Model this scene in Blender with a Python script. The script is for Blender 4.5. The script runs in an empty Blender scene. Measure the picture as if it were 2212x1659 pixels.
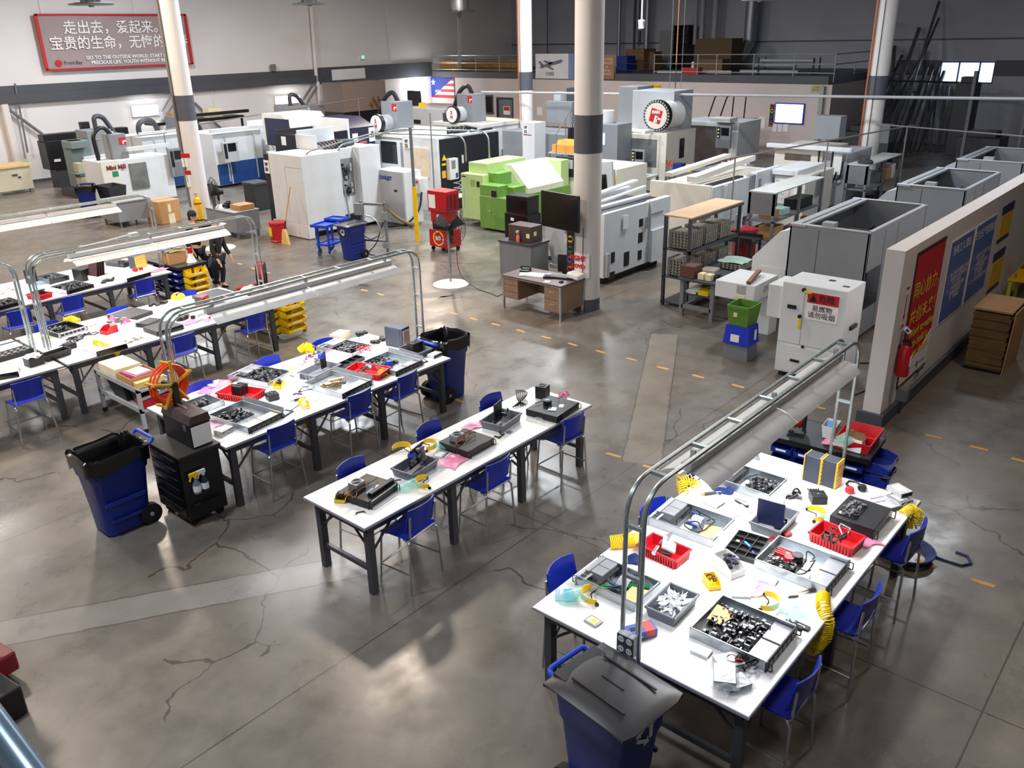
import bpy, bmesh, math, random
from math import sin, cos, pi, radians as rad, atan2, hypot
from mathutils import Matrix, Vector
S = bpy.context.scene
COL = S.collection
rnd = random.Random(7)
MT, MR, RU, RR = Matrix.Translation, Matrix.Rotation, rnd.uniform, rnd.random
# ---------------------------------------------------------------- camera
cd = bpy.data.cameras.new('camera')
cam = bpy.data.objects.new('camera', cd)
COL.objects.link(cam)
cd.sensor_fit = 'HORIZONTAL'
cd.sensor_width = 36.0
cd.lens = 36.0 * 1830.99 / 2212.0
cd.clip_start = 0.05
cd.clip_end = 200
cam.matrix_world = Matrix(((0.652084,0.302417,-0.695220,0.000000),(-0.757836,0.233768,-0.609128,0.000000),(-0.021690,0.924065,0.381618,5.350000),(0.000000,0.000000,0.000000,1.000000)))
S.camera = cam
# ---------------------------------------------------------------- view, world
vs = S.view_settings
vs.view_transform = 'Standard'
vs.look = 'None'
vs.exposure = 0.0
vs.gamma = 1.0
vs.use_curve_mapping = False
W = bpy.data.worlds.new('world')
S.world = W
W.use_nodes = True
W.node_tree.nodes['Background'].inputs[0].default_value = (0.55,0.62,0.72,1)
W.node_tree.nodes['Background'].inputs[1].default_value = 0.3
# ---------------------------------------------------------------- room lamps (high bay lights under the roof, out of the frame)
def area(name, loc, size, power, col=(1,.95,.88), size_y=None, rot=(0,0,0), spread=None):
 l = bpy.data.lights.new(name, 'AREA')
 l.energy = power
 l.color = col
 l.size = size
 if size_y:
  l.shape = 'RECTANGLE'
  l.size_y = size_y
 if spread:
  l.spread = spread
 o = bpy.data.objects.new(name, l)
 o.location = loc
 o.rotation_euler = rot
 COL.objects.link(o)
 return o
WARM = (1.0,.84,.68)
COOL = (.90,.95,1.0)
for i, (x, y, p, c) in enumerate([
  (2.5,16,950, WARM),(1.0,8.0,700, COOL),(10.5,13.0,900, WARM),(10,24,1000, WARM),
  (19,16,1300, COOL),(18,23.5,1500, COOL),(19,9.0,900, COOL),(27,20,1200, COOL),
  (27,28.5,1200, WARM),(17,32.0,1500, COOL),(7,33.0,1500, WARM),(1,1.5,330, COOL),
  (12,.5,260, WARM),(23,4.5,380, COOL)]):
 area('high_bay_light', (x, y, 8.6),1.0, p * (.56 if y > 30 else .64), c)
# ---------------------------------------------------------------- materials
def lin(c):
 return tuple((v / 255 / 12.92) if v <= 10 else ((v / 255 + .055) / 1.055) ** 2.4 for v in c)
MATS = {}
def M(name, rgb, rough=.5, metal=0.0, var=.06, scale=6.0, emit=0.0, alpha=1.0, coat=0.0, trans=0.0):
 """a procedural material: base colour broken up by noise, roughness too"""
 if name in MATS:
  return MATS[name]
 m = bpy.data.materials.new(name)
 m.use_nodes = True
 nt = m.node_tree
 b = nt.nodes['Principled BSDF']
 c = lin(rgb)
 tc = nt.nodes.new('ShaderNodeTexCoord')
 nz = nt.nodes.new('ShaderNodeTexNoise')
 nz.inputs['Scale'].default_value = scale
 nz.inputs['Detail'].default_value = 4
 nt.links.new(tc.outputs['Object'], nz.inputs['Vector'])
 rp = nt.nodes.new('ShaderNodeValToRGB')
 rp.color_ramp.elements[0].position = .3
 rp.color_ramp.elements[1].position = .7
 rp.color_ramp.elements[0].color = tuple(max(0, v * (1 - var)) for v in c) + (1,)
 rp.color_ramp.elements[1].color = tuple(min(1, v * (1 + var)) for v in c) + (1,)
 nt.links.new(nz.outputs['Fac'], rp.inputs['Fac'])
 nt.links.new(rp.outputs['Color'], b.inputs['Base Color'])
 b.inputs['Roughness'].default_value = rough
 b.inputs['Metallic'].default_value = metal
 b.inputs['Coat Weight'].default_value = coat
 if trans:
  b.inputs['Transmission Weight'].default_value = trans
 if alpha < 1:
  b.inputs['Alpha'].default_value = alpha
 if emit:
  b.inputs['Emission Color'].default_value = c + (1,)
  b.inputs['Emission Strength'].default_value = emit
 MATS[name] = m
 return m
white_top = M('white_laminate', (240,240,240),.35, var=.02)
top_edge = M('tabletop_edge', (150,150,158),.5)
steel_dark = M('dark_grey_steel', (66,68,74),.45,.2)
steel_mid = M('grey_painted_steel', (112,115,120),.45)
steel_lt = M('light_grey_steel', (165,168,172),.4)
galv = M('galvanised_pipe', (168,178,180),.35,.75, var=.12, scale=20)
pipe_grey = M('pipe_grey', (140,135,130),.4,.4)
copper = M('copper_pipe', (190,120,90),.4,.5)
chrome = M('chrome_tube', (190,192,198),.25,.9)
blue_seat = M('blue_moulded_plastic', (14,36,150),.38, var=.05)
blue_bin = M('blue_bin_plastic', (16,40,130),.45)
black_pl = M('black_plastic', (20,20,23),.45, var=.2)
black_gloss = M('black_liner_film', (12,12,14),.22, var=.3)
black_met = M('black_painted_metal', (24,24,27),.42,.2)
rubber = M('black_rubber', (14,14,14),.7)
server_blk = M('server_black_steel', (34,34,38),.45,.3)
zinc = M('zinc_plated_steel', (176,184,190),.32,.8, var=.10, scale=9)
alu = M('brushed_aluminium', (188,190,194),.35,.7)
grey_box = M('grey_drive_metal', (150,152,158),.4,.3)
red_pl = M('red_plastic', (196,20,34),.4)
grey_pl = M('grey_plastic', (110,113,122),.45)
yel_pl = M('yellow_plastic', (242,200,10),.4)
yel_hose = M('yellow_hose', (250,214,6),.35)
white_pl = M('white_plastic', (226,226,226),.4)
pink_film = M('pink_antistatic_film', (246,150,190),.3, alpha=.8, var=.15, scale=30)
clear_film = M('clear_film', (225,232,236),.15, alpha=.35)
visor = M('visor_film', (150,226,214),.12, alpha=.5)
pcb_dark = M('circuit_board_dark', (22,28,30),.4, var=.3, scale=40)
pcb_green = M('circuit_board_green', (14,110,60),.4, var=.2, scale=40)
pcb_blue = M('circuit_board_blue', (20,30,66),.4, var=.3, scale=40)
chip_mix = M('component_grey', (120,122,126),.4,.3, var=.5, scale=60)
chip_blk = M('component_black', (28,28,30),.4, var=.3, scale=60)
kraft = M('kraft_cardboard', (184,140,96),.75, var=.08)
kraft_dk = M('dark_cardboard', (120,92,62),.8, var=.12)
tan = M('tan_card', (224,178,120),.7)
cream = M('cream_paper', (226,212,178),.8)
paper = M('white_paper', (236,236,236),.7, var=.02)
cnc_white = M('machine_white_paint', (214,218,222),.4, var=.05, scale=2)
cnc_cream = M('machine_cream_paint', (220,216,206),.42, var=.06, scale=2)
cnc_grey = M('machine_grey_paint', (132,136,142),.42, var=.06, scale=2)
cnc_lgrey = M('machine_pale_grey_paint', (176,180,186),.42, var=.05, scale=2)
cnc_blk = M('machine_black_paint', (26,28,38),.4, var=.1)
cnc_blue = M('machine_blue_panel', (24,66,128),.4)
navy_pl = M('navy_panel', (34,38,66),.4)
glass_dk = M('dark_window', (42,46,48),.12, var=.2, scale=3)
glass_gr = M('grey_window', (112,114,114),.2, var=.25, scale=2)
screen_off = M('dark_screen', (14,15,20),.15)
screen_on = M('lit_screen', (225,238,255),.4, emit=2.6)
screen_frame = M('blue_screen_frame', (40,60,200),.4)
glow = M('lit_lamp_diffuser', (255,255,255),.4, emit=9)
tube_glow = M('lit_tube', (255,255,255),.4, emit=6)
green_lt = M('pale_green_paint', (188,214,146),.42, var=.06)
green_md = M('green_paint', (112,158,72),.42, var=.08)
lime = M('lime_bin_plastic', (84,130,40),.45)
brown_box = M('brown_painted_metal', (72,54,50),.5)
desk_top = M('brown_laminate', (98,76,72),.4)
desk_tan = M('tan_painted_steel', (140,112,90),.5)
orange_h = M('orange_hose', (255,88,16),.4)
amber = M('amber_plastic', (216,160,24),.4)
wood = M('wood_plank', (178,128,78),.6, var=.15, scale=14)
wood_dk = M('dark_wood', (118,72,48),.6, var=.2, scale=14)
straw = M('broom_straw', (222,184,110),.8, var=.15, scale=50)
red_paint = M('red_paint', (180,18,28),.4)
red_ink = M('red_print', (190,24,34),.6)
gold_ink = M('gold_print', (250,206,70),.6)
white_ink = M('white_print', (240,236,236),.6)
black_ink = M('black_print', (20,20,24),.6)
blue_ink = M('blue_print', (40,60,150),.6)
yel_ink = M('yellow_print', (240,206,20),.6)
blue_cloth = M('navy_cloth', (26,50,110),.9)
teal_cloth = M('pale_teal_film', (178,214,206),.6, var=.1)
skin = M('skin', (205,160,132),.6)
hair_blond = M('blond_hair', (176,140,88),.6, var=.3, scale=30)
hair_dark = M('dark_hair', (26,22,22),.6)
cloth_blk = M('black_cloth', (18,18,20),.9)
cloth_dk = M('dark_jacket_cloth', (34,34,38),.9)
cloth_jean = M('dark_denim', (28,34,54),.9)
cloth_plaid = M('grey_checked_cloth', (84,88,100),.9, var=.5, scale=50)
cable = M('black_cable', (16,16,18),.5)
ribbon = M('grey_ribbon_cable', (150,152,160),.5, var=.2, scale=40)
hose_blue = M('blue_hose', (36,60,120),.5)
egg = M('grey_moulded_pulp', (150,146,136),.8, var=.15, scale=12)
col_white = M('column_white_paint', (224,220,218),.5, var=.03, scale=2)
col_grey = M('column_grey_band', (84,86,96),.5)
mez_wall = M('mezzanine_wall_paint', (205,192,188),.6, var=.03, scale=1)
banner_grey = M('grey_banner_cloth', (158,142,142),.7, var=.05, scale=1.5)
banner_red = M('red_banner_vinyl', (196,22,36),.5, var=.06, scale=2)
poster_blue = M('blue_poster', (84,110,178),.5)
navy_ink = M('navy_print', (44,44,112),.6)
# ---------------------------------------------------------------- mesh builder
class MB:
 def __init__(s, mtx=None):
  s.v, s.f, s.m = [], [], mtx
 def _add(s, vs, fs):
  n = len(s.v)
  s.v += [(s.m @ Vector(p)) if s.m else Vector(p) for p in vs]
  s.f += [tuple(n + i for i in f) for f in fs]
  return s
 def box(s, x0, x1, y0, y1, z0, z1):
  return s._add([(x0, y0, z0),(x1, y0, z0),(x1, y1, z0),(x0, y1, z0),(x0, y0, z1),(x1, y0, z1),(x1, y1, z1),(x0, y1, z1)],
                      [(0,3,2,1),(4,5,6,7),(0,1,5,4),(1,2,6,5),(2,3,7,6),(3,0,4,7)])
 def cb(s, c, d, rz=0.0, rx=0.0, ry=0.0):
  old = s.m
  k = MT(c) @ MR(rz, 4, 'Z') @ MR(ry, 4, 'Y') @ MR(rx, 4, 'X')
  s.m = (old @ k) if old else k
  s.box(-d[0] / 2, d[0] / 2,-d[1] / 2, d[1] / 2,-d[2] / 2, d[2] / 2)
  s.m = old
  return s
 def cyl(s, a, b, r, r2=None, n=12, cap=True):
  a, b = Vector(a), Vector(b)
  r2 = r if r2 is None else r2
  d = (b - a).normalized()
  u = d.orthogonal().normalized()
  w = d.cross(u)
  vs = [a + (u * cos(2 * pi * i / n) + w * sin(2 * pi * i / n)) * r for i in range(n)]
  vs += [b + (u * cos(2 * pi * i / n) + w * sin(2 * pi * i / n)) * r2 for i in range(n)]
  fs = [(i, (i + 1) % n, n + (i + 1) % n, n + i) for i in range(n)]
  if cap:
   fs += [tuple(range(n - 1,-1,-1)), tuple(range(n, 2 * n))]
  return s._add(vs, fs)
 def tube(s, pts, r, n=8, closed=False, cap=True):
  P = [Vector(p) for p in pts]
  k = len(P)
  vs, prev = [], None
  for i, p in enumerate(P):
   if closed:
    d = P[(i + 1) % k] - P[i - 1]
   else:
    d = P[min(i + 1, k - 1)] - P[max(i - 1,0)]
   d.normalize()
   if prev is None:
    u = d.orthogonal().normalized()
   else:
    u = prev - d * prev.dot(d)
    u = u.normalized() if u.length > 1e-6 else d.orthogonal().normalized()
   prev = u
   w = d.cross(u)
   vs += [p + (u * cos(2 * pi * j / n) + w * sin(2 * pi * j / n)) * r for j in range(n)]
  fs = []
  for i in range(k if closed else k - 1):
   a, b = i * n, ((i + 1) % k) * n
   fs += [(a + j, a + (j + 1) % n, b + (j + 1) % n, b + j) for j in range(n)]
  if cap and not closed:
   fs += [tuple(range(n - 1,-1,-1)), tuple((k - 1) * n + j for j in range(n))]
  return s._add(vs, fs)
 def lathe(s, prof, c=(0,0,0), n=20):
  vs, fs = [], []
  for r, z in prof:
   vs += [(c[0] + r * cos(2 * pi * j / n), c[1] + r * sin(2 * pi * j / n), c[2] + z) for j in range(n)]
  for i in range(len(prof) - 1):
   a, b = i * n, (i + 1) * n
   fs += [(a + j, a + (j + 1) % n, b + (j + 1) % n, b + j) for j in range(n)]
  return s._add(vs, fs)
 def prism(s, poly, a, b, ax='z'):
  k = len(poly)
  g = {'z': lambda p, t: (p[0], p[1], t), 'y': lambda p, t: (p[0], t, p[1]), 'x': lambda p, t: (t, p[0], p[1])}[ax]
  vs = [g(p, a) for p in poly] + [g(p, b) for p in poly]
  fs = [(i, (i + 1) % k, k + (i + 1) % k, k + i) for i in range(k)] + [tuple(range(k - 1,-1,-1)), tuple(range(k, 2 * k))]
  return s._add(vs, fs)
 def grid(s, fn, nu, nv, t=0.0):
  """surface fn(u,v) -> point, u,v in 0..1; thickness t along -normal"""
  P = [[Vector(fn(i / nu, j / nv)) for j in range(nv + 1)] for i in range(nu + 1)]
  vs = [p for r in P for p in r]
  q = nv + 1
  fs = [(i * q + j, (i + 1) * q + j, (i + 1) * q + j + 1, i * q + j + 1) for i in range(nu) for j in range(nv)]
  if t:
   lo = []
   for i in range(nu + 1):
    for j in range(nv + 1):
     du = P[min(i + 1, nu)][j] - P[max(i - 1,0)][j]
     dv = P[i][min(j + 1, nv)] - P[i][max(j - 1,0)]
     lo.append(P[i][j] - du.cross(dv).normalized() * t)
   n = len(vs)
   vs += lo
   fs += [tuple(n + k for k in reversed(f)) for f in fs[:]]
   ring = [i * q for i in range(nu + 1)] + [nu * q + j for j in range(1, q)] + [i * q + nv for i in range(nu - 1,-1,-1)] + [j for j in range(nv - 1,0,-1)]
   for a, b in zip(ring, ring[1:] + ring[:1]):
    fs.append((a, n + a, n + b, b))
  return s._add(vs, fs)
 def tray(s, L, Wd, H, t=.012, taper=0.0, z0=0.0):
  """open box centred on the origin, wider at the rim by taper"""
  a, b = L / 2, Wd / 2
  k = taper
  vs = []
  for (x, y, z) in [(a - k, b - k, z0),(a, b, z0 + H),(a - t, b - t, z0 + H),(a - k - t, b - k - t, z0 + t)]:
   vs += [(x, y, z),(-x, y, z),(-x, -y, z),(x, -y, z)]
  fs = [(3,2,1,0),(12,13,14,15)]
  for r in range(3):
   for i in range(4):
    j = (i + 1) % 4
    fs.append((r * 4 + i, r * 4 + j, (r + 1) * 4 + j, (r + 1) * 4 + i))
  return s._add(vs, fs)
 def helix(s, path, R, r, turns, n=5, per=10):
  P = [Vector(p) for p in path]
  seg = [0.0]
  for a, b in zip(P, P[1:]):
   seg.append(seg[-1] + (b - a).length)
  def at(t):
   d = t * seg[-1]
   for i in range(len(P) - 1):
    if d <= seg[i + 1] or i == len(P) - 2:
     k = (d - seg[i]) / max(1e-9, seg[i + 1] - seg[i])
     return P[i].lerp(P[i + 1], k)
  N = int(turns * per)
  pts, prev = [], None
  for i in range(N + 1):
   t = i / N
   c = at(t)
   d = at(min(1, t + .04)) - at(max(0, t - .04))
   d.normalize()
   u = d.orthogonal().normalized() if prev is None else (prev - d * prev.dot(d)).normalized()
   prev = u
   w = d.cross(u)
   a = 2 * pi * i / per
   pts.append(c + (u * cos(a) + w * sin(a)) * R)
  return s.tube(pts, r, n)
 def obj(s, name, mat, parent=None, smooth=True, bevel=0.0):
  me = bpy.data.meshes.new(name)
  me.from_pydata(s.v, [], s.f)
  bm = bmesh.new()
  bm.from_mesh(me)
  bmesh.ops.recalc_face_normals(bm, faces=bm.faces)
  bm.to_mesh(me)
  bm.free()
  me.materials.append(mat)
  if smooth and me.polygons:
   me.polygons.foreach_set('use_smooth', [True] * len(me.polygons))
   me.set_sharp_from_angle(angle=rad(38))
  o = bpy.data.objects.new(name, me)
  COL.objects.link(o)
  if parent is not None:
   o.parent = parent
  if bevel:
   b = o.modifiers.new('bevel', 'BEVEL')
   b.width = bevel
   b.segments = 2
   b.limit_method = 'ANGLE'
  return o
def thing(name, label, cat, loc=(0,0,0), rz=0.0, group=None):
 o = bpy.data.objects.new(name, None)
 COL.objects.link(o)
 o.empty_display_size = .1
 o.location = loc
 o.rotation_euler = (0,0, rz)
 return tag(o, label, cat, group)
def tag(o, label, cat, group=None, kind=None, loc=None, rz=None):
 o['label'] = label
 o['category'] = cat
 if group:
  o['group'] = group
 if kind:
  o['kind'] = kind
 if loc is not None:
  o.location = loc
 if rz is not None:
  o.rotation_euler = (0,0, rz)
 return o
def struct(o):
 o['kind'] = 'structure'
 return o
def dup(o, label=None, loc=None, rz=None, parent=None):
 c = o.copy()
 COL.objects.link(c)
 if parent is not None:
  c.parent = parent
 for ch in list(o.children):
  dup(ch, parent=c)
 if label:
  c['label'] = label
 if loc is not None:
  c.location = loc
 if rz is not None:
  c.rotation_euler = (0,0, rz)
 return c
FACE = {'-x': ((0,-1,0),(0,0,1),(-1,0,0)), '-y': ((1,0,0),(0,0,1),(0,-1,0)), 'z': ((0,-1,0),(1,0,0),(0,0,1)),
  'zy': ((1,0,0),(0,1,0),(0,0,1)), 'zb': ((-1,0,0),(0,-1,0),(0,0,1)), '+y': ((-1,0,0),(0,0,1),(0,1,0))}
def text(body, size, loc, face, mat, parent=None, name='lettering', bold=0.0, sx=1.0, align='CENTER', shear=0.0):
 """flat lettering as a mesh, lying on the named face; loc is its middle baseline"""
 c = bpy.data.curves.new('txt', 'FONT')
 c.body = body
 c.size = size
 c.align_x = align
 c.align_y = 'CENTER'
 c.offset = bold if body.isascii() else bold * .25
 c.shear = shear
 c.resolution_u = 2
 o = bpy.data.objects.new('txt', c)
 COL.objects.link(o)
 me = bpy.data.meshes.new_from_object(o.evaluated_get(bpy.context.evaluated_depsgraph_get()))
 bpy.data.objects.remove(o)
 a, b, n = (Vector(k) for k in FACE[face])
 k = Matrix((a * sx, b, n)).transposed().to_4x4()
 k.translation = Vector(loc) + n * .003
 me.transform(k)
 me.materials.clear()
 me.materials.append(mat)
 t = bpy.data.objects.new(name, me)
 COL.objects.link(t)
 if parent is not None:
  t.parent = parent
 return t
def arc_pts(corners, r, n=6):
 """polyline with rounded corners"""
 P = [Vector(p) for p in corners]
 out = [P[0]]
 for a, b, c in zip(P, P[1:], P[2:]):
  d1, d2 = (a - b),(c - b)
  k = min(r, d1.length * .49, d2.length * .49)
  p, q = b + d1.normalized() * k, b + d2.normalized() * k
  for i in range(n + 1):
   t = i / n
   out.append(p * (1 - t) ** 2 + b * 2 * t * (1 - t) + q * t * t)
 out.append(P[-1])
 return out
# ================================================================ the setting
YL, XB, XW, YR, XF, ZC = 39.0,37.8,45.3,-16.0,-7.0,9.4
YM0 = 14.5
def concrete():
 m = bpy.data.materials.new('polished_concrete')
 m.use_nodes = True
 nt = m.node_tree
 N, Lk = nt.nodes, nt.links
 b = N['Principled BSDF']
 tc = N.new('ShaderNodeTexCoord')
 def noise(scale, detail=5, rough=.6, dist=0.0):
  n = N.new('ShaderNodeTexNoise')
  n.inputs['Scale'].default_value = scale
  n.inputs['Detail'].default_value = detail
  n.inputs['Roughness'].default_value = rough
  n.inputs['Distortion'].default_value = dist
  Lk.new(tc.outputs['Object'], n.inputs['Vector'])
  return n.outputs['Fac']
 def math_(op, a, b_=None, c=None):
  n = N.new('ShaderNodeMath')
  n.operation = op
  for i, v in enumerate((a, b_, c)):
   if v is None:
    continue
   if isinstance(v, (int, float)):
    n.inputs[i].default_value = v
   else:
    Lk.new(v, n.inputs[i])
  return n.outputs[0]
 def ramp(fac, stops):
  r = N.new('ShaderNodeValToRGB')
  e = r.color_ramp.elements
  while len(e) < len(stops):
   e.new(.5)
  for k, (p, c) in zip(e, stops):
   k.position = p
   k.color = c
  Lk.new(fac, r.inputs['Fac'])
  return r.outputs['Color']
 def mix(fac, a, b_, mode='MIX'):
  n = N.new('ShaderNodeMix')
  n.data_type = 'RGBA'
  n.blend_type = mode
  for i, v in ((0, fac),(6, a),(7, b_)):
   if isinstance(v, (int, float)):
    n.inputs[i].default_value = v
   elif isinstance(v, tuple):
    n.inputs[i].default_value = v
   else:
    Lk.new(v, n.inputs[i])
  return n.outputs[2]
 g = lambda r, gg, bb: lin((r, gg, bb)) + (1,)
 base = ramp(noise(.22,6,.62,.6), [(.3, g(94,90,84)),(.5, g(116,110,103)),(.72, g(132,122,110))])
 fine = ramp(noise(2.3,8,.7,.4), [(.3,(.70,.70,.70,1)),(.6,(1,1,1,1)),(.8,(1.12,1.1,1.06,1))])
 col = mix(1.0, base, fine, 'MULTIPLY')
 blot = ramp(noise(.65,4,.5,1.5), [(.60,(0,0,0,1)),(.74,(1,1,1,1))])
 col = mix(math_('MULTIPLY', blot, .35), col, g(84,80,76))
 # hairline cracks
 nv = N.new('ShaderNodeTexNoise')
 nv.inputs['Scale'].default_value = 1.1
 nv.inputs['Detail'].default_value = 5
 Lk.new(tc.outputs['Object'], nv.inputs['Vector'])
 wob = N.new('ShaderNodeVectorMath')
 wob.operation = 'MULTIPLY_ADD'
 Lk.new(nv.outputs['Color'], wob.inputs[0])
 wob.inputs[1].default_value = (.9,.9,0)
 Lk.new(tc.outputs['Object'], wob.inputs[2])
 vo = N.new('ShaderNodeTexVoronoi')
 vo.feature = 'DISTANCE_TO_EDGE'
 vo.inputs['Scale'].default_value = .42
 Lk.new(wob.outputs[0], vo.inputs['Vector'])
 crack = math_('LESS_THAN', vo.outputs['Distance'], .0035)
 msk = math_('GREATER_THAN', noise(.35,2),.52)
 crack = math_('MULTIPLY', crack, msk)
 sep = N.new('ShaderNodeSeparateXYZ')
 Lk.new(tc.outputs['Object'], sep.inputs[0])
 # sawn joints of the slab
 jy = math_('ABSOLUTE', math_('SUBTRACT', math_('FRACT', math_('DIVIDE', math_('SUBTRACT', sep.outputs['Y'], 10.1 - 2.35),4.7)),.5))
 jx = math_('ABSOLUTE', math_('SUBTRACT', math_('FRACT', math_('DIVIDE', math_('SUBTRACT', sep.outputs['X'], 13.9 - 3.6),7.2)),.5))
 lines = math_('MAXIMUM', math_('LESS_THAN', jy, .0016), math_('LESS_THAN', jx, .001))
 lines = math_('MAXIMUM', lines, crack)
 col = mix(math_('MULTIPLY', lines, .75), col, g(46,43,40))
 # patched trenches: strips of newer, paler concrete
 def strip(p, q, half):
  dx, dy = q[0] - p[0], q[1] - p[1]
  L = hypot(dx, dy)
  nx, ny = -dy / L, dx / L
  d = math_('ADD', math_('MULTIPLY', sep.outputs['X'], nx), math_('ADD', math_('MULTIPLY', sep.outputs['Y'], ny),-(p[0] * nx + p[1] * ny)))
  s = math_('ADD', math_('MULTIPLY', sep.outputs['X'], dx / L), math_('ADD', math_('MULTIPLY', sep.outputs['Y'], dy / L),-(p[0] * dx / L + p[1] * dy / L)))
  inside = math_('LESS_THAN', math_('ABSOLUTE', math_('SUBTRACT', s, L / 2)), L / 2)
  wobble = math_('MULTIPLY', math_('SUBTRACT', noise(5,3),.5),.06)
  dd = math_('ABSOLUTE', math_('ADD', d, wobble))
  body = math_('MULTIPLY', math_('LESS_THAN', dd, half), inside)
  edge = math_('MULTIPLY', math_('LESS_THAN', math_('ABSOLUTE', math_('SUBTRACT', dd, half)),.012), inside)
  return body, edge
 for p, q, h, tone in (((.2,9.3),(4.9,6.4),.22, g(140,138,136)),((8.7,5.35),(13.4,7.85),.26, g(150,140,126)),
                          ((-2,6.5),(2.5,3.6),.5, g(122,120,116))):
  bd, ed = strip(p, q, h)
  col = mix(math_('MULTIPLY', bd, .45), col, tone)
  col = mix(math_('MULTIPLY', ed, .6), col, g(58,55,52))
 Lk.new(col, b.inputs['Base Color'])
 ro = ramp(noise(1.3,6,.65), [(.3,(.20,) * 3 + (1,)),(.7,(.42,) * 3 + (1,))])
 Lk.new(ro, b.inputs['Roughness'])
 bp = N.new('ShaderNodeBump')
 bp.inputs['Strength'].default_value = .12
 bp.inputs['Distance'].default_value = .01
 Lk.new(math_('SUBTRACT', noise(3,6), lines), bp.inputs['Height'])
 Lk.new(bp.outputs[0], b.inputs['Normal'])
 b.inputs['Specular IOR Level'].default_value = .5
 return m
wall_white = M('white_wall_paint', (226,222,222),.6, var=.03, scale=.5)
wall_back_m = M('pale_grey_wall_paint', (170,172,182),.6, var=.05, scale=.6)
stripe_m = M('dark_grey_wall_stripe', (74,76,84),.5, var=.05, scale=2)
ceil_m = M('roof_deck', (120,120,122),.7)
struct(MB().box(XF, XW, YR, YL, -.2,0).obj('floor', concrete(), smooth=False))
struct(MB().box(XF, XW, YR, YL, ZC, ZC + .2).obj('ceiling', ceil_m))
struct(MB().box(XF, XW + .3, YL, YL + .3,0, ZC).obj('wall_left', wall_white))
struct(MB().box(XF, XW, YR - .3, YR, 0, ZC).obj('wall_right', wall_back_m))
struct(MB().box(XF - .3, XF, YR, YL, 0, ZC).obj('wall_front', wall_back_m))
WY0, WY1, WZ0, WZ1 = 10.15,12.5,2.78,3.72      # the bright window in the back wall
wb = MB()
wb.box(XW, XW + .3, YR, WY0,0, ZC).box(XW, XW + .3, WY1, YL, 0, ZC).box(XW, XW + .3, WY0, WY1,0, WZ0).box(XW, XW + .3, WY0, WY1, WZ1, ZC)
struct(wb.obj('wall_back', wall_back_m))
wfr = MB()
for y in (WY0, WY0 + .62, WY0 + 1.5, WY1 - .06):
 wfr.box(XW + .02, XW + .1, y, y + .06, WZ0, WZ1)
wfr.box(XW + .02, XW + .1, WY0, WY1, WZ0, WZ0 + .05).box(XW + .02, XW + .1, WY0, WY1, WZ1 - .05, WZ1)
w1 = struct(wfr.obj('window_1', M('blue_window_frame', (40,60,140),.5)))
MB().box(XW + .12, XW + .14, WY0, WY1, WZ0, WZ1).obj('pane', M('daylit_pane', (214,232,255),.3, emit=2.2), w1)
# stripe along the left wall: a ledge in front of the wall
struct(MB().box(XF, 29.5, YL - .28, YL, 3.20,3.55).box(XF, 29.5, YL - .16, YL, 3.55,3.86).obj('trim_1', stripe_m))
struct(MB().box(29.5, XB, YL - .1, YL, 3.12,3.92).obj('trim_2', stripe_m))
struct(MB().box(XW - .06, XW, YR, WY0,3.12,3.78).box(XW - .06, XW, WY1, YM0,3.12,3.78).obj('trim_3', stripe_m))
struct(MB().box(XW - .05, XW, YR, YL, 4.66,4.72).obj('trim_4', stripe_m))
struct(MB().box(XF, 36.5, YL - .03, YL, 0,.12).obj('baseboard_left', stripe_m))
# posts and braces standing against the left wall
k = 5
for (a, b), r in ((((13.742,3.189),(13.745,0.921)),.16),(((13.786,3.08),(14.959,1.91)),.06),
                  (((21.052,3.19),(20.361,2.426)),.04),(((21.182,2.897),(19.491,1.177)),.05),
                  (((22.036,2.676),(23.366,1.249)),.06),(((29.018,3.173),(28.231,2.414)),.06),
                  (((29.238,3.023),(27.82,1.588)),.06),(((29.269,3.253),(29.258,2.041)),.1),
                  (((14.338,3.947),(14.217,1.24)),.04),(((23.124,3.899),(23.043,2.011)),.03),
                  (((34.574,7.243),(34.678,3.871)),.03),(((29.344,6.853),(29.197,3.164)),.09)):
 dark = r in (.06,.04,.05)
 struct(MB().cyl((a[0], 38.8 if r > .03 else 38.97, a[1]),(b[0], 38.8 if r > .03 else 38.97, b[1]), r, n=8).obj('trim_%d' % k, steel_mid if dark else wall_white))
 k += 1
# ---------------------------------------------------------------- round columns with a dark band
for n, (x, y, lab) in enumerate([(13.88,10.04, 'round white column with grey band holding the black television'),
                                 (13.65,24.6, 'round white column with grey band beside the yellow gas cylinder'),
                                 (29.0,9.75, 'round white column with grey band and rust coloured pipe'),
                                 (28.6,23.9, 'round white column with grey band beside the aircraft banner')]):
 c = thing('support_column', lab, 'column', (x, y, 0))
 c['kind'] = 'structure'
 r = .275
 MB().lathe([(r, 3.89),(r, ZC)], n=32).obj('upper_shaft', col_white, c)
 MB().lathe([(r + .004,3.18),(r + .004,3.89)], n=32).obj('grey_band', col_grey, c)
 MB().lathe([(r, .25),(r, 3.18)], n=32).obj('lower_shaft', col_white, c)
 MB().lathe([(r + .006,0),(r + .006,.25),(r, .25)], n=32).obj('base_band', col_grey, c)
 if n in (1,2):
  MB().cyl((-.2,.27,.6),(-.2,.27, ZC),.035).obj('pipe', copper if n == 2 else pipe_grey, c)
  MB().cyl((-.3,0,1.4),(-.3,0, ZC),.012, n=6).obj('conduit', steel_dark, c)
 if n == 3:
  MB().cyl((-.05,.34,0),(-.05,.34, ZC),.04).obj('pipe', copper, c)
  MB().cyl((-.3,.05,2.0),(-.3,.05, ZC),.012, n=6).obj('conduit', steel_dark, c)
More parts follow.
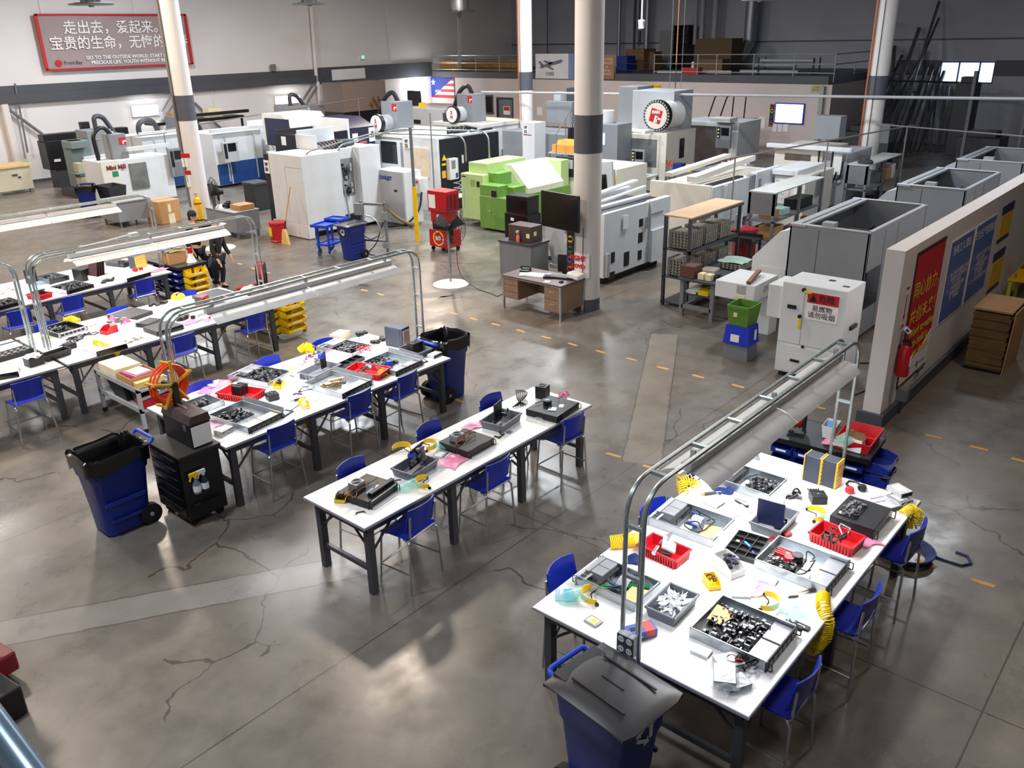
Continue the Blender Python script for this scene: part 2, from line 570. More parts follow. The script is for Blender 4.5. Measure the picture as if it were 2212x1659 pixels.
# ---------------------------------------------------------------- low partition wall with notices
PX0, PY0, PY1, PH = 11.75,3.30,3.55,2.57
struct(MB().box(PX0,31, PY0, PY1,0, PH).obj('wall_partition', M('partition_paint', (222,216,214),.6, var=.03, scale=1)))
struct(MB().box(PX0 - .06,31, PY0 - .06, PY1 + .06,0,.2).obj('baseboard_partition', stripe_m))
bn = thing('red_banner', 'tall red banner with gold characters hanging on the low partition wall', 'banner', (12.98, PY0 - .012,1.42))
MB().box(-.66,.66,-.004,.004,-1.0,1.0).obj('cloth', banner_red, bn)
MB().prism([(-.64,-.98),(.64,-.98),(.64,-.42),(.1,-.66),(-.64,-.84)], -.009,-.005, 'y').obj('white_sweep', white_ink, bn)
MB().box(-.66,.66,-.008,.006,.97,1.02).box(-.66,.66,-.008,.006,-1.02,-.97).box(-.67,-.645,-.008,.006,-1,1).obj('rod', M('dark_maroon', (80,20,34),.5), bn)
text('同心协力，', .27,(.06,-.008,.42), '-y', gold_ink, bn, bold=.012)
text('共创未来！', .27,(.06,-.008,.03), '-y', gold_ink, bn, bold=.012)
text('Work together\nto build a\nbetter future.', .19,(.06,-.008,-.42), '-y', gold_ink, bn, bold=.006, shear=.2)
MB().lathe([(0,0),(.05,0)], n=16).obj('emblem', red_ink, bn).matrix_local = MT((.15,-.012,-.86)) @ MR(pi / 2,4, 'X')
text('Front Bay', .07,(.4,-.011,-.86), '-y', black_ink, bn)
for n, (x0, x1, z0, z1, title, lab) in enumerate([
  (14.0,15.32,.92,2.28, '所有工人须知', 'blue safety notice on the partition wall, next to the red banner'),
  (15.42,16.75,.92,2.28, '安全生产管理制度', 'blue safety notice on the partition wall, beside the yellow notices')]):
 o = thing('safety_notice', lab, 'poster', ((x0 + x1) / 2, PY0 - .008,(z0 + z1) / 2), group='blue notices on the partition wall')
 hw, hh = (x1 - x0) / 2,(z1 - z0) / 2
 MB().box(-hw, hw, -.004,.004,-hh, hh).obj('border', white_ink, o)
 MB().box(-hw + .03, hw - .03,-.007,-.004,-hh + .03, hh - .03).obj('sheet', poster_blue, o)
 text(title, .17,(0,-.008, hh - .2), '-y', white_ink, o, bold=.006)
 lines = ['一、进入车间必须穿戴防护用品', '二、设备操作人员须经过培训', '方可上岗作业', '三、工作现场保持整洁有序', '工具物料摆放整齐', '四、严禁吸烟']
 text('\n'.join(lines[n:] + lines[:n]),.085,(0,-.008,-.12), '-y', white_ink, o, bold=.004)
for n, (x0, x1, z0, z1, lab) in enumerate([
  (17.15,18.0,1.72,2.28, 'upper yellow notice with navy heading on the partition wall'),
  (17.15,18.0,.78,1.42, 'lower yellow notice with navy heading on the partition wall')]):
 o = thing('yellow_notice', lab, 'poster', ((x0 + x1) / 2, PY0 - .008,(z0 + z1) / 2), group='yellow notices on the partition wall')
 hw, hh = (x1 - x0) / 2,(z1 - z0) / 2
 MB().box(-hw, hw, -.006,.004,-hh, hh - .14).obj('sheet', M('yellow_notice_sheet', (232,184,40),.6), o)
 MB().box(-hw, hw, -.006,.004, hh - .12, hh + .03).obj('heading_strip', navy_ink, o)
 MB().box(-hw, hw, -.006,.004,-hh - .08,-hh - .02).obj('foot_strip', navy_ink, o)
o = thing('arrow_sign', 'narrow white sign with red down arrow above the fire extinguisher', 'sign', (12.09, PY0 - .008,1.72))
MB().box(-.05,.05,-.004,.004,-.3,.3).obj('panel', white_ink, o)
MB().box(-.02,.02,-.007,-.004,-.14,.18).prism([(-.04,-.12),(.04,-.12),(0,-.22)], -.007,-.004, 'y').box(-.05,.05,-.007,-.004,.25,.3).box(-.05,.05,-.007,-.004,-.3,-.25).obj('arrow', red_ink, o)
o = thing('fire_extinguisher', 'red fire extinguisher hanging on the partition wall beside the red banner', 'fire extinguisher', (12.12, PY0 - .1,.95))
MB().lathe([(0,-.24),(.085,-.24),(.09,-.2),(.09,.14),(.06,.2),(.025,.22),(.025,.26)], n=18).obj('cylinder', red_paint, o)
MB().cb((0,0,.28),(.05,.1,.04)).tube([(0,-.02,.28),(.1,-.03,.22),(.11,-.03,0),(.09,-.04,-.12)], .012).obj('valve_and_hose', black_pl, o)
MB().cb((.0,-.093,.0),(.1,.004,.16)).obj('label_plate', white_ink, o)
MB().box(-.03,.03,.085,.1,-.2,.2).obj('bracket', steel_dark, o)
o = thing('paper_tag', 'small white and blue tag sticking out above the fire extinguisher', 'sign', (12.2, PY0 - .06,1.36))
MB().cb((0,0,0),(.16,.1,.004), rx=.7).obj('card', white_ink, o)
MB().cb((-.02,-.01,.004),(.08,.05,.002), rx=.7).obj('print', blue_ink, o)
o = thing('floor_outlet_box', 'grey electrical box at the foot of the partition wall', 'outlet', (12.45, PY0 - .1,.3))
MB().box(-.07,.07,-.05,.1,-.1,.1).obj('box', steel_mid, o, bevel=.01)
MB().cyl((.05,.03,-.05),(2.2,.03,-.05),.02).obj('conduit', galv, o)
o = thing('door_closer_bar', 'small dark metal handle on the partition wall under the red banner', 'bracket', (13.3, PY0 - .03,.42))
MB().box(-.13,.13,-.02,.03,-.02,.02).obj('bar', steel_dark, o)
# yellow dashes taped on the floor
first = None
for n, p in enumerate([(11.948,16.063),(11.939,15.469),(11.938,14.887),(11.936,14.326),(11.934,13.146),(11.921,12.013),(11.899,11.425),
                       (11.905,10.824),(11.902,10.168),(11.903,9.535),(11.895,8.903),(11.888,8.26),(11.905,7.616),(11.876,6.957),
                       (11.903,6.295),(11.921,5.582),(11.896,4.238),(11.908,2.589),(11.909,2.007),(8.708,8.769),(8.666,5.781),
                       (8.643,1.726),(8.643,1.172),(11.852,1.49),(11.607,19.443),(11.549,18.728),(11.52,18.081),(8.671,5.194),(8.696,4.754)]):
 lab = 'short worn yellow tape dash stuck on the concrete floor'
 if first is None:
  mt = MB()
  mt.prism([(-.03,-.11),(.028,-.115),(.033,.1),(.0,.12),(-.03,.105)], .0005,.002)
  first = mt.obj('floor_tape', M('worn_yellow_tape', (206,158,82),.6, var=.15, scale=20))
  tag(first, lab, 'tape', 'yellow tape dashes on the floor')
  o = first
 else:
  o = dup(first)
 o.location = (p[0], p[1], 0)
 o.rotation_euler = (0,0, RU(-.1,.1))
# thin dark oval patches laid on the floor
for n, (p, rx, ry) in enumerate([((12.661,13.285),.55,.22),((13.87,13.241),.45,.2),((12.737,12.882),.3,.14)]):
 q = MB()
 q.v = [Vector((rx * cos(t * pi / 12) * (1 + .12 * sin(5 * t)), ry * sin(t * pi / 12) * (1 + .1 * cos(4 * t)),.0012)) for t in range(24)]
 q.f = [tuple(range(24))]
 o = struct(q.obj('trim_%d' % (60 + n), M('dark_floor_oval', (84,82,78),.35, var=.15, scale=9)))
 o.location = (p[0], p[1], 0)
 o.rotation_euler = (0,0,-.7)
# ================================================================ mezzanine with office wall
ZS = 3.39
YM = 14.8
struct(MB().box(XB, XW, YM, YL, 3.05, ZS).obj('floor_mezzanine', stripe_m))
DY0, DY1, DH = (32.614,-0.171)[0], (33.708,-0.232)[0], 1.98
WA0, WA1, WB0, WB1 = (34.113,1.286)[0], (35.532,1.235)[0], (34.115,1.235)[1], (34.76,2.075)[1]
GA0, GA1 = (23.577,1.224)[0], (24.613,1.18)[0]
mw = MB()
ys = [YM, GA0, GA1, DY0, DY1, WA0, WA1, YL]
mw.box(XB, XB + .2, YM, GA0,0,3.05).box(XB, XB + .2, GA1, DY0,0,3.05).box(XB, XB + .2, DY1, WA0,0,3.05).box(XB, XB + .2, WA1, YL, 0,3.05)
mw.box(XB, XB + .2, DY0, DY1, DH, 3.05).box(XB, XB + .2, GA0, GA1,2.35,3.05).box(XB, XB + .2, WA0, WA1,0, WB0).box(XB, XB + .2, WA0, WA1, WB1,3.05)
mw.box(XB, XW, YM - .2, YM, 0,3.05)
struct(mw.obj('wall_mezzanine', mez_wall))
d1 = struct(MB().box(XB - .03, XB + .1, DY0 - .08, DY0,0, DH + .08).box(XB - .03, XB + .1, DY1, DY1 + .08,0, DH + .08).box(XB - .03, XB + .1, DY0, DY1, DH, DH + .08).obj('door_1', steel_dark))
MB().box(XB + .06, XB + .11, DY0, DY1,0, DH).obj('door_leaf', steel_mid, d1)
MB().cb((XB + .04,(DY0 + DY1) / 2 - .1,1.35),(.01,.5,.45)).obj('notice_sheet', white_ink, d1)
MB().cb((XB + .03,(DY0 + DY1) / 2 - .1,1.45),(.01,.42,.2)).obj('notice_print', red_ink, d1)
w2 = struct(MB().box(XB - .04, XB + .1, WA0 - .08, WA0, WB0 - .08, WB1 + .08).box(XB - .04, XB + .1, WA1, WA1 + .08, WB0 - .08, WB1 + .08).box(XB - .04, XB + .1, WA0, WA1, WB1, WB1 + .08).box(XB - .08, XB + .1, WA0 - .1, WA1 + .1, WB0 - .1, WB0).obj('window_2', steel_dark))
MB().box(XB + .08, XB + .1, WA0, WA1, WB0, WB1).obj('pane', screen_off, w2)
d2 = struct(MB().box(XB + .1, XB + .15, GA0, GA1,0,2.35).obj('door_2', M('dark_green_door', (44,50,50),.5)))
# railing along the mezzanine edge
rl = thing('guard_railing', 'steel pipe guard railing along the front of the upper floor', 'railing', (XB + .05,0, ZS))
segs = [((39.034,4.217)[0], (25.772,4.197)[0]),((23.486,4.277)[0], (14.601,4.253)[0])]
for a, b in segs:
 for h in (.88,.48,.12):
  MB().cyl((0, a, h),(0, b, h),.024, n=8).obj('rail', galv, rl)
for y in ((39.034,4.217)[0], (37.182,4.214)[0], (35.339,4.211)[0], (33.543,4.208)[0], (31.761,4.206)[0], (28.312,4.201)[0], (25.772,4.197)[0],
          (23.482,4.193)[0], (21.118,4.19)[0], (20.139,4.188)[0], (18.31,4.186)[0], (16.415,4.183)[0], (14.601,4.253)[0]):
 MB().cyl((0, y, -.25),(0, y, .9),.024, n=8).obj('post', galv, rl)
b = segs[1][1]
for h in (.88,.48,.12):
 MB().cyl((0, b, h),(7, b, h),.024, n=8).obj('rail', galv, rl)
for x in (2.3,4.6):
 MB().cyl((x, b, 0),(x, b, .9),.024, n=8).obj('post', galv, rl)
ch = MB()
for h in (.6,.3):
 ch.tube([(0, segs[0][1] + (segs[1][0] - segs[0][1]) * t / 10, h - .14 * sin(pi * t / 10)) for t in range(11)], .015,5)
tag(ch.obj('safety_chain', steel_dark), 'pair of slack chains closing the gap in the upper railing', 'chain', loc=(XB + .05,0, ZS))
def upbox(name, label, cat, y0, y1, z0, z1, x, dep, mat, group=None):
 y0, y1 = min(y0, y1), max(y0, y1)
 o = MB().box(0, dep, -(y1 - y0) / 2,(y1 - y0) / 2,0, z1 - z0).obj(name, mat, bevel=.01)
 return tag(o, label, cat, group, loc=(x, (y0 + y1) / 2, z0))
UP = ZS + .005
wood_bright = M('bright_plywood', (214,160,84),.6)
upbox('plywood_crate', 'bright plywood crate behind the upper railing above the star flag', 'crate', (37.479,3.47)[0], (38.92,3.46)[0], UP, UP + .55,38.6,.7, wood_bright)
o = thing('long_crate', 'long low timber crate behind the railing next to the plywood crate', 'crate', (38.7,((32.532,3.502)[0] + (37.194,3.468)[0]) / 2, UP))
hl = ((37.194,3.468)[0] - (32.532,3.502)[0]) / 2
MB().box(0,.8,-hl, hl, 0,.62).obj('crate_body', M('old_timber', (150,116,66),.7, var=.2), o)
MB().box(-.03,0,-hl, hl, .1,.2).box(-.03,0,-hl, hl, .42,.52).obj('batten', wood_dk, o)
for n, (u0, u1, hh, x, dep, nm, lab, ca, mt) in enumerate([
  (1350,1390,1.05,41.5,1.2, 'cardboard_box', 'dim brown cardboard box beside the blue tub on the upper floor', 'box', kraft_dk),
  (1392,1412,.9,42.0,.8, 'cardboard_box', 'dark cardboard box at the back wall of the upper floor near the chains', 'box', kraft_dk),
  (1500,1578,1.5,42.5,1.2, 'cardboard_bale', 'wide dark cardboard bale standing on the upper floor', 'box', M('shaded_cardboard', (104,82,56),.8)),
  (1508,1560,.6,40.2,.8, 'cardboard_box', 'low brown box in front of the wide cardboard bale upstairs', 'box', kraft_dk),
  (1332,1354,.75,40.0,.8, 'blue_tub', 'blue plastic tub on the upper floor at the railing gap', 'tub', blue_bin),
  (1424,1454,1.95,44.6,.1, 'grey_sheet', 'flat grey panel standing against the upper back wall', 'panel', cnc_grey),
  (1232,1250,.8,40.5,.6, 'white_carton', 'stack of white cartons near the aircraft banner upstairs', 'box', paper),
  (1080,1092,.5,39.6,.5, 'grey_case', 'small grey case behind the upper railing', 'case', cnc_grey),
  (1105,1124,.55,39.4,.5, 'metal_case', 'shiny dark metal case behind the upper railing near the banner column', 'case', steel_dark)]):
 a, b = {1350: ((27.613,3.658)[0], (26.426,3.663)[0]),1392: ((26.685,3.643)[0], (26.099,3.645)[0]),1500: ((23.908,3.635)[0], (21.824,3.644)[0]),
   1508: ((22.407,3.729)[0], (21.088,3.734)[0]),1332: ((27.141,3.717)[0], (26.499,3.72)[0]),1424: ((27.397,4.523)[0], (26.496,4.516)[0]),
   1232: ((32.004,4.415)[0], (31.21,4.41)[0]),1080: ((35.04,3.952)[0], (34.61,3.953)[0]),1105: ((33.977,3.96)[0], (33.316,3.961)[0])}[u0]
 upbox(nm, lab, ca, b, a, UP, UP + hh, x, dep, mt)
o = thing('storage_shelf', 'tall dark storage shelf at the upper back wall', 'shelf', (44.3,((26.273,4.76)[0] + (25.516,4.751)[0]) / 2, UP))
for y in (-.42,.42):
 MB().box(0,.7, y - .02, y + .02,0,2.2).obj('upright', black_met, o)
for z in (.1,.7,1.3,1.75,2.2):
 MB().box(0,.7,-.42,.42, z - .03, z).obj('shelf_board', black_met, o)
MB().box(.66,.69,-.42,.42,0,2.2).obj('back_panel', black_met, o)
# pipes and bars stored behind the railing
n = 0
for (a, b, x, z, r, lab) in [((18.84,3.972)[0], (16.189,3.975)[0], 39.5,.55,.09, 'topmost grey pipe of the stock behind the upper railing'),
                             ((18.91,3.777)[0], (16.941,3.786)[0], 39.3,.36,.09, 'middle grey pipe of the stock behind the upper railing'),
                             ((19.539,3.579)[0], (16.725,3.599)[0], 39.1,.09,.09, 'lowest grey pipe of the stock behind the upper railing'),
                             ((23.76,3.526)[0], (21.697,3.543)[0], 38.6,.06,.06, 'pale bar lying near the railing gap on the upper floor'),
                             ((21.434,3.536)[0], (19.856,3.549)[0], 38.8,.07,.07, 'pale bar lying beside the red toolbox on the upper floor')]:
 tag(MB().cyl((x, a, UP + z),(x, b, UP + z), r, n=10).obj('stored_pipe', steel_lt if z > .08 else paper), lab, 'pipe', 'pipe stock on the upper floor')
o = thing('pipe_cradle', 'dark steel cradle carrying the stored pipes upstairs', 'rack', (39.3,(17.377,3.784)[0], UP))
for y in (-1.4,1.2):
 MB().box(-.35,.4, y, y + .06,.0,.05).box(-.35,-.3, y, y + .06,0,.7).box(.35,.4, y, y + .06,0,.7).obj('frame', black_met, o)
o = thing('red_toolbox', 'small red toolbox on the edge of the upper floor', 'toolbox', (38.1,(21.542,3.606)[0], UP))
MB().box(-.2,.2,-.45,.45,0,.3).obj('body', red_paint, o, bevel=.01)
MB().box(-.05,.05,-.1,.02,.3,.55).obj('bottle', white_pl, o)
# banners tied to the railing
ya, yb = (28.632,3.57)[0], (30.885,3.553)[0]
o = thing('aircraft_banner', 'white banner with a grey aircraft hanging on the upper railing', 'banner', (XB - .03,(ya + yb) / 2,3.72))
hw = (yb - ya) / 2
MB().grid(lambda u, v: (.02 * sin(9 * u + 3 * v), hw - 2 * hw * u, -.62 + 1.24 * v),14,6,.004).obj('cloth', M('white_banner_cloth', (216,218,222),.7, var=.05, scale=2), o)
MB().box(-.03,0,-hw - .36,-hw, -.64,.62).obj('blue_stripe', M('pale_blue_print', (120,136,178),.6), o)
pl = MB(MT((-.05,0,.1)) @ MR(-.28,4, 'X'))
pl.prism([(.8,.06),(.72,.0),(-.62,-.08),(-.78,-.02),(-.7,.05),(.66,.13)], -.012,0, 'x')
pl.prism([(.68,.1),(.8,.36),(.68,.36),(.5,.1)], -.012,0, 'x').prism([(.1,.0),(.5,.3),(.36,.3),(-.2,.04)], -.012,0, 'x').prism([(.15,-.02),(-.1,-.28),(.02,-.28),(.35,-.03)], -.012,0, 'x')
pl.obj('aircraft_print', M('grey_print', (110,112,124),.6), o)
text('1000', .3,(-.05,.12,-.38), '-x', M('grey_print', (110,112,124),.6), o)
ya, yb = (25.776,3.59)[0], (26.741,3.583)[0]
o = thing('brown_banner', 'brown banner with pale lettering on the upper railing behind the column', 'banner', (XB - .03,(ya + yb) / 2,3.72))
hw = (yb - ya) / 2
MB().box(-.01,0,-hw, hw, -.6,.55).obj('cloth', M('brown_banner_cloth', (150,108,84),.7), o)
text('LACTOSE\nJONGLEX\nto\nbring\nforward', .17,(-.015,-.05,0), '-x', M('cream_print', (226,206,180),.6), o)
# things on the office wall
o = thing('star_flag', 'blue flag with a white star and red white stripes', 'flag', (XB - .03,(38.075,2.462)[0], 0))
fy0, fy1, fz0, fz1 = -1.0,1.05,1.92,3.05
MB().box(-.012,0, fy0, fy1, fz0, fz1).obj('blue_field', M('flag_blue', (34,54,140),.7), o)
for i in range(7):
 t0, t1 = i / 7,(i + 1) / 7
 za, zb = fz1 - t0 * (fz1 - fz0), fz1 - t1 * (fz1 - fz0)
 ka, kb = fy0 + t0 * (fy1 - fy0) * .92, fy0 + t1 * (fy1 - fy0) * .92
 MB().prism([(fy0, za),(fy0, zb),(kb, zb),(ka, za)], -.02,-.013, 'x').obj('stripe', red_ink if i % 2 == 0 else white_ink, o)
st = [((.2 if i % 2 == 0 else .08) * sin(i * pi / 5),(.2 if i % 2 == 0 else .08) * cos(i * pi / 5)) for i in range(10)]
MB().prism([(.72 + a, 2.78 + c) for a, c in st], -.02,-.013, 'x').obj('star', white_ink, o)
text('ASTRA', .17,(-.02,.35,2.28), '-x', white_ink, o)
def tv(label, y, z, w, h, lit=True, x=XB):
 t = thing('wall_screen', label, 'screen', (x, y, z))
 MB().box(-.08,0,-w / 2, w / 2,-h / 2, h / 2).obj('casing', screen_frame if lit else black_pl, t, bevel=.01)
 MB().box(-.085,-.08,-w / 2 + .05, w / 2 - .05,-h / 2 + .05, h / 2 - .05).obj('display', screen_on if lit else screen_off, t)
 return t
tv('glowing blue framed screen on the office wall beside the signal light strip', (16.37,1.826)[0], (16.37,1.826)[1], 1.35,.88)
tv('glowing blue framed screen on the office wall beside the star flag', (36.206,1.832)[0], (36.212,1.729)[1], .95,.85)
def plate(name, label, cat, y, z, w, h, mat, x=XB, group=None, d=.02):
 return tag(MB().box(-d, 0,-w / 2, w / 2,-h / 2, h / 2).obj(name, mat), label, cat, group, loc=(x, y, z))
def sigstrip(label, y, z, w, h, x, d=.02):
 """strip of coloured discs with numbers"""
 t = thing('signal_strip', label, 'sign', (x, y, z))
 MB().box(-d, 0,-w / 2, w / 2,-h / 2, h / 2).obj('board', M('signal_board', (40,22,26),.5), t)
 for i, (c, s) in enumerate([((190,24,34), '100'),((244,206,40), '200'),((20,120,70), '300'),((96,70,170), '400'),((236,90,40), '500')]):
  zz = h * .4 - i * h * .2
  q = MB().cyl((-d - .004,0, zz),(-d, 0, zz), w * .42, n=20)
  q.obj('disc', M('disc_%d' % i, c, .5), t)
  text(s, w * .42,(-d - .005,0, zz), '-x', black_ink, t, bold=.01)
 return t
sigstrip('small strip of coloured numbered discs beside the glowing screen on the office wall', (17.204,1.695)[0], (17.206,1.715)[1], .2,.95, XB)
for n, (u, lab) in enumerate([(1674, 'paper sheet below the signal strip on the office wall'),(1684, 'paper sheet below the glowing screen, middle of three'),(1697, 'paper sheet under the middle of the glowing screen')]):
 y = ((16.996,1.163)[0], (16.777,1.174)[0], (16.5,1.227)[0])[n]
 plate('paper_sheet', lab, 'paper', y, (16.777,1.174)[1] + .02 * n, .24,.36, paper, group='paper sheets under the wall screen')
o = plate('wall_binder', 'white folder with a blue spine hanging on the office wall', 'folder', (17.64,1.376)[0], (17.64,1.376)[1], .3,.5, paper)
plate('warning_sign', 'yellow warning sign with black print high on the office wall', 'sign', (23.388,2.819)[0], (23.387,2.797)[1], .7,.28, yel_ink)
plate('warning_board', 'cream and olive warning board at the corner of the office wall', 'sign', (15.254,2.878)[0], (15.254,2.878)[1], .55,.34, M('olive_board', (186,176,130),.6))
for u, yy, body, mt in ((1414,(23.388,2.819), 'KEEP  CLEAR', black_ink),(1765,(15.254,2.878), 'AVISO\nNO PASE', black_ink)):
 t = text(body, .13 if u == 1414 else .1,(XB - .022, yy[0], yy[1]), '-x', mt, name='sign_lettering')
 for o in COL.objects:
  if o.name.startswith('warning_sign' if u == 1414 else 'warning_board'):
   t.parent = o
   t.location = (-o.location[0], -o.location[1], -o.location[2])
o = thing('wall_clock', 'round white wall clock with black rim below the banner column', 'clock', (XB - .02,(31.421,1.407)[0], (31.421,1.407)[1]))
c = MB(MR(-pi / 2,4, 'Y'))
c.lathe([(.0,.04),(.19,.04),(.19,.06),(.23,.06),(.24,0)], n=24)
c.obj('rim', black_pl, o)
MB(MR(-pi / 2,4, 'Y')).lathe([(0,.045),(.2,.045)], n=24).obj('face', paper, o)
MB().box(-.055,-.05,-.01,.01,0,.14).box(-.055,-.05,-.01,.01,-.1,0).obj('hands', black_ink, o)
plate('notice_paper', 'pale notice papers beside the wall clock', 'paper', (30.629,1.459)[0], (30.63,1.411)[1], .35,.42, paper)
tag(MB().box(XB - .17, XB - .01,(14.866,3.017)[0] + .02,(14.866,3.017)[0] + .2,0,3.0).obj('downpipe', steel_lt), 'pale square downpipe at the corner of the office wall', 'pipe')
# ducts and pipes down the upper back wall
duct_m = M('galvanised_duct', (150,154,164),.35,.6)
for n, (u, r, z0, lab, mt) in enumerate([(1341,.11, UP, 'thin galvanised duct on the upper back wall behind the blue tub', duct_m),(1373,.07, UP + 1, 'slim dark pipe on the upper back wall', steel_dark),
          (1385,.08, UP + 1.2, 'slim dark pipe beside the pendant lantern on the back wall', steel_dark),(1402,.16, UP + .6, 'galvanised duct on the upper back wall beside the leaning panel', duct_m),
          (1628,.32, UP + 1.3, 'wide galvanised duct coming down behind the pipe stock', duct_m),(1505,.1, UP + 1.2, 'pale pipe on the back wall above the cardboard bale', wall_back_m),
          (1520,.14, UP + 1.2, 'pale boxed pipe on the back wall above the cardboard bale', wall_back_m),(1184,.03, UP + .4, 'thin dark conduit on the upper back wall beside the banner column', steel_dark),
          (1548,.16, UP + 1.2, 'third pale pipe on the back wall above the cardboard bale', wall_back_m)]):
 y = ((30.236,5.546)[0], (29.212,5.525)[0], (28.835,5.517)[0], (28.306,5.506)[0], (21.861,5.376)[0], (25.244,5.443)[0], (24.818,5.435)[0], (35.657,5.657)[0], (24.034,5.419)[0])[n]
 q = MB().cyl((44.85 - r, y, z0),(44.85 - r, y, ZC), r, n=16)
 if n == 4:
  q.cyl((44.85 - r, y, z0),(44.3 - r, y + .3, z0 - .9), r, r * .9, n=16)
 tag(q.obj('wall_duct', mt), lab, 'duct')
o = thing('pendant_lantern', 'white lantern hanging on a pale pipe in front of the upper floor', 'lamp', (30,(19.248,5.543)[0], (19.246,5.494)[1]))
MB().cyl((0,0,.2),(0,0,4),.035).obj('drop_pipe', wall_white, o)
MB().lathe([(0,.26),(.13,.25),(.15,.2),(.13,.16),(.12,-.02),(.13,-.06)], n=16).obj('housing', white_pl, o)
MB().lathe([(.12,-.06),(.1,-.12),(.0,-.13)], n=16).obj('lens', steel_dark, o)
o = thing('hanging_pole', 'orange brown pole hanging in front of the upper railing', 'pole', (30.5,(17.938,4.448)[0], (17.918,4.116)[1]))
MB().cyl((0,0,0),(0,0,5),.03).obj('pole', copper, o)
MB().cyl((0,0,-.9),(0,0,.05),.018).obj('hook_rod', steel_dark, o)
for n, (y, lab) in enumerate([((18.196,3.609)[0], 'thin suspension wire hanging beside the orange pole'),((17.685,3.616)[0], 'second thin suspension wire, beyond the orange pole')]):
 tag(MB().cyl((30.5, y, 3.0),(30.5, y, ZC),.012, n=5).obj('suspension_wire', galv), lab, 'wire', 'suspension wires by the orange pole')
# air main crossing the hall
tag(MB().cyl((27.4,(25.32,3.138)[0], (25.32,3.138)[1]),(27.4,(4.983,3.424)[0], (4.983,3.424)[1]),.045, n=10).obj('air_main', steel_lt), 'long pale air pipe crossing the hall in front of the columns', 'pipe')
tag(MB().cyl((26,(8.642,2.45)[0], (8.681,2.73)[1]),(26,(4.555,2.606)[0], (4.551,2.583)[1]),.02, n=6).obj('air_line', pipe_grey), 'thin grey air line running below the long air pipe', 'pipe')
# ================================================================ assembly tables
TT = .877
def table(label, x0, x1, y0, y1, mid=2):
 w, d = x1 - x0, y1 - y0
 t = thing('assembly_table', label, 'table', ((x0 + x1) / 2,(y0 + y1) / 2,0), group='white topped assembly tables')
 hw, hd = w / 2, d / 2
 MB().box(-hw, hw, -hd, hd, TT - .034, TT).obj('tabletop', white_top, t, bevel=.004)
 MB().box(-hw - .004, hw + .004,-hd - .004, hd + .004, TT - .03, TT - .006).obj('edge_band', top_edge, t)
 ap = MB()
 for s in (-1,1):
  ap.box(-hw + .08, hw - .08, s * (hd - .09) - .02, s * (hd - .09) + .02, TT - .135, TT - .034)
  ap.box(s * (hw - .09) - .02, s * (hw - .09) + .02,-hd + .08, hd - .08, TT - .135, TT - .034)
 ap.obj('apron', steel_dark, t)
 xs = [-hw + .12 + (w - .24) * i / (mid + 1) for i in range(mid + 2)]
 for i, x in enumerate(xs):
  for s in (-1,1):
   MB().box(x - .04, x + .04, s * (hd - .1) - .035, s * (hd - .1) + .035,0, TT - .034).obj('leg', steel_dark, t)
  if i in (0, len(xs) - 1) or d > 1.2:
   MB().box(x - .02, x + .02,-hd + .1, hd - .1,.26,.31).obj('stretcher', steel_dark, t)
  for s in (-1,1):
   b = MB()
   yy = s * (hd - .1)
   for dx in ([.34] if i == 0 else [-.34] if i == len(xs) - 1 else [.3,-.3]):
    b.cyl((x, yy, TT - .42),(x + dx, yy, TT - .1),.014, n=6)
   b.cyl((x, yy, TT - .36),(x, yy - s * .3, TT - .1),.014, n=6)
   b.obj('brace', steel_dark, t)
 return t
table('narrow white assembly table in the middle of the floor without overhead lamp', 4.43,8.25,5.86,6.85)
table('wide white assembly table beside the closed blue recycling cart with lid', 4.52,8.34,1.82,3.79,1)
table('wide white assembly table beside the black tool chest and orange hose reel', 4.56,8.36,8.54,10.44)
table('white assembly table with the yellow bin cart and black hose reel at its far end', 4.62,8.41,12.97,14.96)
table('white assembly table running out of the frame behind the sorting trays', .72,4.56,12.97,14.96)
table('farthest white assembly table, with the cardboard box and megaphone cart at its end', 4.67,8.46,16.87,18.85)
table('farthest row table cut off by the frame edge', .78,4.6,16.87,18.85)
# ---------------------------------------------------------------- stools: backrest at -y, sitter looks to +y
def make_stool():
 t = thing('counter_stool', 'blue stool', 'stool', group='blue counter stools')
 MB().grid(lambda u, v: ((u - .5) * .43,(v - .5) * .40,.625 + .02 * (2 * u - 1) ** 2 - .05 * max(0, v - .8) * 2 + .03 * max(0,.15 - v) * 5),8,8,.014).obj('seat', blue_seat, t)
 MB().grid(lambda u, v: ((u - .5) * (.44 - .03 * v),-.215 - .05 * v + .055 * (2 * u - 1) ** 2,.70 + .275 * v + .012 * (1 - (2 * u - 1) ** 2) * v),10,6,.014).obj('backrest', blue_seat, t)
 for sx in (-1,1):
  MB().tube(arc_pts([(sx * .19,.13,.61),(sx * .205,.19,.60),(sx * .245,.215,0)], .06),.0125,8).obj('leg', chrome, t)
  MB().tube(arc_pts([(sx * .19,-.12,.61),(sx * .215,-.2,.60),(sx * .262,-.215,0)], .06),.0125,8).obj('leg', chrome, t)
 bf = MB()
 for sx in (-1,1):
  bf.tube(arc_pts([(sx * .19,-.1,.61),(sx * .2,-.2,.62),(sx * .2,-.215,.9)], .05),.012,8)
 bf.cyl((-.2,-.2,.64),(.2,-.2,.64),.01, n=6)
 bf.obj('back_frame', chrome, t)
 fr = MB()
 fr.cyl((-.235,.2,.24),(.235,.2,.24),.009, n=6)
 for sx in (-1,1):
  fr.cyl((sx * .238,.2,.24),(sx * .247,-.205,.24),.009, n=6)
 fr.obj('footrest', chrome, t)
 MB().tube([(-.19,.14,.60),(.19,.14,.60)], .012,8).tube([(-.19,-.1,.60),(.19,-.1,.60)], .012,8).obj('seat_frame', chrome, t)
 return t
stool0 = make_stool()
used = False
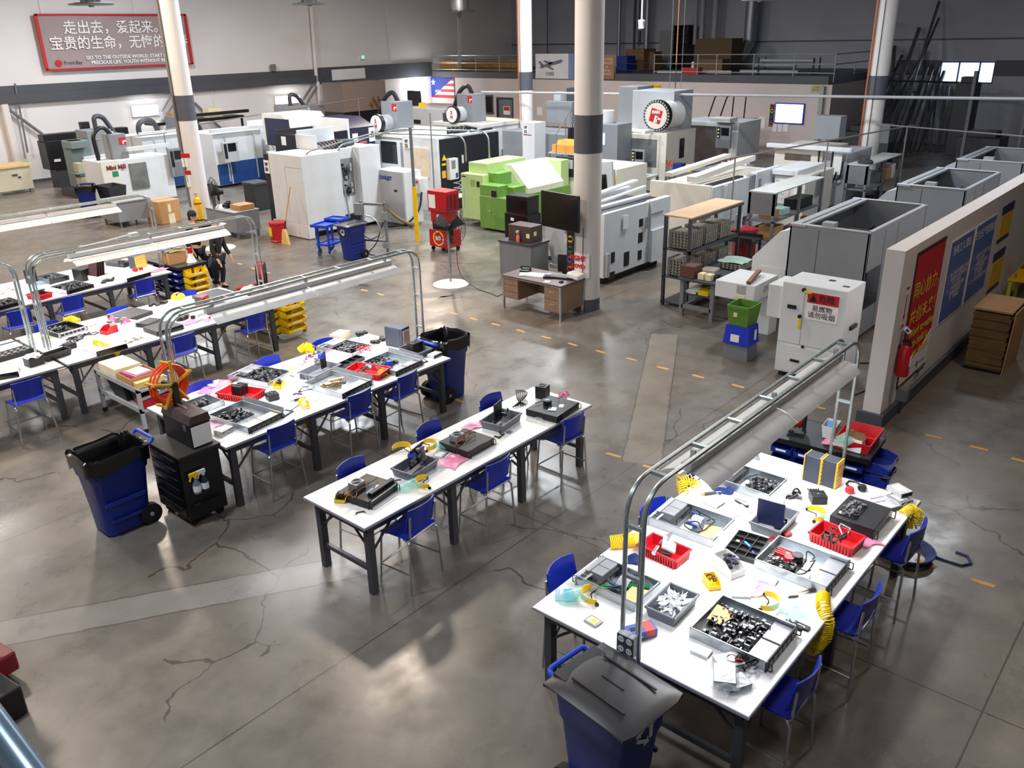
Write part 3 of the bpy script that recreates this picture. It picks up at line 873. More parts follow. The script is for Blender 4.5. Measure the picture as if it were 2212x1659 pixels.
for lab, x, y, rz in [
  ('blue stool at the near end of the narrow middle table, on its camera side', 4.99,5.86,.12),
  ('blue stool at the middle of the narrow middle table, near the pink bag', 6.2,5.87,.02),
  ('blue stool at the far end of the narrow middle table, by the server with cooler', 7.68,5.92,-.03),
  ('blue stool behind the narrow middle table, opposite the yellow parts bin', 5.15,6.72, pi + .1),
  ('blue stool behind the narrow middle table, opposite its middle server', 6.38,6.75, pi + .06),
  ('blue stool behind the narrow middle table, beside the tall power supply cables', 7.48,6.73, pi),
  ('blue stool at the tool chest end of the lamp lit middle table', 5.24,8.6,.03),
  ('blue stool at the lamp lit middle table between its two hanging yellow hoses', 6.5,8.62,.05),
  ('blue stool at the lamp lit middle table by the bagged recycling cart', 7.34,8.6,.1),
  ('blue stool behind the lamp lit middle table, next to the orange hose reel', 5.32,10.22, pi),
  ('blue stool behind the lamp lit middle table, at the open server with card edge', 6.5,10.32, pi - .03),
  ('blue stool behind the lamp lit middle table, near the yellow coil', 7.5,10.3, pi),
  ('blue stool under the sorting tray end of the frame edge table', 3.86,12.72,0),
  ('blue stool at the third row table behind the grey shelf cart', 6.28,12.75,.06),
  ('blue stool at the third row table next to the yellow bin cart', 7.7,12.85,.04),
  ('blue stool behind the third row table by the silver server', 5.17,14.85, pi),
  ('blue stool behind the third row table at the stacked black servers', 6.34,14.7, pi),
  ('blue stool behind the third row table by the round yellow cap', 7.65,14.65, pi),
  ('blue stool in the far row with a yellow sticker on it', 5.18,16.45,0),
  ('blue stool in the far row at the middle of its table', 6.18,16.6,0),
  ('blue stool in the far row beside the yellow bins', 7.62,16.62,0),
  ('blue stool on the aisle side of the big lamp lit table, at its mask end', 5.06,3.7, pi + .05),
  ('blue stool on the aisle side of the big lamp lit table, behind its middle server', 6.44,3.62, pi - .1),
  ('blue stool on the aisle side of the big lamp lit table under the lamp reflector', 7.42,3.66, pi - .05),
  ('blue stool tucked in at the front corner of the big lamp lit table', 5.14,1.86,-.02),
  ('blue stool at the big lamp lit table by the long hanging yellow coil', 6.36,1.83,0),
  ('blue stool at the big lamp lit table above the blue air hose', 7.68,1.86,-.04)]:
 if not used:
  stool0.location = (x, y, 0)
  stool0.rotation_euler = (0,0, rz)
  stool0['label'] = lab
  used = True
 else:
  dup(stool0, lab, (x, y, 0), rz)
# ---------------------------------------------------------------- lamp arches over the tables
def lamp_arch(label, x0, x1, y, r0, r1, near=True, far=True, top=2.36, near_box=False, power=70):
 t = thing('lamp_arch', label, 'lamp', (0, y, 0), group='lamp arches over the assembly tables')
 for s in (-1,1):
  pts = []
  if near:
   pts += [(x0, s * .075, TT - .2),(x0, s * .075, top)]
  else:
   pts += [(x0, s * .075, top)]
  pts += [(x1, s * .075, top),(x1, s * .075, TT - .2)] if far else [(x1, s * .075, top)]
  MB().tube(arc_pts(pts, .28,8),.019,8).obj('frame_pipe', galv, t)
 n = 7
 for i in range(n):
  xx = x0 + .3 + (x1 - x0 - .6) * i / (n - 1)
  MB().box(xx - .016, xx + .016,-.075,.075, top - .016, top + .012).obj('rung', galv, t)
 for xx, on in ((x0, near),(x1, far)):
  if on:
   for z in (1.1,1.62,2.05):
    MB().box(xx - .014, xx + .014,-.075,.075, z - .014, z + .014).obj('rung', galv, t)
   MB().box(xx - .035, xx + .035,-.1,.1, TT - .06, TT - .034).obj('clamp_plate', steel_mid, t)
 # folded white reflector with two tubes inside
 half = (r1 - r0) / 2
 for a, b in ((r0, r0 + half - .006),(r0 + half + .006, r1)):
  MB().grid(lambda u, v: (a + (b - a) * u, .24 * sin((v - .5) * 2.2) / sin(1.1), top - .14 - .155 * (1 - cos((v - .5) * 2.3))),1,14,.006).obj('reflector', white_pl, t)
  MB().box(a, b, -.045,.045, top - .135, top - .075).obj('ballast_housing', white_pl, t)
  for s in (-1,1):
   MB().cyl((a + .03, s * .075, top - .19),(b - .03, s * .075, top - .19),.016, n=8).obj('lamp_tube', tube_glow, t)
 hg = MB()
 for xx in (r0 + .1, r0 + half, r1 - .1):
  hg.box(xx - .012, xx + .012,-.02,.02, top - .08, top)
 hg.obj('hanger', steel_lt, t)
 if near:
  MB().tube(arc_pts([(x0 + .06,-.015, TT - .15),(x0 + .06,-.015, top - .06),(r0 + .1,-.015, top - .06)], .3,8),.013,8).obj('conduit', galv, t)
 if near_box:
  MB().box(x0 - .075, x0 - .02,-.075,.075, TT + .09, TT + .26).obj('outlet_box', steel_lt, t, bevel=.006)
  q = MB()
  for sy in (-.036,.036):
   for z in (TT + .13, TT + .22):
    q.cyl((x0 - .08, sy, z),(x0 - .074, sy, z),.028, n=14)
  q.obj('socket_face', M('outlet_white', (214,220,222),.4), t)
  q = MB()
  q.box(x0 - .078, x0 - .0745,-.074,.074, TT + .092, TT + .258)
  q.obj('cover_plate', steel_dark, t)
  q = MB()
  for sy in (-.036,.036):
   for z in (TT + .13, TT + .22):
    for d in (-.01,.01):
     q.box(x0 - .0815, x0 - .079, sy + d - .002, sy + d + .002, z - .004, z + .01)
  q.obj('socket_slots', black_ink, t)
 l = area('table_lamp_light', ((r0 + r1) / 2, y, top - .22), r1 - r0 - .2, power, (1,1,1),.22)
 l.name = 'table_lamp_light'
 return t
lamp_arch('steel lamp arch with long white reflector over the big table, outlet box on its post', 4.5,8.62,2.8,5.2,8.25, near_box=True)
lamp_arch('steel lamp arch over the table with the orange hose reel', 4.52,8.66,9.5,5.1,8.15)
lamp_arch('steel lamp arch over the third row table in front of the two people', 4.72,8.72,13.95,5.35,8.1, power=60)
lamp_arch('steel lamp arch over the table running out of the frame', .6,4.52,13.95,1.1,3.9, power=60)
lamp_arch('steel lamp arch over the farthest row of tables', 4.7,8.75,17.85,5.2,8.0, power=60)
lamp_arch('steel lamp arch at the frame edge over the farthest row', .7,4.6,17.85,1.2,3.9, power=60)
jb = tag(MB().cb((0,0,.03),(.14,.1,.06)).tube([(-.07,0,.04),(-.5,.02,.0),(-.9,.03,-.02)], .014,6).obj('junction_box', white_pl), 'white junction box on top of the third row lamp arch', 'junction box', loc=(6.45,13.95,2.372))
# ================================================================ machine tools
class Mc:
 """a machine whose parts are given in room coordinates"""
 def __init__(s, name, label, cat, x, y, group=None):
  s.x, s.y = x, y
  s.t = thing(name, label, cat, (x, y, 0), group=group)
 def mb(s):
  return MB(MT((-s.x, -s.y, 0)))
 def box(s, name, mat, *bx, bevel=.012, parent=None):
  m = s.mb()
  for b in bx:
   m.box(*b)
  return m.obj(name, mat, parent or s.t, bevel=bevel)
 def fx(s, name, mat, x, a, b, d=.02, parent=None):
  return s.box(name, mat, (x - d, x + .002, min(a[0], b[0]), max(a[0], b[0]), min(a[1], b[1]), max(a[1], b[1])), bevel=0, parent=parent)
 def fy(s, name, mat, y, a, b, d=.02, parent=None):
  return s.box(name, mat, (min(a[0], b[0]), max(a[0], b[0]), y - d, y + .002, min(a[1], b[1]), max(a[1], b[1])), bevel=0, parent=parent)
 def cyl(s, name, mat, a, b, r, n=14, r2=None):
  return s.mb().cyl(a, b, r, r2, n).obj(name, mat, s.t)
 def tube(s, name, mat, pts, r, n=8):
  return s.mb().tube(pts, r, n).obj(name, mat, s.t)
 def tx(s, body, size, x, yz, mat, bold=.0, sx=1.0):
  return text(body, size, (x - s.x, yz[0] - s.y, yz[1]), '-x', mat, s.t, bold=bold, sx=sx)
 def ty(s, body, size, y, xz, mat, bold=.0, sx=1.0):
  return text(body, size, (xz[0] - s.x, y - s.y, xz[1]), '-y', mat, s.t, bold=bold, sx=sx)
def haas_mark(m, face, at, s):
 """small red square mark with white strokes on a -x or -y face; at = (x,y,z) of its middle"""
 x, y, z = at
 if face == '-x':
  m.box('emblem', red_ink, (x - .012, x, y - s, y + s, z - s, z + s), bevel=0)
  m.box('emblem_strokes', white_ink, (x - .016, x - .012, y - s * .2, y + s * .1, z - s * .8, z + s * .1),(x - .016, x - .012, y - s, y - s * .2, z - s * .2, z + .02), bevel=0)
 else:
  m.box('emblem', red_ink, (x - s, x + s, y - .012, y, z - s, z + s), bevel=0)
  m.box('emblem_strokes', white_ink, (x - s * .1, x + s * .2, y - .016, y - .012, z - s * .8, z + s * .1),(x + s * .2, x + s, y - .016, y - .012, z - s * .2, z + .02), bevel=0)
def control_panel(m, x, y, z, s=1.0):
 """pendant operator panel facing -x, its middle at (x, y, z)"""
 m.box('control_panel', cnc_grey, (x, x + .12 * s, y - .34 * s, y + .34 * s, z - .5 * s, z + .42 * s))
 m.box('panel_screen', screen_off, (x - .01, x, y - .26 * s, y + .1 * s, z + .02, z + .34 * s), bevel=0)
 m.box('button_strip', black_pl, (x - .008, x, y + .14 * s, y + .3 * s, z - .1 * s, z + .36 * s), bevel=0)
 m.box('keyboard', steel_mid, (x - .01, x, y - .28 * s, y + .3 * s, z - .44 * s, z - .14 * s), bevel=0)
 for i, c in enumerate((white_pl, yel_pl, white_pl)):
  m.mb().cyl((x - .03, y + .22 * s, z + (.26 - .14 * i) * s),(x - .005, y + .22 * s, z + (.26 - .14 * i) * s),.04 * s, n=12).obj('knob', c, m.t)
# ---- the big white machining centre (number 50)
m = Mc('machining_center', 'big white machining centre numbered 50 behind the blue bins', 'machine', 14.39,20.19)
m.box('main_body', cnc_white, (14.39,15.75,20.19,21.75,.42,2.34),(14.39,14.6,20.19,21.9,.02,.42),(15.75,17.35,20.6,21.95,.1,2.34))
m.box('end_panel', cnc_blk, (14.42,15.2,21.76,22.05,.3,2.3))
m.box('door_column', cnc_white, (15.15,15.78,20.3,20.7,.12,2.36))
m.box('side_column', cnc_white, (16.55,17.35,20.3,20.7,.1,2.36))
m.box('base', cnc_blk, (14.62,17.2,20.5,21.9,0,.42))
m.fy('door_window', screen_off, 20.3,(15.321,1.741),(15.669,0.894))
m.fy('window_frame', cnc_lgrey, 20.3,(15.724,1.742),(15.752,0.867), d=.03)
for i in range(6):
 a = (15.43,1.936)
 m.box('vent_slot', cnc_grey, (a[0] + i * .045, a[0] + i * .045 + .022,20.285,20.3, a[1] + .02, a[1] + .16), bevel=0)
m.box('service_alcove', cnc_grey, (15.8,16.52,20.595,20.6,.95,2.05), bevel=0)
q = m.mb()
for i in range(14):
 x, z = 15.95 + RR() * .42,1.05 + RR() * .85
 q.cb((x, 20.54, z),(RU(.05,.12),.1, RU(.05,.12)))
q.obj('valve_block', steel_dark, m.t)
q = m.mb()
for i in range(7):
 x, z = 15.95 + RR() * .42,1.05 + RR() * .85
 q.cb((x, 20.5, z),(.06,.08,.1))
q.obj('filter_bowl', steel_lt, m.t)
m.fx('side_seam', cnc_lgrey, 14.39,(21.0,.6),(21.015,2.0), d=.004)
m.fx('side_seam', cnc_lgrey, 14.39,(21.0,2.0),(20.2,2.015), d=.004)
m.box('number_plate', paper, (14.39,14.41,21.78,22.02,1.75,2.12), bevel=0)
m.tx('VF\n50', .14,14.385,(21.9,1.93), black_ink, bold=.006)
m.box('rear_splash_panel', cnc_white, (15.5,15.56,20.95,21.9,2.34,2.75),(15.56,16.9,21.85,21.92,2.34,2.85))
q = m.mb()
for i in range(7):
 q.tube([(15.7 + .12 * i, 20.75,2.36),(15.75 + .13 * i, 21.1,2.5 + .05 * RR()),(16.0 + .1 * i, 21.7,2.42)], .04,7)
q.obj('hose_bundle', black_pl, m.t)
m.box('coolant_pump', steel_dark, (16.4,16.9,20.9,21.3,2.36,2.52))
m.box('base_cover', cnc_grey, (14.7,15.1,20.25,20.5,.18,.38))
# ---- dark hooded machine behind it
m = Mc('machining_center', 'white machine with dark navy hood standing behind the big centre numbered 50', 'machine', 18.6,25.4)
m.box('lower_body', cnc_white, (18.6,21.6,25.4,28.2,0,1.5))
m.box('open_tray', cnc_blk, (18.62,18.68,25.45,27.6,1.5,2.2),(18.62,20.3,25.45,25.52,1.5,2.25),(18.68,20.3,27.5,27.6,1.5,2.3),(18.62,20.3,25.45,27.6,1.48,1.52))
m.box('tray_sheet', kraft, (18.75,20.2,25.6,27.45,1.95,2.0), bevel=0)
q = m.mb()
q.prism([(25.45,1.5),(25.45,2.3),(26.2,2.62),(27.4,2.62),(27.4,1.5)], 20.35,21.55, 'x')
q.obj('slanted_hood', navy_pl, m.t)
m.box('hood_edge', cnc_white, (20.3,20.38,25.42,27.45,1.5,2.64))
q = m.mb()
q.prism([(27.6,1.6),(27.6,2.3),(28.1,2.75),(29.4,2.75),(29.4,1.6)], 19.4,21.2, 'x')
q.obj('rear_hood', cnc_cream, m.t)
m.box('side_window', navy_pl, (19.36,19.41,27.7,29.2,1.6,2.6), bevel=0)
m.fx('number_sheet', paper, 18.62,(26.9,1.8),(27.15,2.1))
m.fy('sheet', paper, 25.45,(20.5,1.8),(20.75,2.1))
m.fy('number_plate', paper, 25.44,(21.28,1.75),(21.55,2.25))
m.ty('VF\n54', .13,25.41,(21.42,2.0), black_ink, bold=.006)
m.fy('nameplate', M('pale_red_plate', (196,96,104),.5),25.44,(20.8,1.72),(21.15,1.8))
# ---- tall white and black machine (number 52)
m = Mc('machining_center', 'tall white and black machine numbered 52 behind the red tool cabinet', 'machine', 19.41,19.93)
m.box('main_body', cnc_white, (19.41,19.75,19.93,21.55,0,2.35),(19.75,22.3,20.02,21.55,0,2.36))
m.box('black_side', cnc_blk, (19.5,22.32,19.9,20.03,.05,2.3), bevel=.004)
m.fx('ribbed_panel', M('cream_panel', (224,206,184),.5),19.41,(21.019,2.016),(20.344,1.081))
m.fx('number_plate', paper, 19.41,(21.482,2.252),(21.177,1.977))
m.tx('VF\n52', .14,19.385,(21.34,2.114), black_ink, bold=.006)
a, b = (19.744,1.69),(20.125,1.025)
m.box('cooling_unit', white_pl, (a[0], b[0], 19.72,19.9, b[1], a[1]))
m.fy('cooling_grille', cnc_grey, 19.72,(a[0] + .06, a[1] - .32),(b[0] - .14, a[1] - .06), d=.006)
m.fy('cooling_badge', blue_ink, 19.72,(b[0] - .14, b[1] + .05),(b[0] - .04, b[1] + .2), d=.006)
q = m.mb()
c = (19.662,1.728)
q.prism([(c[0] - .1, c[1] - .08),(c[0] + .1, c[1] - .08),(c[0], c[1] + .1)], 19.885,19.9, 'y')
q.obj('warning_triangle', yel_ink, m.t)
m.fy('yellow_label', yel_ink, 19.9,(19.545,1.554),(19.708,1.49))
m.fy('amber_label', M('amber_label', (240,170,40),.6),19.9,(19.527,1.323),(19.7,1.096))
m.fy('hinge', white_pl, 19.9,(20.475,1.724),(20.547,1.464))
q = m.mb()
for i in range(5):
 q.tube([(20.4 + .2 * i, 20.4 + .2 * RR(),2.38),(20.7 + .2 * i, 20.7,2.5),(21.1 + .2 * i, 20.5 + .2 * RR(),2.4)], .05,7)
q.obj('hose_bundle', black_pl, m.t)
m.box('roof_rail', cnc_blk, (21.2,22.25,20.1,20.2,2.36,2.42),(20.6,21.2,20.3,20.4,2.36,2.44))
# ---- pale grey chiller
m = Mc('coolant_chiller', 'pale grey chiller cabinet with a dark hose, left of the yellow pole', 'chiller', 17.26,19.26)
m.t['label'] = 'pale grey chiller cabinet with a dark hose beside the yellow based pole'
m.box('cabinet', cnc_lgrey, (17.26,18.0,19.26,20.5,.06,1.62))
m.box('side_panel', cnc_white, (17.3,18.0,19.245,19.27,.06,1.6), bevel=.004)
m.tx('COOLJET', .15,17.25,(20.05,1.4), blue_ink, bold=.008)
m.fx('handle', black_pl, 17.26,(19.55,1.02),(19.66,1.08))
m.box('switch_box', white_pl, (17.7,18.05,19.0,19.25,.95,1.4))
m.cyl('red_button', red_pl, (17.69,19.1,1.3),(17.66,19.1,1.3),.035)
m.tube('suction_hose', M('olive_hose', (120,110,70),.6), arc_pts([(17.2,20.1,.62),(17.05,19.9,.58),(17.0,19.3,.3),(17.2,18.9,.1),(17.45,19.2,.08)], .3),.05)
m.tube('power_cable', black_pl, arc_pts([(17.75,19.0,1.0),(17.6,18.95,.5),(17.1,19.0,.12),(16.7,19.6,.05)], .25),.03)
# ---- green lathe
m = Mc('green_lathe', 'two tone green lathe behind the black tool chest', 'machine', 18.32,16.08)
m.box('electric_cabinet', green_lt, (18.5,19.4,17.15,18.05,.22,1.55))
m.box('cabinet_top', green_lt, (18.75,20.5,17.2,17.95,1.55,1.85))
m.box('bed', green_md, (18.32,21.3,16.08,17.15,.06,1.0))
m.box('headstock_cover', green_md, (18.34,18.75,16.4,17.15,.5,1.32),(18.75,21.2,16.75,17.2,1.0,1.6))
m.fx('port', black_pl, 18.34,(16.5,1.0),(16.68,1.18))
q = m.mb()
q.prism([(16.1,1.0),(16.1,1.15),(16.75,1.78),(17.0,1.78),(17.0,1.0)], 19.3,21.0, 'x')
q.obj('sliding_hood', M('cream_green_paint', (226,232,206),.4), m.t)
q = m.mb()
q._add([(19.75,16.19,1.22),(20.7,16.19,1.22),(20.7,16.6,1.62),(19.75,16.6,1.62)], [(0,1,2,3)])
o = q.obj('hood_window', M('hood_glass', (120,124,110),.2), m.t)
m.box('inner_cover', green_md, (18.76,19.28,16.2,16.8,1.0,1.25))
m.box('chip_tray', steel_dark, (20.0,21.0,17.2,17.9,1.55,1.65))
m.box('tailstock', green_lt, (21.0,21.4,16.2,17.1,.9,1.75))
m.box('front_handle', steel_lt, (18.3,18.34,16.7,16.78,.55,.6))
for dx, dy in ((.1,.1),(.1,.9),(2.8,.1)):
 m.box('foot', steel_dark, (18.4 + dx, 18.48 + dx, 16.1 + dy, 16.18 + dy, 0,.22), bevel=0)
m.fx('cabinet_slot', black_pl, 18.5,(17.85,1.45),(18.0,1.48))
m.fx('cabinet_switch', black_pl, 18.5,(17.3,1.2),(17.4,1.36))
m.fx('cabinet_grille', M('green_grille', (150,170,120),.5),18.5,(17.5,1.2),(17.65,1.4))
# ---- white lathe in the middle behind the black television
m = Mc('turning_center', 'white lathe with low windows behind the black television column', 'machine', 15.41,10.68)
m.box('side_panel', cnc_white, (15.41,17.25,10.68,10.78,.18,1.64),(17.25,18.1,10.62,10.78,.2,1.66))
q = m.mb()
q.prism([(10.72,.25),(10.72,1.6),(11.9,1.55),(12.35,.75),(12.2,.25)], 15.5,18.0, 'x')
q.obj('main_body', cnc_lgrey, m.t)
m.box('base', black_met, (15.6,17.9,10.8,12.0,0,.25))
for a, b in (((15.696,0.725),(15.836,0.483)),((16.225,0.621),(16.436,0.292)),((16.827,1.292),(16.977,1.114)),((16.808,0.969),(16.983,0.738)),
             ((16.815,0.548),(16.97,0.327)),((15.604,0.272),(15.853,0.087))):
 m.fy('opening', black_pl, 10.68, a, b, d=.01)
m.box('drain_filter', steel_lt, (15.45,15.55,10.6,10.68,.2,.75))
m.fy('vent_panel', cnc_white, 10.62,(17.236,0.966),(17.865,0.2), d=.06)
m.fy('door_vent', cnc_grey, 10.62,(17.009,1.311),(17.19,1.04), d=.006)
m.fy('handle_recess', cnc_grey, 10.62,(17.206,1.366),(17.765,1.342), d=.02)
m.box('hanging_sheet', paper, ((16.105,1.359)[0], (16.315,1.323)[0], 10.64,10.66,(16.209,1.183)[1], (16.192,1.491)[1]), bevel=0)
m.box('roof_rail', cnc_white, (15.5,17.9,11.05,11.2,1.62,1.7),(15.5,18.0,11.7,11.82,1.7,1.8))
m.box('roof_gap', black_met, (15.55,17.9,10.8,11.05,1.6,1.63),(15.9,17.6,11.25,11.65,1.58,1.66), bevel=0)
q = m.mb()
q.cb((16.7,11.5,1.9),(2.4,.16,.05), ry=-.06).cb((16.9,11.3,1.78),(2.2,.1,.04), ry=-.05)
q.obj('conveyor_rail', cnc_white, m.t)
m.fx('front_chart', paper, 15.5,(11.0,1.0),(11.6,1.5), d=.012)
m.fx('yellow_label', yel_ink, 15.5,(11.6,.42),(11.75,.58), d=.012)
m.box('front_step', cnc_lgrey, (15.42,15.52,10.8,12.25,.2,.3))
# ---- second white lathe behind it
m = Mc('turning_center', 'second white lathe, behind the egg crate rack', 'machine', 19.89,10.47)
m.t['label'] = 'long white lathe standing behind the rack of stacked pulp trays'
m.box('side_panel', cnc_white, (19.89,22.0,10.47,10.58,.55,1.61),(22.25,23.9,10.4,10.58,.2,1.7))
m.box('main_body', cnc_cream, (19.95,23.8,10.58,12.1,.2,1.6))
m.box('front_panel', cnc_cream, (19.85,19.97,10.5,12.3,.3,1.65))
m.box('column', cnc_grey, (21.98,22.26,10.42,10.58,.1,1.65))
m.fy('vent_panel', cnc_white, 10.4,(22.7,.5),(23.6,1.3), d=.06)
m.fy('door_vent', cnc_grey, 10.4,(22.4,1.2),(22.55,1.5), d=.006)
m.box('hanging_sheet', paper, (20.5,20.66,10.43,10.46,1.25,1.58), bevel=0)
m.box('roof_gap', black_met, (20.0,21.9,10.62,10.8,1.6,1.64), bevel=0)
q = m.mb()
q.cb((21.6,11.1,1.85),(3.4,.25,.14), ry=-.05).cb((21.2,11.6,1.95),(3.2,.2,.1), ry=-.04)
q.obj('conveyor_rail', cnc_cream, m.t)
m.box('base', black_met, (20.1,23.7,10.7,12.0,0,.2))
# ---- white milling machine with the large round tool drum
m = Mc('vertical_mill', 'white milling machine with a large round red marked tool drum on top', 'machine', 26.2,15.65)
m.box('main_body', cnc_cream, (26.2,28.2,15.65,19.3,.1,2.1))
m.box('door', cnc_cream, (26.14,26.22,15.9,18.2,.5,2.02))
m.fx('door_window', glass_gr, 26.14,(17.088,1.872),(15.979,0.935), d=.015)
m.fy('side_window', glass_dk, 15.65,(27.085,1.827),(27.413,1.158), d=.015)
m.box('spindle_column', cnc_lgrey, (27.0,28.3,15.9,17.6,2.1,3.4))
m.box('column_back', cnc_grey, (27.3,28.4,17.6,18.4,2.1,3.5))
c = Vector((26.3,(16.115,2.644)[0], (16.115,2.644)[1]))
q = m.mb()
q.cyl(c, c + Vector((1.0,-.12,0)),.44, n=36)
q.obj('drum_body', white_pl, m.t)
q = m.mb()
q.cyl(c + Vector((-.06,0,0)), c + Vector((.12,0,0)),.52, n=36)
q.obj('tool_ring', black_pl, m.t)
q = m.mb()
for i in range(30):
 a = i * pi / 15
 p = c + Vector((-.07,.48 * cos(a),.48 * sin(a)))
 q.cyl(p, p + Vector((.03,0,0)),.032, n=8)
q.obj('tool_pocket', steel_lt, m.t)
m.mb().cyl(c + Vector((-.1,0,0)), c + Vector((-.04,0,0)),.43, n=36).obj('drum_face', M('drum_cream', (222,214,200),.5), m.t)
q = MB(MT((-m.x, -m.y, 0)) @ MT(c + Vector((-.105,0,0))) @ MR(.25,4, 'X'))
q.box(-.01,0,-.22,.22,-.22,.22)
q.obj('drum_emblem', red_ink, m.t)
q = MB(MT((-m.x, -m.y, 0)) @ MT(c + Vector((-.116,0,0))) @ MR(.25,4, 'X'))
q.box(-.005,0,-.04,.02,-.22,.02).box(-.005,0,-.22,-.04,-.08,-.02).box(-.005,0,-.1,-.06,-.2,.02)
q.obj('drum_strokes', white_ink, m.t)
m.tx('SWH', .14, c[0] - .115,(c[1] - .01, c[2] + .12), white_ink, bold=.008)
control_panel(m, 25.6,(16.41,1.23)[0], (16.41,1.23)[1], .8)
m.tx('V-h', .32,26.19,(15.395,1.073), red_ink, bold=.012)
m.box('panel_arm', white_pl, (25.7,26.3,16.2,16.3,2.08,2.2))
m.box('base', black_met, (26.3,28.1,15.75,19.2,0,.1))
# ---- the mill behind it near the grey wall (control panel beside the shelf)
m = Mc('vertical_mill', 'grey windowed mill with control panel beside the dark storage rack', 'machine', 29.2,15.6)
m.box('main_body', cnc_white, (29.4,31.2,14.6,17.0,0,2.2))
m.fx('door_window', M('brown_tinted_window', (92,84,78),.2, var=.2, scale=3),29.4,(14.95,.6),(16.9,2.05), d=.015)
control_panel(m, 28.9,(14.933,1.815)[0], (14.93,1.783)[1], .85)
m.box('panel_arm', white_pl, (28.9,29.5,14.7,15.5,2.25,2.4))
m.fx('number_mark', paper, 29.4,(14.62,.6),(14.9,1.3), d=.01)
m.tx('30', .3,29.385,(14.76,.9), red_ink, bold=.01)
# ---- wide white machine with rounded window, at the pale column
m = Mc('vertical_mill', 'wide white milling machine with a rounded window and grey control box', 'machine', 25.5,9.9)
m.box('main_body', cnc_cream, (25.5,27.5,9.9,11.4,.1,1.98))
m.box('side_wall', cnc_lgrey, (25.6,27.6,9.2,9.9,.1,1.9))
m.box('top_beam', cnc_white, (25.3,25.5,9.0,11.6,1.98,2.1))
m.fx('rounded_window', M('brown_tinted_window', (92,84,78),.2),25.5,(11.065,1.812),(10.26,1.623), d=.012)
m.box('control_box', cnc_grey, (26.0,26.5,(9.677,2.659)[0], (10.428,2.625)[0], (9.969,2.22)[1], (10.052,2.893)[1]))
m.box('switch_box', white_pl, (25.45,25.6,9.3,9.55,1.3,1.9))
m.tube('cable_loop', cable, arc_pts([(25.45,10.0,2.0),(25.4,9.95,1.0),(25.4,9.5,.95),(25.4,9.4,1.4)], .3),.025)
m.tube('cable_loop', cable, arc_pts([(25.5,9.6,2.0),(25.45,9.6,1.2),(25.45,9.3,1.15),(25.45,9.25,1.7)], .2),.025)
m.box('base', black_met, (25.6,27.4,9.9,11.3,0,.1))
m = Mc('white_machine_bed', 'low white machine with a paper hung on its flank, beyond the grey topped rack', 'machine', 23.2,9.4)
m.box('main_body', cnc_cream, (23.2,25.2,9.4,10.3,.1,1.55))
m.box('slanted_cover', cnc_white, (23.1,25.0,9.6,10.35,1.55,1.7))
m.box('hanging_sheet', paper, (23.18,23.2,9.5,9.7,1.0,1.4), bevel=0)
m.box('vent_plate', cnc_grey, (23.9,24.2,9.37,9.4,.9,1.5), bevel=0)
m.box('chart', paper, (23.17,23.2,9.85,10.28,.75,1.5), bevel=0)
m.tx('- - - - -\n- - - -\n- - - - -\n- - -\n- - - -', .12,23.165,(10.06,1.15), steel_dark)
# ---- two mills with small tool drums in the back row
for (x, y, zt, du, dv, lab) in [(22.0,25.3,2.0,(25.64,2.333),(25.585,2.715), 'white mill with small round tool drum behind the hooded machine'),
        (26.2,25.4,2.0,(25.773,2.318),(25.646,2.724), 'white mill with small round tool drum below the star flag')]:
 m = Mc('vertical_mill', lab, 'machine', x, y)
 m.box('main_body', cnc_white, (x, x + 2.6, y - 1.2, y + 1.6,0,1.85))
 m.box('top_edge', cnc_cream, (x - .05, x + 2.6, y - 1.25, y + 1.65,1.85, zt))
 m.fx('door_window', glass_dk, x, (y - .55,.9),(y + .35,1.7), d=.015)
 m.fx('side_slot', cnc_grey, x, (y - 1.1,.6),(y - .75,1.7), d=.015)
 c = Vector((x - .1, du[0], du[1]))
 m.cyl('drum_body', cnc_lgrey, c, c + Vector((.9,-.1,0)),.3, n=24)
 m.cyl('tool_ring', black_pl, c + Vector((-.05,0,0)), c + Vector((.1,0,0)),.35, n=24)
 m.cyl('drum_face', paper, c + Vector((-.08,0,0)), c + Vector((-.03,0,0)),.3, n=24)
 m.tx('2\nH', .18, c[0] - .085,(c[1], c[2]), red_ink, bold=.01)
 m.box('spindle_head', cnc_grey, (x + .4, x + 1.2, dv[0] - .55, dv[0] + .35, zt, dv[1] + .38))
 haas_mark(m, '-x', (x + .4, dv[0] - .4, dv[1] + .18),.13)
 m.tube('cable_duct', black_pl, arc_pts([(x + .5, dv[0] + .9, zt),(x + .6, dv[0] + .35, dv[1] + .5),(x + .8, dv[0] + .05, dv[1] + .75),(x + .9, dv[0] - .1, dv[1] + .3)], .3),.09)
 m.box('motor_block', steel_dark, (x + .1, x + .9, du[0] + .3, du[0] + .8, zt, zt + .35))
# ---- white enclosures and grey heads in the back rows
m = Mc('machining_center', 'long pale grey machine body below the bright wall lamp', 'machine', 29.4,29.6)
m.box('main_body', cnc_lgrey, (29.4,32.2,29.6,33.2,0,2.15))
m.fx('opening', black_pl, 29.4,(31.694,1.617),(31.225,1.422), d=.012)
m.fx('opening', black_pl, 29.4,(32.84,1.481),(32.246,1.376), d=.012)
m.box('monitor', black_pl, (29.9,30.0,(31.711,2.566)[0], (32.603,2.542)[0], 2.2,2.9))
m.box('base', black_met, (29.5,32.1,29.7,33.1,0,.1))
m = Mc('machining_center', 'machine with the white tower numbered 53 and an orange carton in front', 'machine', 26.2,21.4)
m.box('tower', cnc_white, (26.0,26.7,21.35,21.95,.1,2.2))
m.box('grey_body', cnc_grey, (26.7,29.0,20.3,23.6,.1,1.75))
m.box('black_flank', cnc_blk, (26.75,28.5,20.25,20.32,.3,2.0))
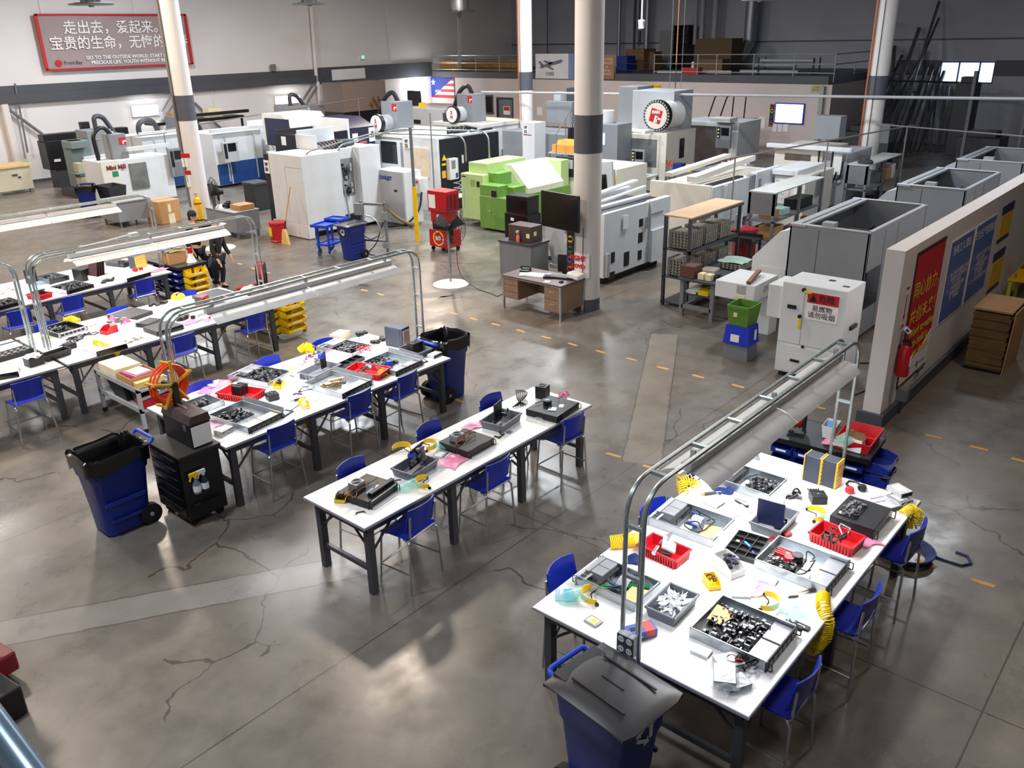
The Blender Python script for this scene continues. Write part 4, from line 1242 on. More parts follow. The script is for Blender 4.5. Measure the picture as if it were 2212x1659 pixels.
m.fx('number_plate', paper, 26.0,(21.878,2.049),(21.628,1.787))
m.tx('VF\n53', .15,25.975,(21.764,1.935), black_ink, bold=.006)
m.fx('red_mark', M('dull_red', (150,44,56),.5),26.0,(21.884,1.756),(21.49,1.725), d=.01)
a, b = (22.724,2.791),(21.443,1.94)
m.box('grey_head', cnc_grey, (28.5,29.8, b[0], a[0], b[1], a[1]))
m.box('motor', steel_dark, (28.8,29.4, b[0] + .1, b[0] + .5, a[1], a[1] + .5))
m.box('small_box', cnc_lgrey, (28.7,29.0, a[0] - .55, a[0] - .2, a[1], a[1] + .35))
m = Mc('grey_machine', 'tall grey cabinet machine behind the black television column', 'machine', 25.2,17.0)
m.box('main_body', cnc_grey, (25.2,26.1,17.0,18.4,0,2.4))
m.fx('hanging_sheet', paper, 25.2,(17.5,1.7),(17.7,2.1))
m.cyl('white_tank', white_pl, (25.7,17.9,2.4),(25.7,17.9,2.8),.35, n=20)
m = Mc('white_machine', 'white machine body with slanted grey panel door behind the television column', 'machine', 21.4,14.7)
m.box('main_body', cnc_cream, (21.5,23.2,14.5,17.3,0,1.55))
q = MB(MT((-m.x, -m.y, 0)) @ MT((21.4,14.95,1.2)) @ MR(-.12,4, 'X'))
q.box(-.05,.05,-.42,.42,-.55,.55)
q.obj('panel_door', cnc_lgrey, m.t, bevel=.01)
q = MB(MT((-m.x, -m.y, 0)) @ MT((21.34,14.85,1.15)) @ MR(-.12,4, 'X'))
q.box(-.006,0,-.12,.08,-.35,.25)
q.obj('panel_window', screen_off, m.t)
m.fx('yellow_label', yel_ink, 21.5,(14.5,1.2),(14.6,1.35))
m.box('operator_screen', cnc_blk, (21.45,21.6,16.0,16.75,1.2,1.8))
m.fx('screen', screen_off, 21.45,(16.35,1.48),(16.68,1.72), d=.012)
m.fx('keypad', cnc_lgrey, 21.45,(16.08,1.45),(16.28,1.72), d=.012)
m.cyl('handwheel', white_pl, (21.45,16.4,1.32),(21.41,16.4,1.32),.05)
# ---- machines along the left wall
m = Mc('mini_mill', 'small white mill with grey square window near the far blue tub', 'machine', 13.13,29.8)
m.box('main_body', cnc_white, (13.13,15.67,29.8,31.2,.12,1.62))
m.box('front_panel', cnc_cream, (13.1,13.75,29.74,29.82,.2,1.66))
m.fy('window', glass_gr, 29.8,(14.077,1.472),(14.685,0.594), d=.06)
m.fy('green_label', M('green_label', (20,140,90),.6),29.74,(13.435,1.293),(13.642,1.111), d=.01)
m.ty('Mini Mill', .2,29.73,(13.605,1.412), M('maroon_print', (130,40,50),.6), bold=.01)
m.box('spindle_head', cnc_grey, ((13.79,1.852)[0], (14.358,1.79)[0], 30.2,30.8,1.62,2.45))
haas_mark(m, '-y', ((14.215,1.994)[0], 30.2,2.2),.12)
m.tube('cable_duct', black_pl, arc_pts([(13.4,30.5,1.6),(13.35,30.5,2.5),(13.75,30.5,2.75),(14.0,30.5,2.4)], .3),.07)
m.box('panel_arm', cnc_white, (14.2,15.75,29.9,30.05,1.86,2.0))
m.box('control_panel', cnc_grey, (15.5,16.15,29.55,29.7,.85,1.85))
m.fy('panel_screen', screen_off, 29.55,(15.68,1.45),(15.95,1.75), d=.012)
m.fy('button_strip', black_pl, 29.55,(15.54,1.2),(15.64,1.75), d=.012)
m.fy('keyboard', steel_mid, 29.55,(15.6,.9),(16.1,1.35), d=.012)
m.box('base', black_met, (13.3,15.5,29.9,31.1,0,.12))
for (x, y, w, d, h, lab, blue, tri) in [
  (15.9,32.2,2.0,1.8,2.05, 'white mill with a narrow blue lower panel behind the gas cylinder column', 1,0),
  (17.95,30.7,2.15,1.9,2.05, 'white mill with wide blue lower panel, right behind the desk fan', 1,0),
  (20.3,29.9,1.9,2.0,2.3, 'plain white enclosure with a small yellow triangle between the mills', 0,1)]:
 m = Mc('vertical_mill', lab.replace('right behind', 'straight behind'), 'machine', x, y)
 m.box('main_body', cnc_white, (x, x + w, y, y + d, .1, h))
 m.box('door_edge', cnc_lgrey, (x + w * .22, x + w * .25, y - .04, y, .2, h - .1),(x + w * .82, x + w * .85, y - .04, y, .2, h - .1))
 if blue:
  m.fy('blue_panel', cnc_blue, y, (x + w * .3,.12),(x + w * .98,.95), d=.03)
  m.fy('blue_panel', cnc_blue, y, (x + .03,.12),(x + w * .27,.9), d=.025)
 if tri:
  q = m.mb()
  q.prism([(x + .9,1.5),(x + 1.1,1.5),(x + 1.0,1.7)], y - .012, y, 'y')
  q.obj('warning_triangle', yel_ink, m.t)
  m.fy('vent_panel', cnc_lgrey, y, (x + .1,1.0),(x + .4,1.5))
 m.box('panel_arm', cnc_white, (x - .2, x + w, y - .3, y - .18, h + .08, h + .2))
 m.box('base', black_met, (x + .1, x + w - .1, y + .1, y + d - .1,0,.1))
 if x == 17.95:
  m.box('control_panel', cnc_lgrey, (x + .1, x + .75, y - .5, y - .36,1.0,1.75))
  m.fy('panel_screen', screen_off, y - .5,(x + .3,1.4),(x + .65,1.7), d=.012)
  m.fy('button_strip', black_pl, y - .5,(x + .13,1.15),(x + .25,1.7), d=.012)
 if x == 15.9:
  m.tube('energy_chain', steel_dark, arc_pts([(x + .2, y + .5, h),(x + .2, y + .5, h + .5),(x + .8, y + .5, h + .6),(x + 1.0, y + .5, h)], .35),.1)
for (x, y, w, d, h, lab) in [(14.6,33.8,1.9,1.4,2.3, 'grey mill head with bent duct standing under the first bright wall lamp'),
                             (19.0,35.2,1.7,1.3,2.4, 'grey and black mill head with bent duct near the shelf boxes'),
                             (23.4,33.5,2.4,1.3,2.55, 'tall grey mill head with bent duct behind the hooded machine')]:
 m = Mc('vertical_mill', lab, 'machine', x, y)
 m.box('main_body', cnc_white, (x - .3, x + w, y, y + d, .1, h - .9))
 m.box('spindle_head', cnc_grey, (x + .1, x + w * .55, y + .2, y + d - .2, h - .9, h))
 m.box('head_side', cnc_lgrey, (x + w * .55, x + w * .6, y + .2, y + d - .2, h - .9, h - .1))
 m.tube('cable_duct', steel_dark, arc_pts([(x + .6, y + .5, h - .05),(x + .6, y + .5, h + .5),(x + .95, y + .5, h + .45),(x + w * .85, y + .5, h - .85)], .3),.09)
 m.box('base', black_met, (x, x + w - .1, y + .1, y + d - .1,0,.1))
m = Mc('bar_feeder', 'long black bar feeder on the wall side beside the wooden workbench', 'machine', 16.2,36.6)
a, b = (14.103,2.07),(16.366,2.076)
m.box('feeder_tube', black_met, (a[0], b[0] + 1.2,36.6,37.1, a[1] - .3, a[1]))
m.box('black_body', black_met, (a[0], a[0] + .9,36.55,37.3, a[1] - 1.35, a[1] - .25),(a[0] + .9, b[0] + .2,36.6,37.2, a[1] - .95, a[1] - .45))
m.box('pedestal', steel_dark, (a[0] + .2, a[0] + 1.1,36.6,37.2,0, a[1] - 1.3))
m.box('clamp_block', black_met, ((15.695,2.046)[0], (16.01,2.017)[0], 36.6,36.9, a[1], a[1] + .35))
m.fy('switch_plate', white_pl, 36.55,(a[0] + .2, a[1] - 1.05),(a[0] + .45, a[1] - .95))
m = Mc('drill_press', 'green grey drilling machine between the bar feeder and the small white mill', 'machine', 14.9,33.6)
teal_m = M('grey_green_paint', (112,128,126),.5)
m.box('column', teal_m, ((13.945,2.095)[0], (14.655,2.026)[0], 33.9,34.6,.3,2.0))
m.box('head', teal_m, ((13.855,2.121)[0], (14.474,2.06)[0], 33.6,34.4,1.75,2.0))
m.box('table', teal_m, ((13.731,2.15)[0], (14.144,2.109)[0], 33.3,34.0,.85,.9))
m.box('vise', M('pale_olive', (170,168,140),.5),((13.855,2.132)[0], (14.07,2.111)[0], 33.4,33.8,.9,1.25),((13.862,2.137)[0], (14.094,2.114)[0], 33.3,33.8,.3,.72))
m.box('base', steel_dark, ((13.568,2.166)[0], (14.43,2.081)[0], 33.3,34.6,0,.3))
# ---- three open topped grey enclosures on the partition side
for n, (x0, y0, w, d, h, lab) in enumerate([(15.1,4.86,3.15,1.46,2.0, 'nearest open topped grey enclosure behind the white cabinet with danger sign'),
           (20.45,4.7,3.0,1.46,2.0, 'middle open topped grey enclosure above the partition wall'),
           (25.3,4.6,3.0,1.6,2.0, 'farthest open topped grey enclosure near the leaning bars')]):
 m = Mc('machine_enclosure', lab, 'machine', x0, y0, 'open topped machine enclosures by the partition')
 t = .05
 m.box('shell', cnc_grey, (x0, x0 + t, y0, y0 + d, .1, h),(x0, x0 + w, y0, y0 + t, .1, h),(x0 + w - t, x0 + w, y0, y0 + d, .1, h),(x0, x0 + w, y0 + d - t, y0 + d, .1, h),(x0, x0 + w, y0, y0 + d, .08,.12))
 m.box('rim', cnc_lgrey, (x0 - .01, x0 + .07, y0 - .01, y0 + d, h, h + .03),(x0, x0 + w, y0 - .01, y0 + .07, h, h + .03),(x0 + w - .07, x0 + w + .01, y0, y0 + d, h, h + .03))
 m.box('rail_channel', steel_lt, (x0 - .02, x0 + w, y0 + d - .3, y0 + d - .02, h - .02, h + .02), bevel=0)
 m.box('rail_groove', steel_mid, (x0 + .1, x0 + w - .1, y0 + d - .2, y0 + d - .17, h + .02, h + .03), bevel=0)
 m.box('inner_machine', black_met, (x0 + .5, x0 + 1.9, y0 + .25, y0 + .95,.12, h - .55),(x0 + 1.0, x0 + 1.3, y0 + .4, y0 + .8, h - .55, h - .2))
 q = m.mb()
 for i in range(3):
  q.tube([(x0 + .9 + .35 * i, y0 + .35, h - .5),(x0 + 1.0 + .35 * i, y0 + .5, h - .22),(x0 + 1.2 + .35 * i, y0 + .8, h - .5)], .03,6)
 q.obj('inner_hose', black_pl, m.t)
 m.box('bracket_plate', steel_lt, (x0 + .02, x0 + .2, y0 + d * .45, y0 + d * .6, h - .1, h + .1), bevel=0)
 m.fx('seam', cnc_blk, x0,(y0 + d * .62,.1),(y0 + d * .62 + .008, h - .05), d=.003)
 m.fy('seam', cnc_blk, y0,(x0 + .8,.1),(x0 + .812, h - .05), d=.003)
 m.fy('seam', cnc_blk, y0,(x0 + 1.5,.1),(x0 + 1.512, h - .05), d=.003)
 # pale sloped cover on the aisle side
 q = m.mb()
 q.prism([(y0 + d, .3),(y0 + d, h - .12),(y0 + d + .25, h - .2),(y0 + d + .75,1.25),(y0 + d + .75,.3)], x0 + .15, x0 + w, 'x')
 q.obj('sloped_cover', cnc_lgrey if n else cnc_white, m.t)
 if n == 0:
  m.fy('control_window', screen_off, y0,(15.127,1.297),(15.84,0.611), d=.03)
  m.fx('cover_door', cnc_white, x0 + .15,(y0 + d + .06,.45),(y0 + d + .62,1.1), d=.02)
 m.box('base', black_met, (x0 + .1, x0 + w - .1, y0 + .1, y0 + d - .1,0,.1))
tag(MB().tube(arc_pts([(18.6,4.3,1.1),(18.6,4.3,1.85),(18.9,3.75,1.85)], .2),.03).obj('bent_rail', steel_lt), 'bent pale rail between the grey enclosures and the partition wall', 'rail')
o = MB().cyl((18.7,4.0,0),(18.7,4.0,1.55),.32, n=20).obj('white_drum', cnc_white, bevel=.02)
tag(o, 'white drum top behind the partition wall between the grey enclosures', 'drum')
# ---- white cabinet with the danger sign
m = Mc('filter_cabinet', 'white cabinet with red and white Chinese danger sign near the partition end', 'cabinet', 12.76,4.31)
m.box('cabinet_body', cnc_white, (12.76,13.5,4.31,5.36,.08,1.6))
m.box('side_box', cnc_white, (12.82,13.45,5.36,5.62,.95,1.5))
m.fx('lower_hatch', cnc_white, 12.76,(4.38,.12),(5.26,.56), d=.012)
m.fx('hatch_handle', black_pl, 12.75,(4.95,.3),(5.1,.34))
m.fx('handle', black_pl, 12.76,(5.1,1.18),(5.24,1.24))
m.fx('seam', cnc_grey, 12.76,(4.98,.6),(4.985,1.58), d=.003)
m.fx('seam', cnc_grey, 12.76,(4.31,.6),(5.36,.605), d=.003)
q = m.mb()
q.cyl((12.76,5.0,1.52),(12.72,5.0,1.52),.03, n=10).cyl((12.76,5.02,1.08),(12.72,5.02,1.08),.03, n=10)
q.obj('lock', black_pl, m.t)
m.box('key_tag', yel_pl, (12.71,12.735,4.86,4.98,1.48,1.52),(12.71,12.735,4.99,5.03,.88,1.04), bevel=.004)
m.fx('vent_hole', black_pl, 12.76,(4.9,.56),(4.94,.6), d=.02)
m.box('top_slot', black_pl, (13.2,13.28,4.7,4.8,1.6,1.605),(13.0,13.06,4.4,4.5,1.6,1.605), bevel=0)
m.fx('side_latch', black_pl, 12.76,(4.3,.9),(4.31,.9), d=.001)
m.fy('door_latch', black_pl, 4.31,(13.0,.92),(13.25,.98), d=.04)
m.box('foot', rubber, (12.8,12.9,4.35,4.45,0,.08),(12.8,12.9,5.2,5.3,0,.08),(13.35,13.45,4.35,4.45,0,.08), bevel=0)
a, b = (4.968,1.531),(4.467,1.238)
y0, y1, z0, z1 = 4.43,4.93,1.06,1.5
m.fx('danger_sign', white_ink, 12.76,(y0, z0),(y1, z1), d=.01)
m.fx('sign_header', red_ink, 12.75,(y0, z1 - .17),(y1, z1), d=.004)
m.tx('危险', .13,12.742,((y0 + y1) / 2 - .06, z1 - .085), black_ink, bold=.006)
q = m.mb()
q.prism([(y1 - .16, z1 - .145),(y1 - .03, z1 - .145),(y1 - .095, z1 - .03)], 12.742,12.746, 'x')
q.obj('sign_triangle', black_ink, m.t)
m.tx('易燃物\n请勿吸烟', .11,12.748,((y0 + y1) / 2, z0 + .13), black_ink, bold=.002)
# ---- white gearbox arm with a wooden stick on it
m = Mc('white_box_unit', 'white box shaped unit over the stacked bins, carrying a wooden stick', 'machine', 13.9,6.2)
m.box('box', cnc_white, (13.75,14.7,6.28,7.05,.82,1.13))
m.box('pillar', cnc_white, (14.5,14.85,6.28,6.6,0,.82))
m.fx('label_sheet', M('grey_label', (160,164,170),.6),13.75,(6.45,.95),(6.62,1.1), d=.008)
m.fx('badge', cream, 13.75,(6.45,.86),(6.66,.92), d=.008)
m.tx('DUCT', .14,13.742,(6.85,.98), cnc_lgrey) if False else None
m.ty('ZAET', .16,6.275,(14.3,.98), cnc_lgrey, bold=.004)
tag(MB().cb((0,0,.035),(.75,.08,.05), rz=.05, ry=-.06).obj('wooden_stick', wood_dk, bevel=.008), 'wooden stick with a worn tan end lying on the white box unit', 'stick', loc=(14.15,6.5,1.15), rz=.15)
# ================================================================ furniture and equipment on the floor
# brown desk in front of the round column
o = thing('office_desk', 'brown steel office desk with two drawer pedestals beside the television column', 'desk', (13.2,10.66,0))
MB().box(-.4,.4,-.78,.78,.70,.735).obj('desktop', desk_top, o, bevel=.006)
MB().box(-.4,.4,-.78,.78,.685,.70).obj('top_trim', chrome, o)
for s in (-1,1):
 p = MB().box(-.37,.37, s * .55 - .21, s * .55 + .21,.16 if s < 0 else .25,.685).obj('pedestal', desk_tan, o)
 n = 2 if s < 0 else 3
 z0, z1 = (.17,.68) if s < 0 else (.26,.68)
 for i in range(n):
  a, b = z0 + (z1 - z0) * i / n + .006, z0 + (z1 - z0) * (i + 1) / n - .006
  d = MB().box(-.385,-.37, s * .55 - .2, s * .55 + .2, a, b).obj('drawer', desk_tan, p)
 for i in range(n):
  b = z0 + (z1 - z0) * (i + .62) / n
  MB().tube([(-.386, s * .55 - .06, b),(-.41, s * .55 - .05, b),(-.41, s * .55 + .05, b),(-.386, s * .55 + .06, b)], .006,6).obj('drawer_pull', chrome, p)
MB().box(.3,.32,-.35,.35,.25,.685).obj('modesty_panel', desk_tan, o)
for x in (-.37,.37):
 for y in (-.75,.75):
  MB().box(x - .02, x + .02, y - .02, y + .02,0,.69).obj('leg', chrome, o)
DT = .737
tag(MB().cb((0,0,.003),(.3,.5,.004), rz=.3).cb((.1,-.25,.007),(.22,.3,.004), rz=-.2).cb((-.1,.2,.009),(.25,.3,.004), rz=.6).obj('paper_sheets', paper), 'spread of white papers on the brown desk', 'paper', loc=(13.2,10.8, DT))
tag(MB().cb((0,0,.002),(.16,.12,.003), rz=.4).obj('note_paper', paper), 'small white note near the front edge of the brown desk', 'paper', loc=(12.92,10.32, DT))
tag(MB().cb((0,0,.02),(.18,.44,.03)).obj('keyboard', black_pl), 'black keyboard lying on the brown desk', 'keyboard', loc=(13.32,10.2, DT), rz=.25)
tag(MB().cb((0,0,.02),(.2,.2,.04)).cb((0,0,.045),(.14,.1,.01)).obj('desk_tray', black_pl), 'black tray with white card in the middle of the brown desk', 'tray', loc=(13.2,10.5, DT), rz=.5)
tag(MB().lathe([(0,0),(.05,0),(.05,.02),(.03,.035),(0,.035)], n=14).obj('computer_mouse', black_pl), 'black mouse on the brown desk beside the keyboard', 'mouse', loc=(13.05,10.06, DT))
o = thing('desk_phone', 'black desk telephone at the far corner of the brown desk', 'telephone', (13.3,11.2, DT),.4)
MB().prism([(-.1,0),(.1,0),(.1,.07),(-.1,.03)], -.1,.1, 'y').obj('base', black_pl, o)
MB().tube([(.02,-.11,.06),(.02,-.09,.09),(.02,.09,.09),(.02,.11,.06)], .022,8).obj('handset', black_pl, o)
tag(MB().cb((0,0,.06),(.24,.3,.12), rx=.1).obj('rolled_paper', paper, bevel=.03), 'curled white paper leaning at the column end of the brown desk', 'paper', loc=(13.42,9.98, DT + .01))
o = thing('office_chair', 'black office chair behind the brown desk', 'chair', (13.95,10.75,0))
MB().lathe([(0,.42),(.22,.42),(.24,.46),(.22,.5),(0,.51)], n=18).obj('seat', M('olive_cushion', (52,58,40),.8), o)
MB().grid(lambda u, v: (.22 - .06 * (2 * u - 1) ** 2,(u - .5) * .42,.6 + .38 * v),8,6,.05).obj('backrest', black_pl, o)
MB().cyl((0,0,.08),(0,0,.42),.03).cyl((.12,0,.44),(.24,0,.7),.02).obj('stem', black_met, o)
q = MB()
for i in range(5):
 q.cyl((0,0,.1),(.28 * cos(i * 1.257),.28 * sin(i * 1.257),.05),.022, n=8)
q.obj('star_base', black_met, o)
for i in range(5):
 MB().cyl((.28 * cos(i * 1.257),.28 * sin(i * 1.257) - .015,.028),(.28 * cos(i * 1.257),.28 * sin(i * 1.257) + .015,.028),.028, n=10).obj('caster', rubber, o)
# television, number strip and poster on the column
o = thing('television', 'large switched off black television on the round column', 'television', (13.45,10.3,2.06))
MB(MR(-.16,4, 'Z')).box(-.06,.0,-.46,.62,-.36,.36).obj('casing', black_pl, o, bevel=.008)
MB(MR(-.16,4, 'Z')).box(-.064,-.06,-.44,.6,-.34,.34).obj('display', screen_off, o)
MB().box(-.02,.2,-.1,.1,-.12,.12).obj('wall_mount', black_met, o)
t = sigstrip('strip of five coloured numbered discs on the television column', 10.24,1.28,.17,1.05,13.6)
tag(MB().tube(arc_pts([(13.6,9.93,1.75),(13.58,9.93,.7)], .1),.008,6).obj('television_cable', cable), 'black cable running down the column from the television', 'cable')
o = thing('fight_poster', 'white poster with red FIGHT lettering on the television column above the desk', 'poster', (13.58,10.02,.98))
MB().grid(lambda u, v: (.0 + .05 * (2 * u - 1) ** 2,(u - .5) * -.44,(v - .5) * .5),8,2,.004).obj('sheet', white_ink, o)
text('FIGHT', .14,(-.01,.02,.14), '-x', red_ink, o, bold=.008)
text('COVID', .11,(-.01,.0,-.02), '-x', red_ink, o, bold=.008)
text('BEAT IT', .05,(-.01,-.08,-.16), '-x', black_ink, o)
tag(MB().cb((0,0,0),(.012,.2,.28)).obj('schedule_sheet', paper), 'white schedule sheet beside the coloured disc strip', 'paper', loc=(13.68,10.36,1.52))
# grey cabinet with a brown case
o = thing('grey_cabinet', 'grey steel cabinet with raised edge carrying a brown case', 'cabinet', (14.56,12.1,0))
MB().box(0,.65,0,.95,.12,.88).obj('body', steel_mid, o, bevel=.008)
MB().box(-.02,.67,-.02,.97,.88,.92).obj('top', steel_dark, o)
for x in (.03,.6):
 for y in (.03,.9):
  MB().box(x, x + .04, y, y + .04,0,.12).obj('leg', steel_dark, o)
o = thing('brown_case', 'dark brown metal case on the grey cabinet', 'case', (14.72,12.22,.922))
MB().box(0,.42,0,.68,0,.36).obj('body', brown_box, o, bevel=.006)
MB().box(-.004,0,.04,.14,.1,.2).box(.1,.2,-.004,0,.14,.24).obj('label_plate', cream, o)
o = thing('spray_bottle', 'clear spray bottle with red liquid in front of the brown case', 'bottle', (14.66,12.55,.922))
MB().lathe([(0,0),(.045,0),(.045,.14),(.02,.18),(.018,.2)], n=16).obj('bottle', M('red_fluid', (214,120,96),.3), o)
MB().lathe([(.018,.2),(.02,.22)], n=12).cb((-.02,0,.24),(.09,.025,.045)).obj('trigger', white_pl, o)
# pedestal fans
def fan(label, x, y, hz, R, face, scale_pole=.03, group=None):
 t = thing('pedestal_fan', label, 'fan', (x, y, 0))
 MB().lathe([(0,.07),(.05,.075),(.1,.06),(.38,.03),(.42,.012),(.42,0)], n=36).obj('base', white_pl, t)
 MB().cyl((0,0,.06),(0,0, hz - .05), scale_pole, n=12).obj('pole', galv, t)
 h = MT((0,0, hz)) @ MR(face, 4, 'Z')
 g = MB(h)
 for k in range(5):
  rr = R * (1 - .17 * k)
  for s in (-1,1):
   xx = .06 + s * (.09 * (1 - (rr / R) ** 2) ** .5 + .01)
   g.tube([(xx, rr * cos(a * pi / 16), rr * sin(a * pi / 16)) for a in range(32)], .004,4, closed=True)
 for k in range(24):
  a = k * pi / 12
  for s in (-1,1):
   g.tube([(.06 + s * (.09 * (1 - q * q) ** .5 + .01), R * q * cos(a), R * q * sin(a)) for q in (.15,.5,.8,1.0)], .0028,4)
 g.obj('wire_guard', black_met, t)
 for k in range(3):
  a = k * 2.094 + .5
  ca, sa = cos(a), sin(a)
  def bl(u, v, ca=ca, sa=sa):
   r = .08 + (R * .88 - .08) * u
   w = (v - .5) * (.12 + .3 * R * u)
   return (.06 + w * .45, r * ca - w * sa, r * sa + w * ca)
  MB(h).grid(bl, 6,4,.004).obj('blade', M('fan_blade', (60,62,66),.4), t)
 MB(h).cyl((.0,0,0),(.3,0,0),.085,.07,16).cyl((-.05,0,0),(.0,0,0),.05,.085,16).obj('motor', black_pl, t)
 MB(h).cyl((.16,0,0),(.16,0,-.22),.03, n=10).obj('tilt_joint', black_pl, t)
 return t
fan('pedestal fan with white round base standing in the open middle of the hall', (13.485,13.632)[0], (13.485,13.632)[1], 1.32,.42,.25)
fan('pedestal fan in front of the gas cylinder column, behind the two people', 12.3,21.5,1.52,.42,-.3)
tag(MB().tube(arc_pts([(13.7,13.6,.9),(13.55,13.45,.25),(13.512,12.834,0.008),(13.464,12.338,0.008),(13.355,12.062,0.008),(13.533,12.123,0.008),(13.609,12.08,0.008)], .3),.009,6).obj('fan_cord', cable), 'black power cord looping from the pedestal fan towards the brown desk', 'cord')
# yellow based pole
o = thing('guard_pole', 'tall grey pole with yellow sleeve standing beside the chiller', 'pole', ((16.122,17.544)[0], (16.122,17.544)[1], 0))
MB().cyl((0,0,0),(0,0,1.52),.065, n=14).obj('yellow_sleeve', yel_pl, o)
MB().cyl((0,0,0),(0,0,3.1),.045, n=12).obj('pole', steel_mid, o)
for n, (u0, v0, hgt, lab) in enumerate([(1020,480,3.2, 'slim grey pipe rising behind the green lathe')]):
 tag(MB().cyl((17.9,18.6,.8),(17.9,18.6,3.3),.022, n=8).obj('standing_pipe', galv), lab, 'pipe')
for n, (a, lab) in enumerate([([(18.7,18.0,1.86),(18.7,18.0,2.6),(18.2,21.5,2.55),(14.6,20.3,2.42),(14.6,20.3,1.3)], 'bent metal conduit from the green lathe to the big machine'),
                              ([(19.3,17.6,1.9),(19.3,17.6,2.7),(18.8,21.0,2.65),(15.9,20.5,2.45),(15.9,20.2,.4)], 'second bent metal conduit above the chiller')]):
 tag(MB().tube(arc_pts(a, .35),.025,8).obj('bent_conduit', galv if n else pipe_grey), lab, 'conduit')
for n, (p, q, lab) in enumerate([((20.2,10.3,2.3),(28,8.2,2.55), 'thin grey air line sloping above the second white lathe'),
                                 ((22.0,17.2,2.35),(30,22.5,2.5), 'thin grey air line above the tower numbered 53'),
                                 ((15.5,29.5,2.5),(27.5,33,2.7), 'thin air line above the mills by the white wall'),
                                 ((13.8,31.5,2.2),(16.3,31.0,2.25), 'short thin rail above the small white mill')]):
 m_ = MB().cyl(p, q, .022, n=7)
 for t in (.04,.5,.96):
  z = p[2] + (q[2] - p[2]) * t
  m_.cyl((p[0] + (q[0] - p[0]) * t, p[1] + (q[1] - p[1]) * t, 0),(p[0] + (q[0] - p[0]) * t, p[1] + (q[1] - p[1]) * t, z),.02, n=6)
 tag(m_.obj('air_line', pipe_grey), lab, 'pipe')
# red tool cabinet on the round marked cart
o = thing('tool_cabinet', 'tall red tool cabinet with round emblem on its lower cart', 'tool cabinet', (15.6,15.75,0))
MB().box(0,.5,.05,.75,.12,.58).obj('lower_cart', red_paint, o, bevel=.01)
MB().box(.03,.47,.12,.68,.78,1.06).obj('middle_chest', red_paint, o, bevel=.01)
MB().box(0,.5,.06,.74,1.06,1.6).obj('top_chest', red_paint, o, bevel=.01)
MB().box(.05,.45,.15,.65,.58,.78).obj('dark_gap', black_met, o)
for i in range(3):
 q = MB().box(.04 + .15 * i, .17 + .15 * i, .045,.06,1.12,1.52).obj('door_panel', M('dark_red_mesh', (120,12,22),.5), o)
MB().box(-.005,0,.45,.7,1.15,1.5).box(-.005,.0,.3,.42,.85,1.0).obj('paper_label', paper, o)
q = MB()
q.cyl((-.004,.4,.36),(0,.4,.36),.2, n=28)
q.obj('emblem_ring', gold_ink, o)
MB().cyl((-.008,.4,.36),(-.004,.4,.36),.16, n=28).obj('emblem_disc', red_ink, o)
text('RSI', .14,(-.009,.4,.36), '-x', white_ink, o, bold=.01)
for x in (.06,.44):
 for y in (.12,.68):
  MB().cyl((x, y - .02,.06),(x, y + .02,.06),.06, n=12).obj('caster', rubber, o)
MB().tube([(.5,.0,.75),(.62,-.02,1.2),(.62,-.02,1.62),(.5,.1,1.64)], .014,6).obj('push_handle', steel_lt, o)
# black tool chest by the green lathe
o = thing('tool_chest', 'black two tier tool chest in front of the green lathe', 'tool chest', (17.6,14.7,0))
MB().box(0,.55,0,.85,.1,.8).obj('lower_chest', black_met, o, bevel=.01)
MB().box(.03,.52,.04,.81,.8,1.28).obj('upper_chest', black_met, o, bevel=.01)
for i in range(4):
 MB().box(-.012,0,.04,.81,.16 + i * .15,.28 + i * .15).obj('drawer', black_gloss, o)
for i in range(3):
 MB().box(.018,.03,.08,.77,.84 + i * .12,.94 + i * .12).obj('drawer', black_gloss, o)
MB().box(-.014,-.012,.5,.62,.6,.68).obj('label_plate', paper, o)
for x in (.06,.48):
 for y in (.08,.77):
  MB().cyl((x, y - .02,.05),(x, y + .02,.05),.05, n=10).obj('caster', rubber, o)
o = thing('parts_washer', 'pale grey cabinet with chart between the black tool chest and the television', 'cabinet', (16.6,12.6,0))
MB().box(0,.6,0,.7,.1,.95).obj('body', cnc_lgrey, o, bevel=.01)
MB().box(0,.6,.15,.6,.95,1.25).obj('upper_box', cnc_lgrey, o, bevel=.01)
MB().box(.02,.58,.02,.68,0,.1).obj('base', black_met, o)
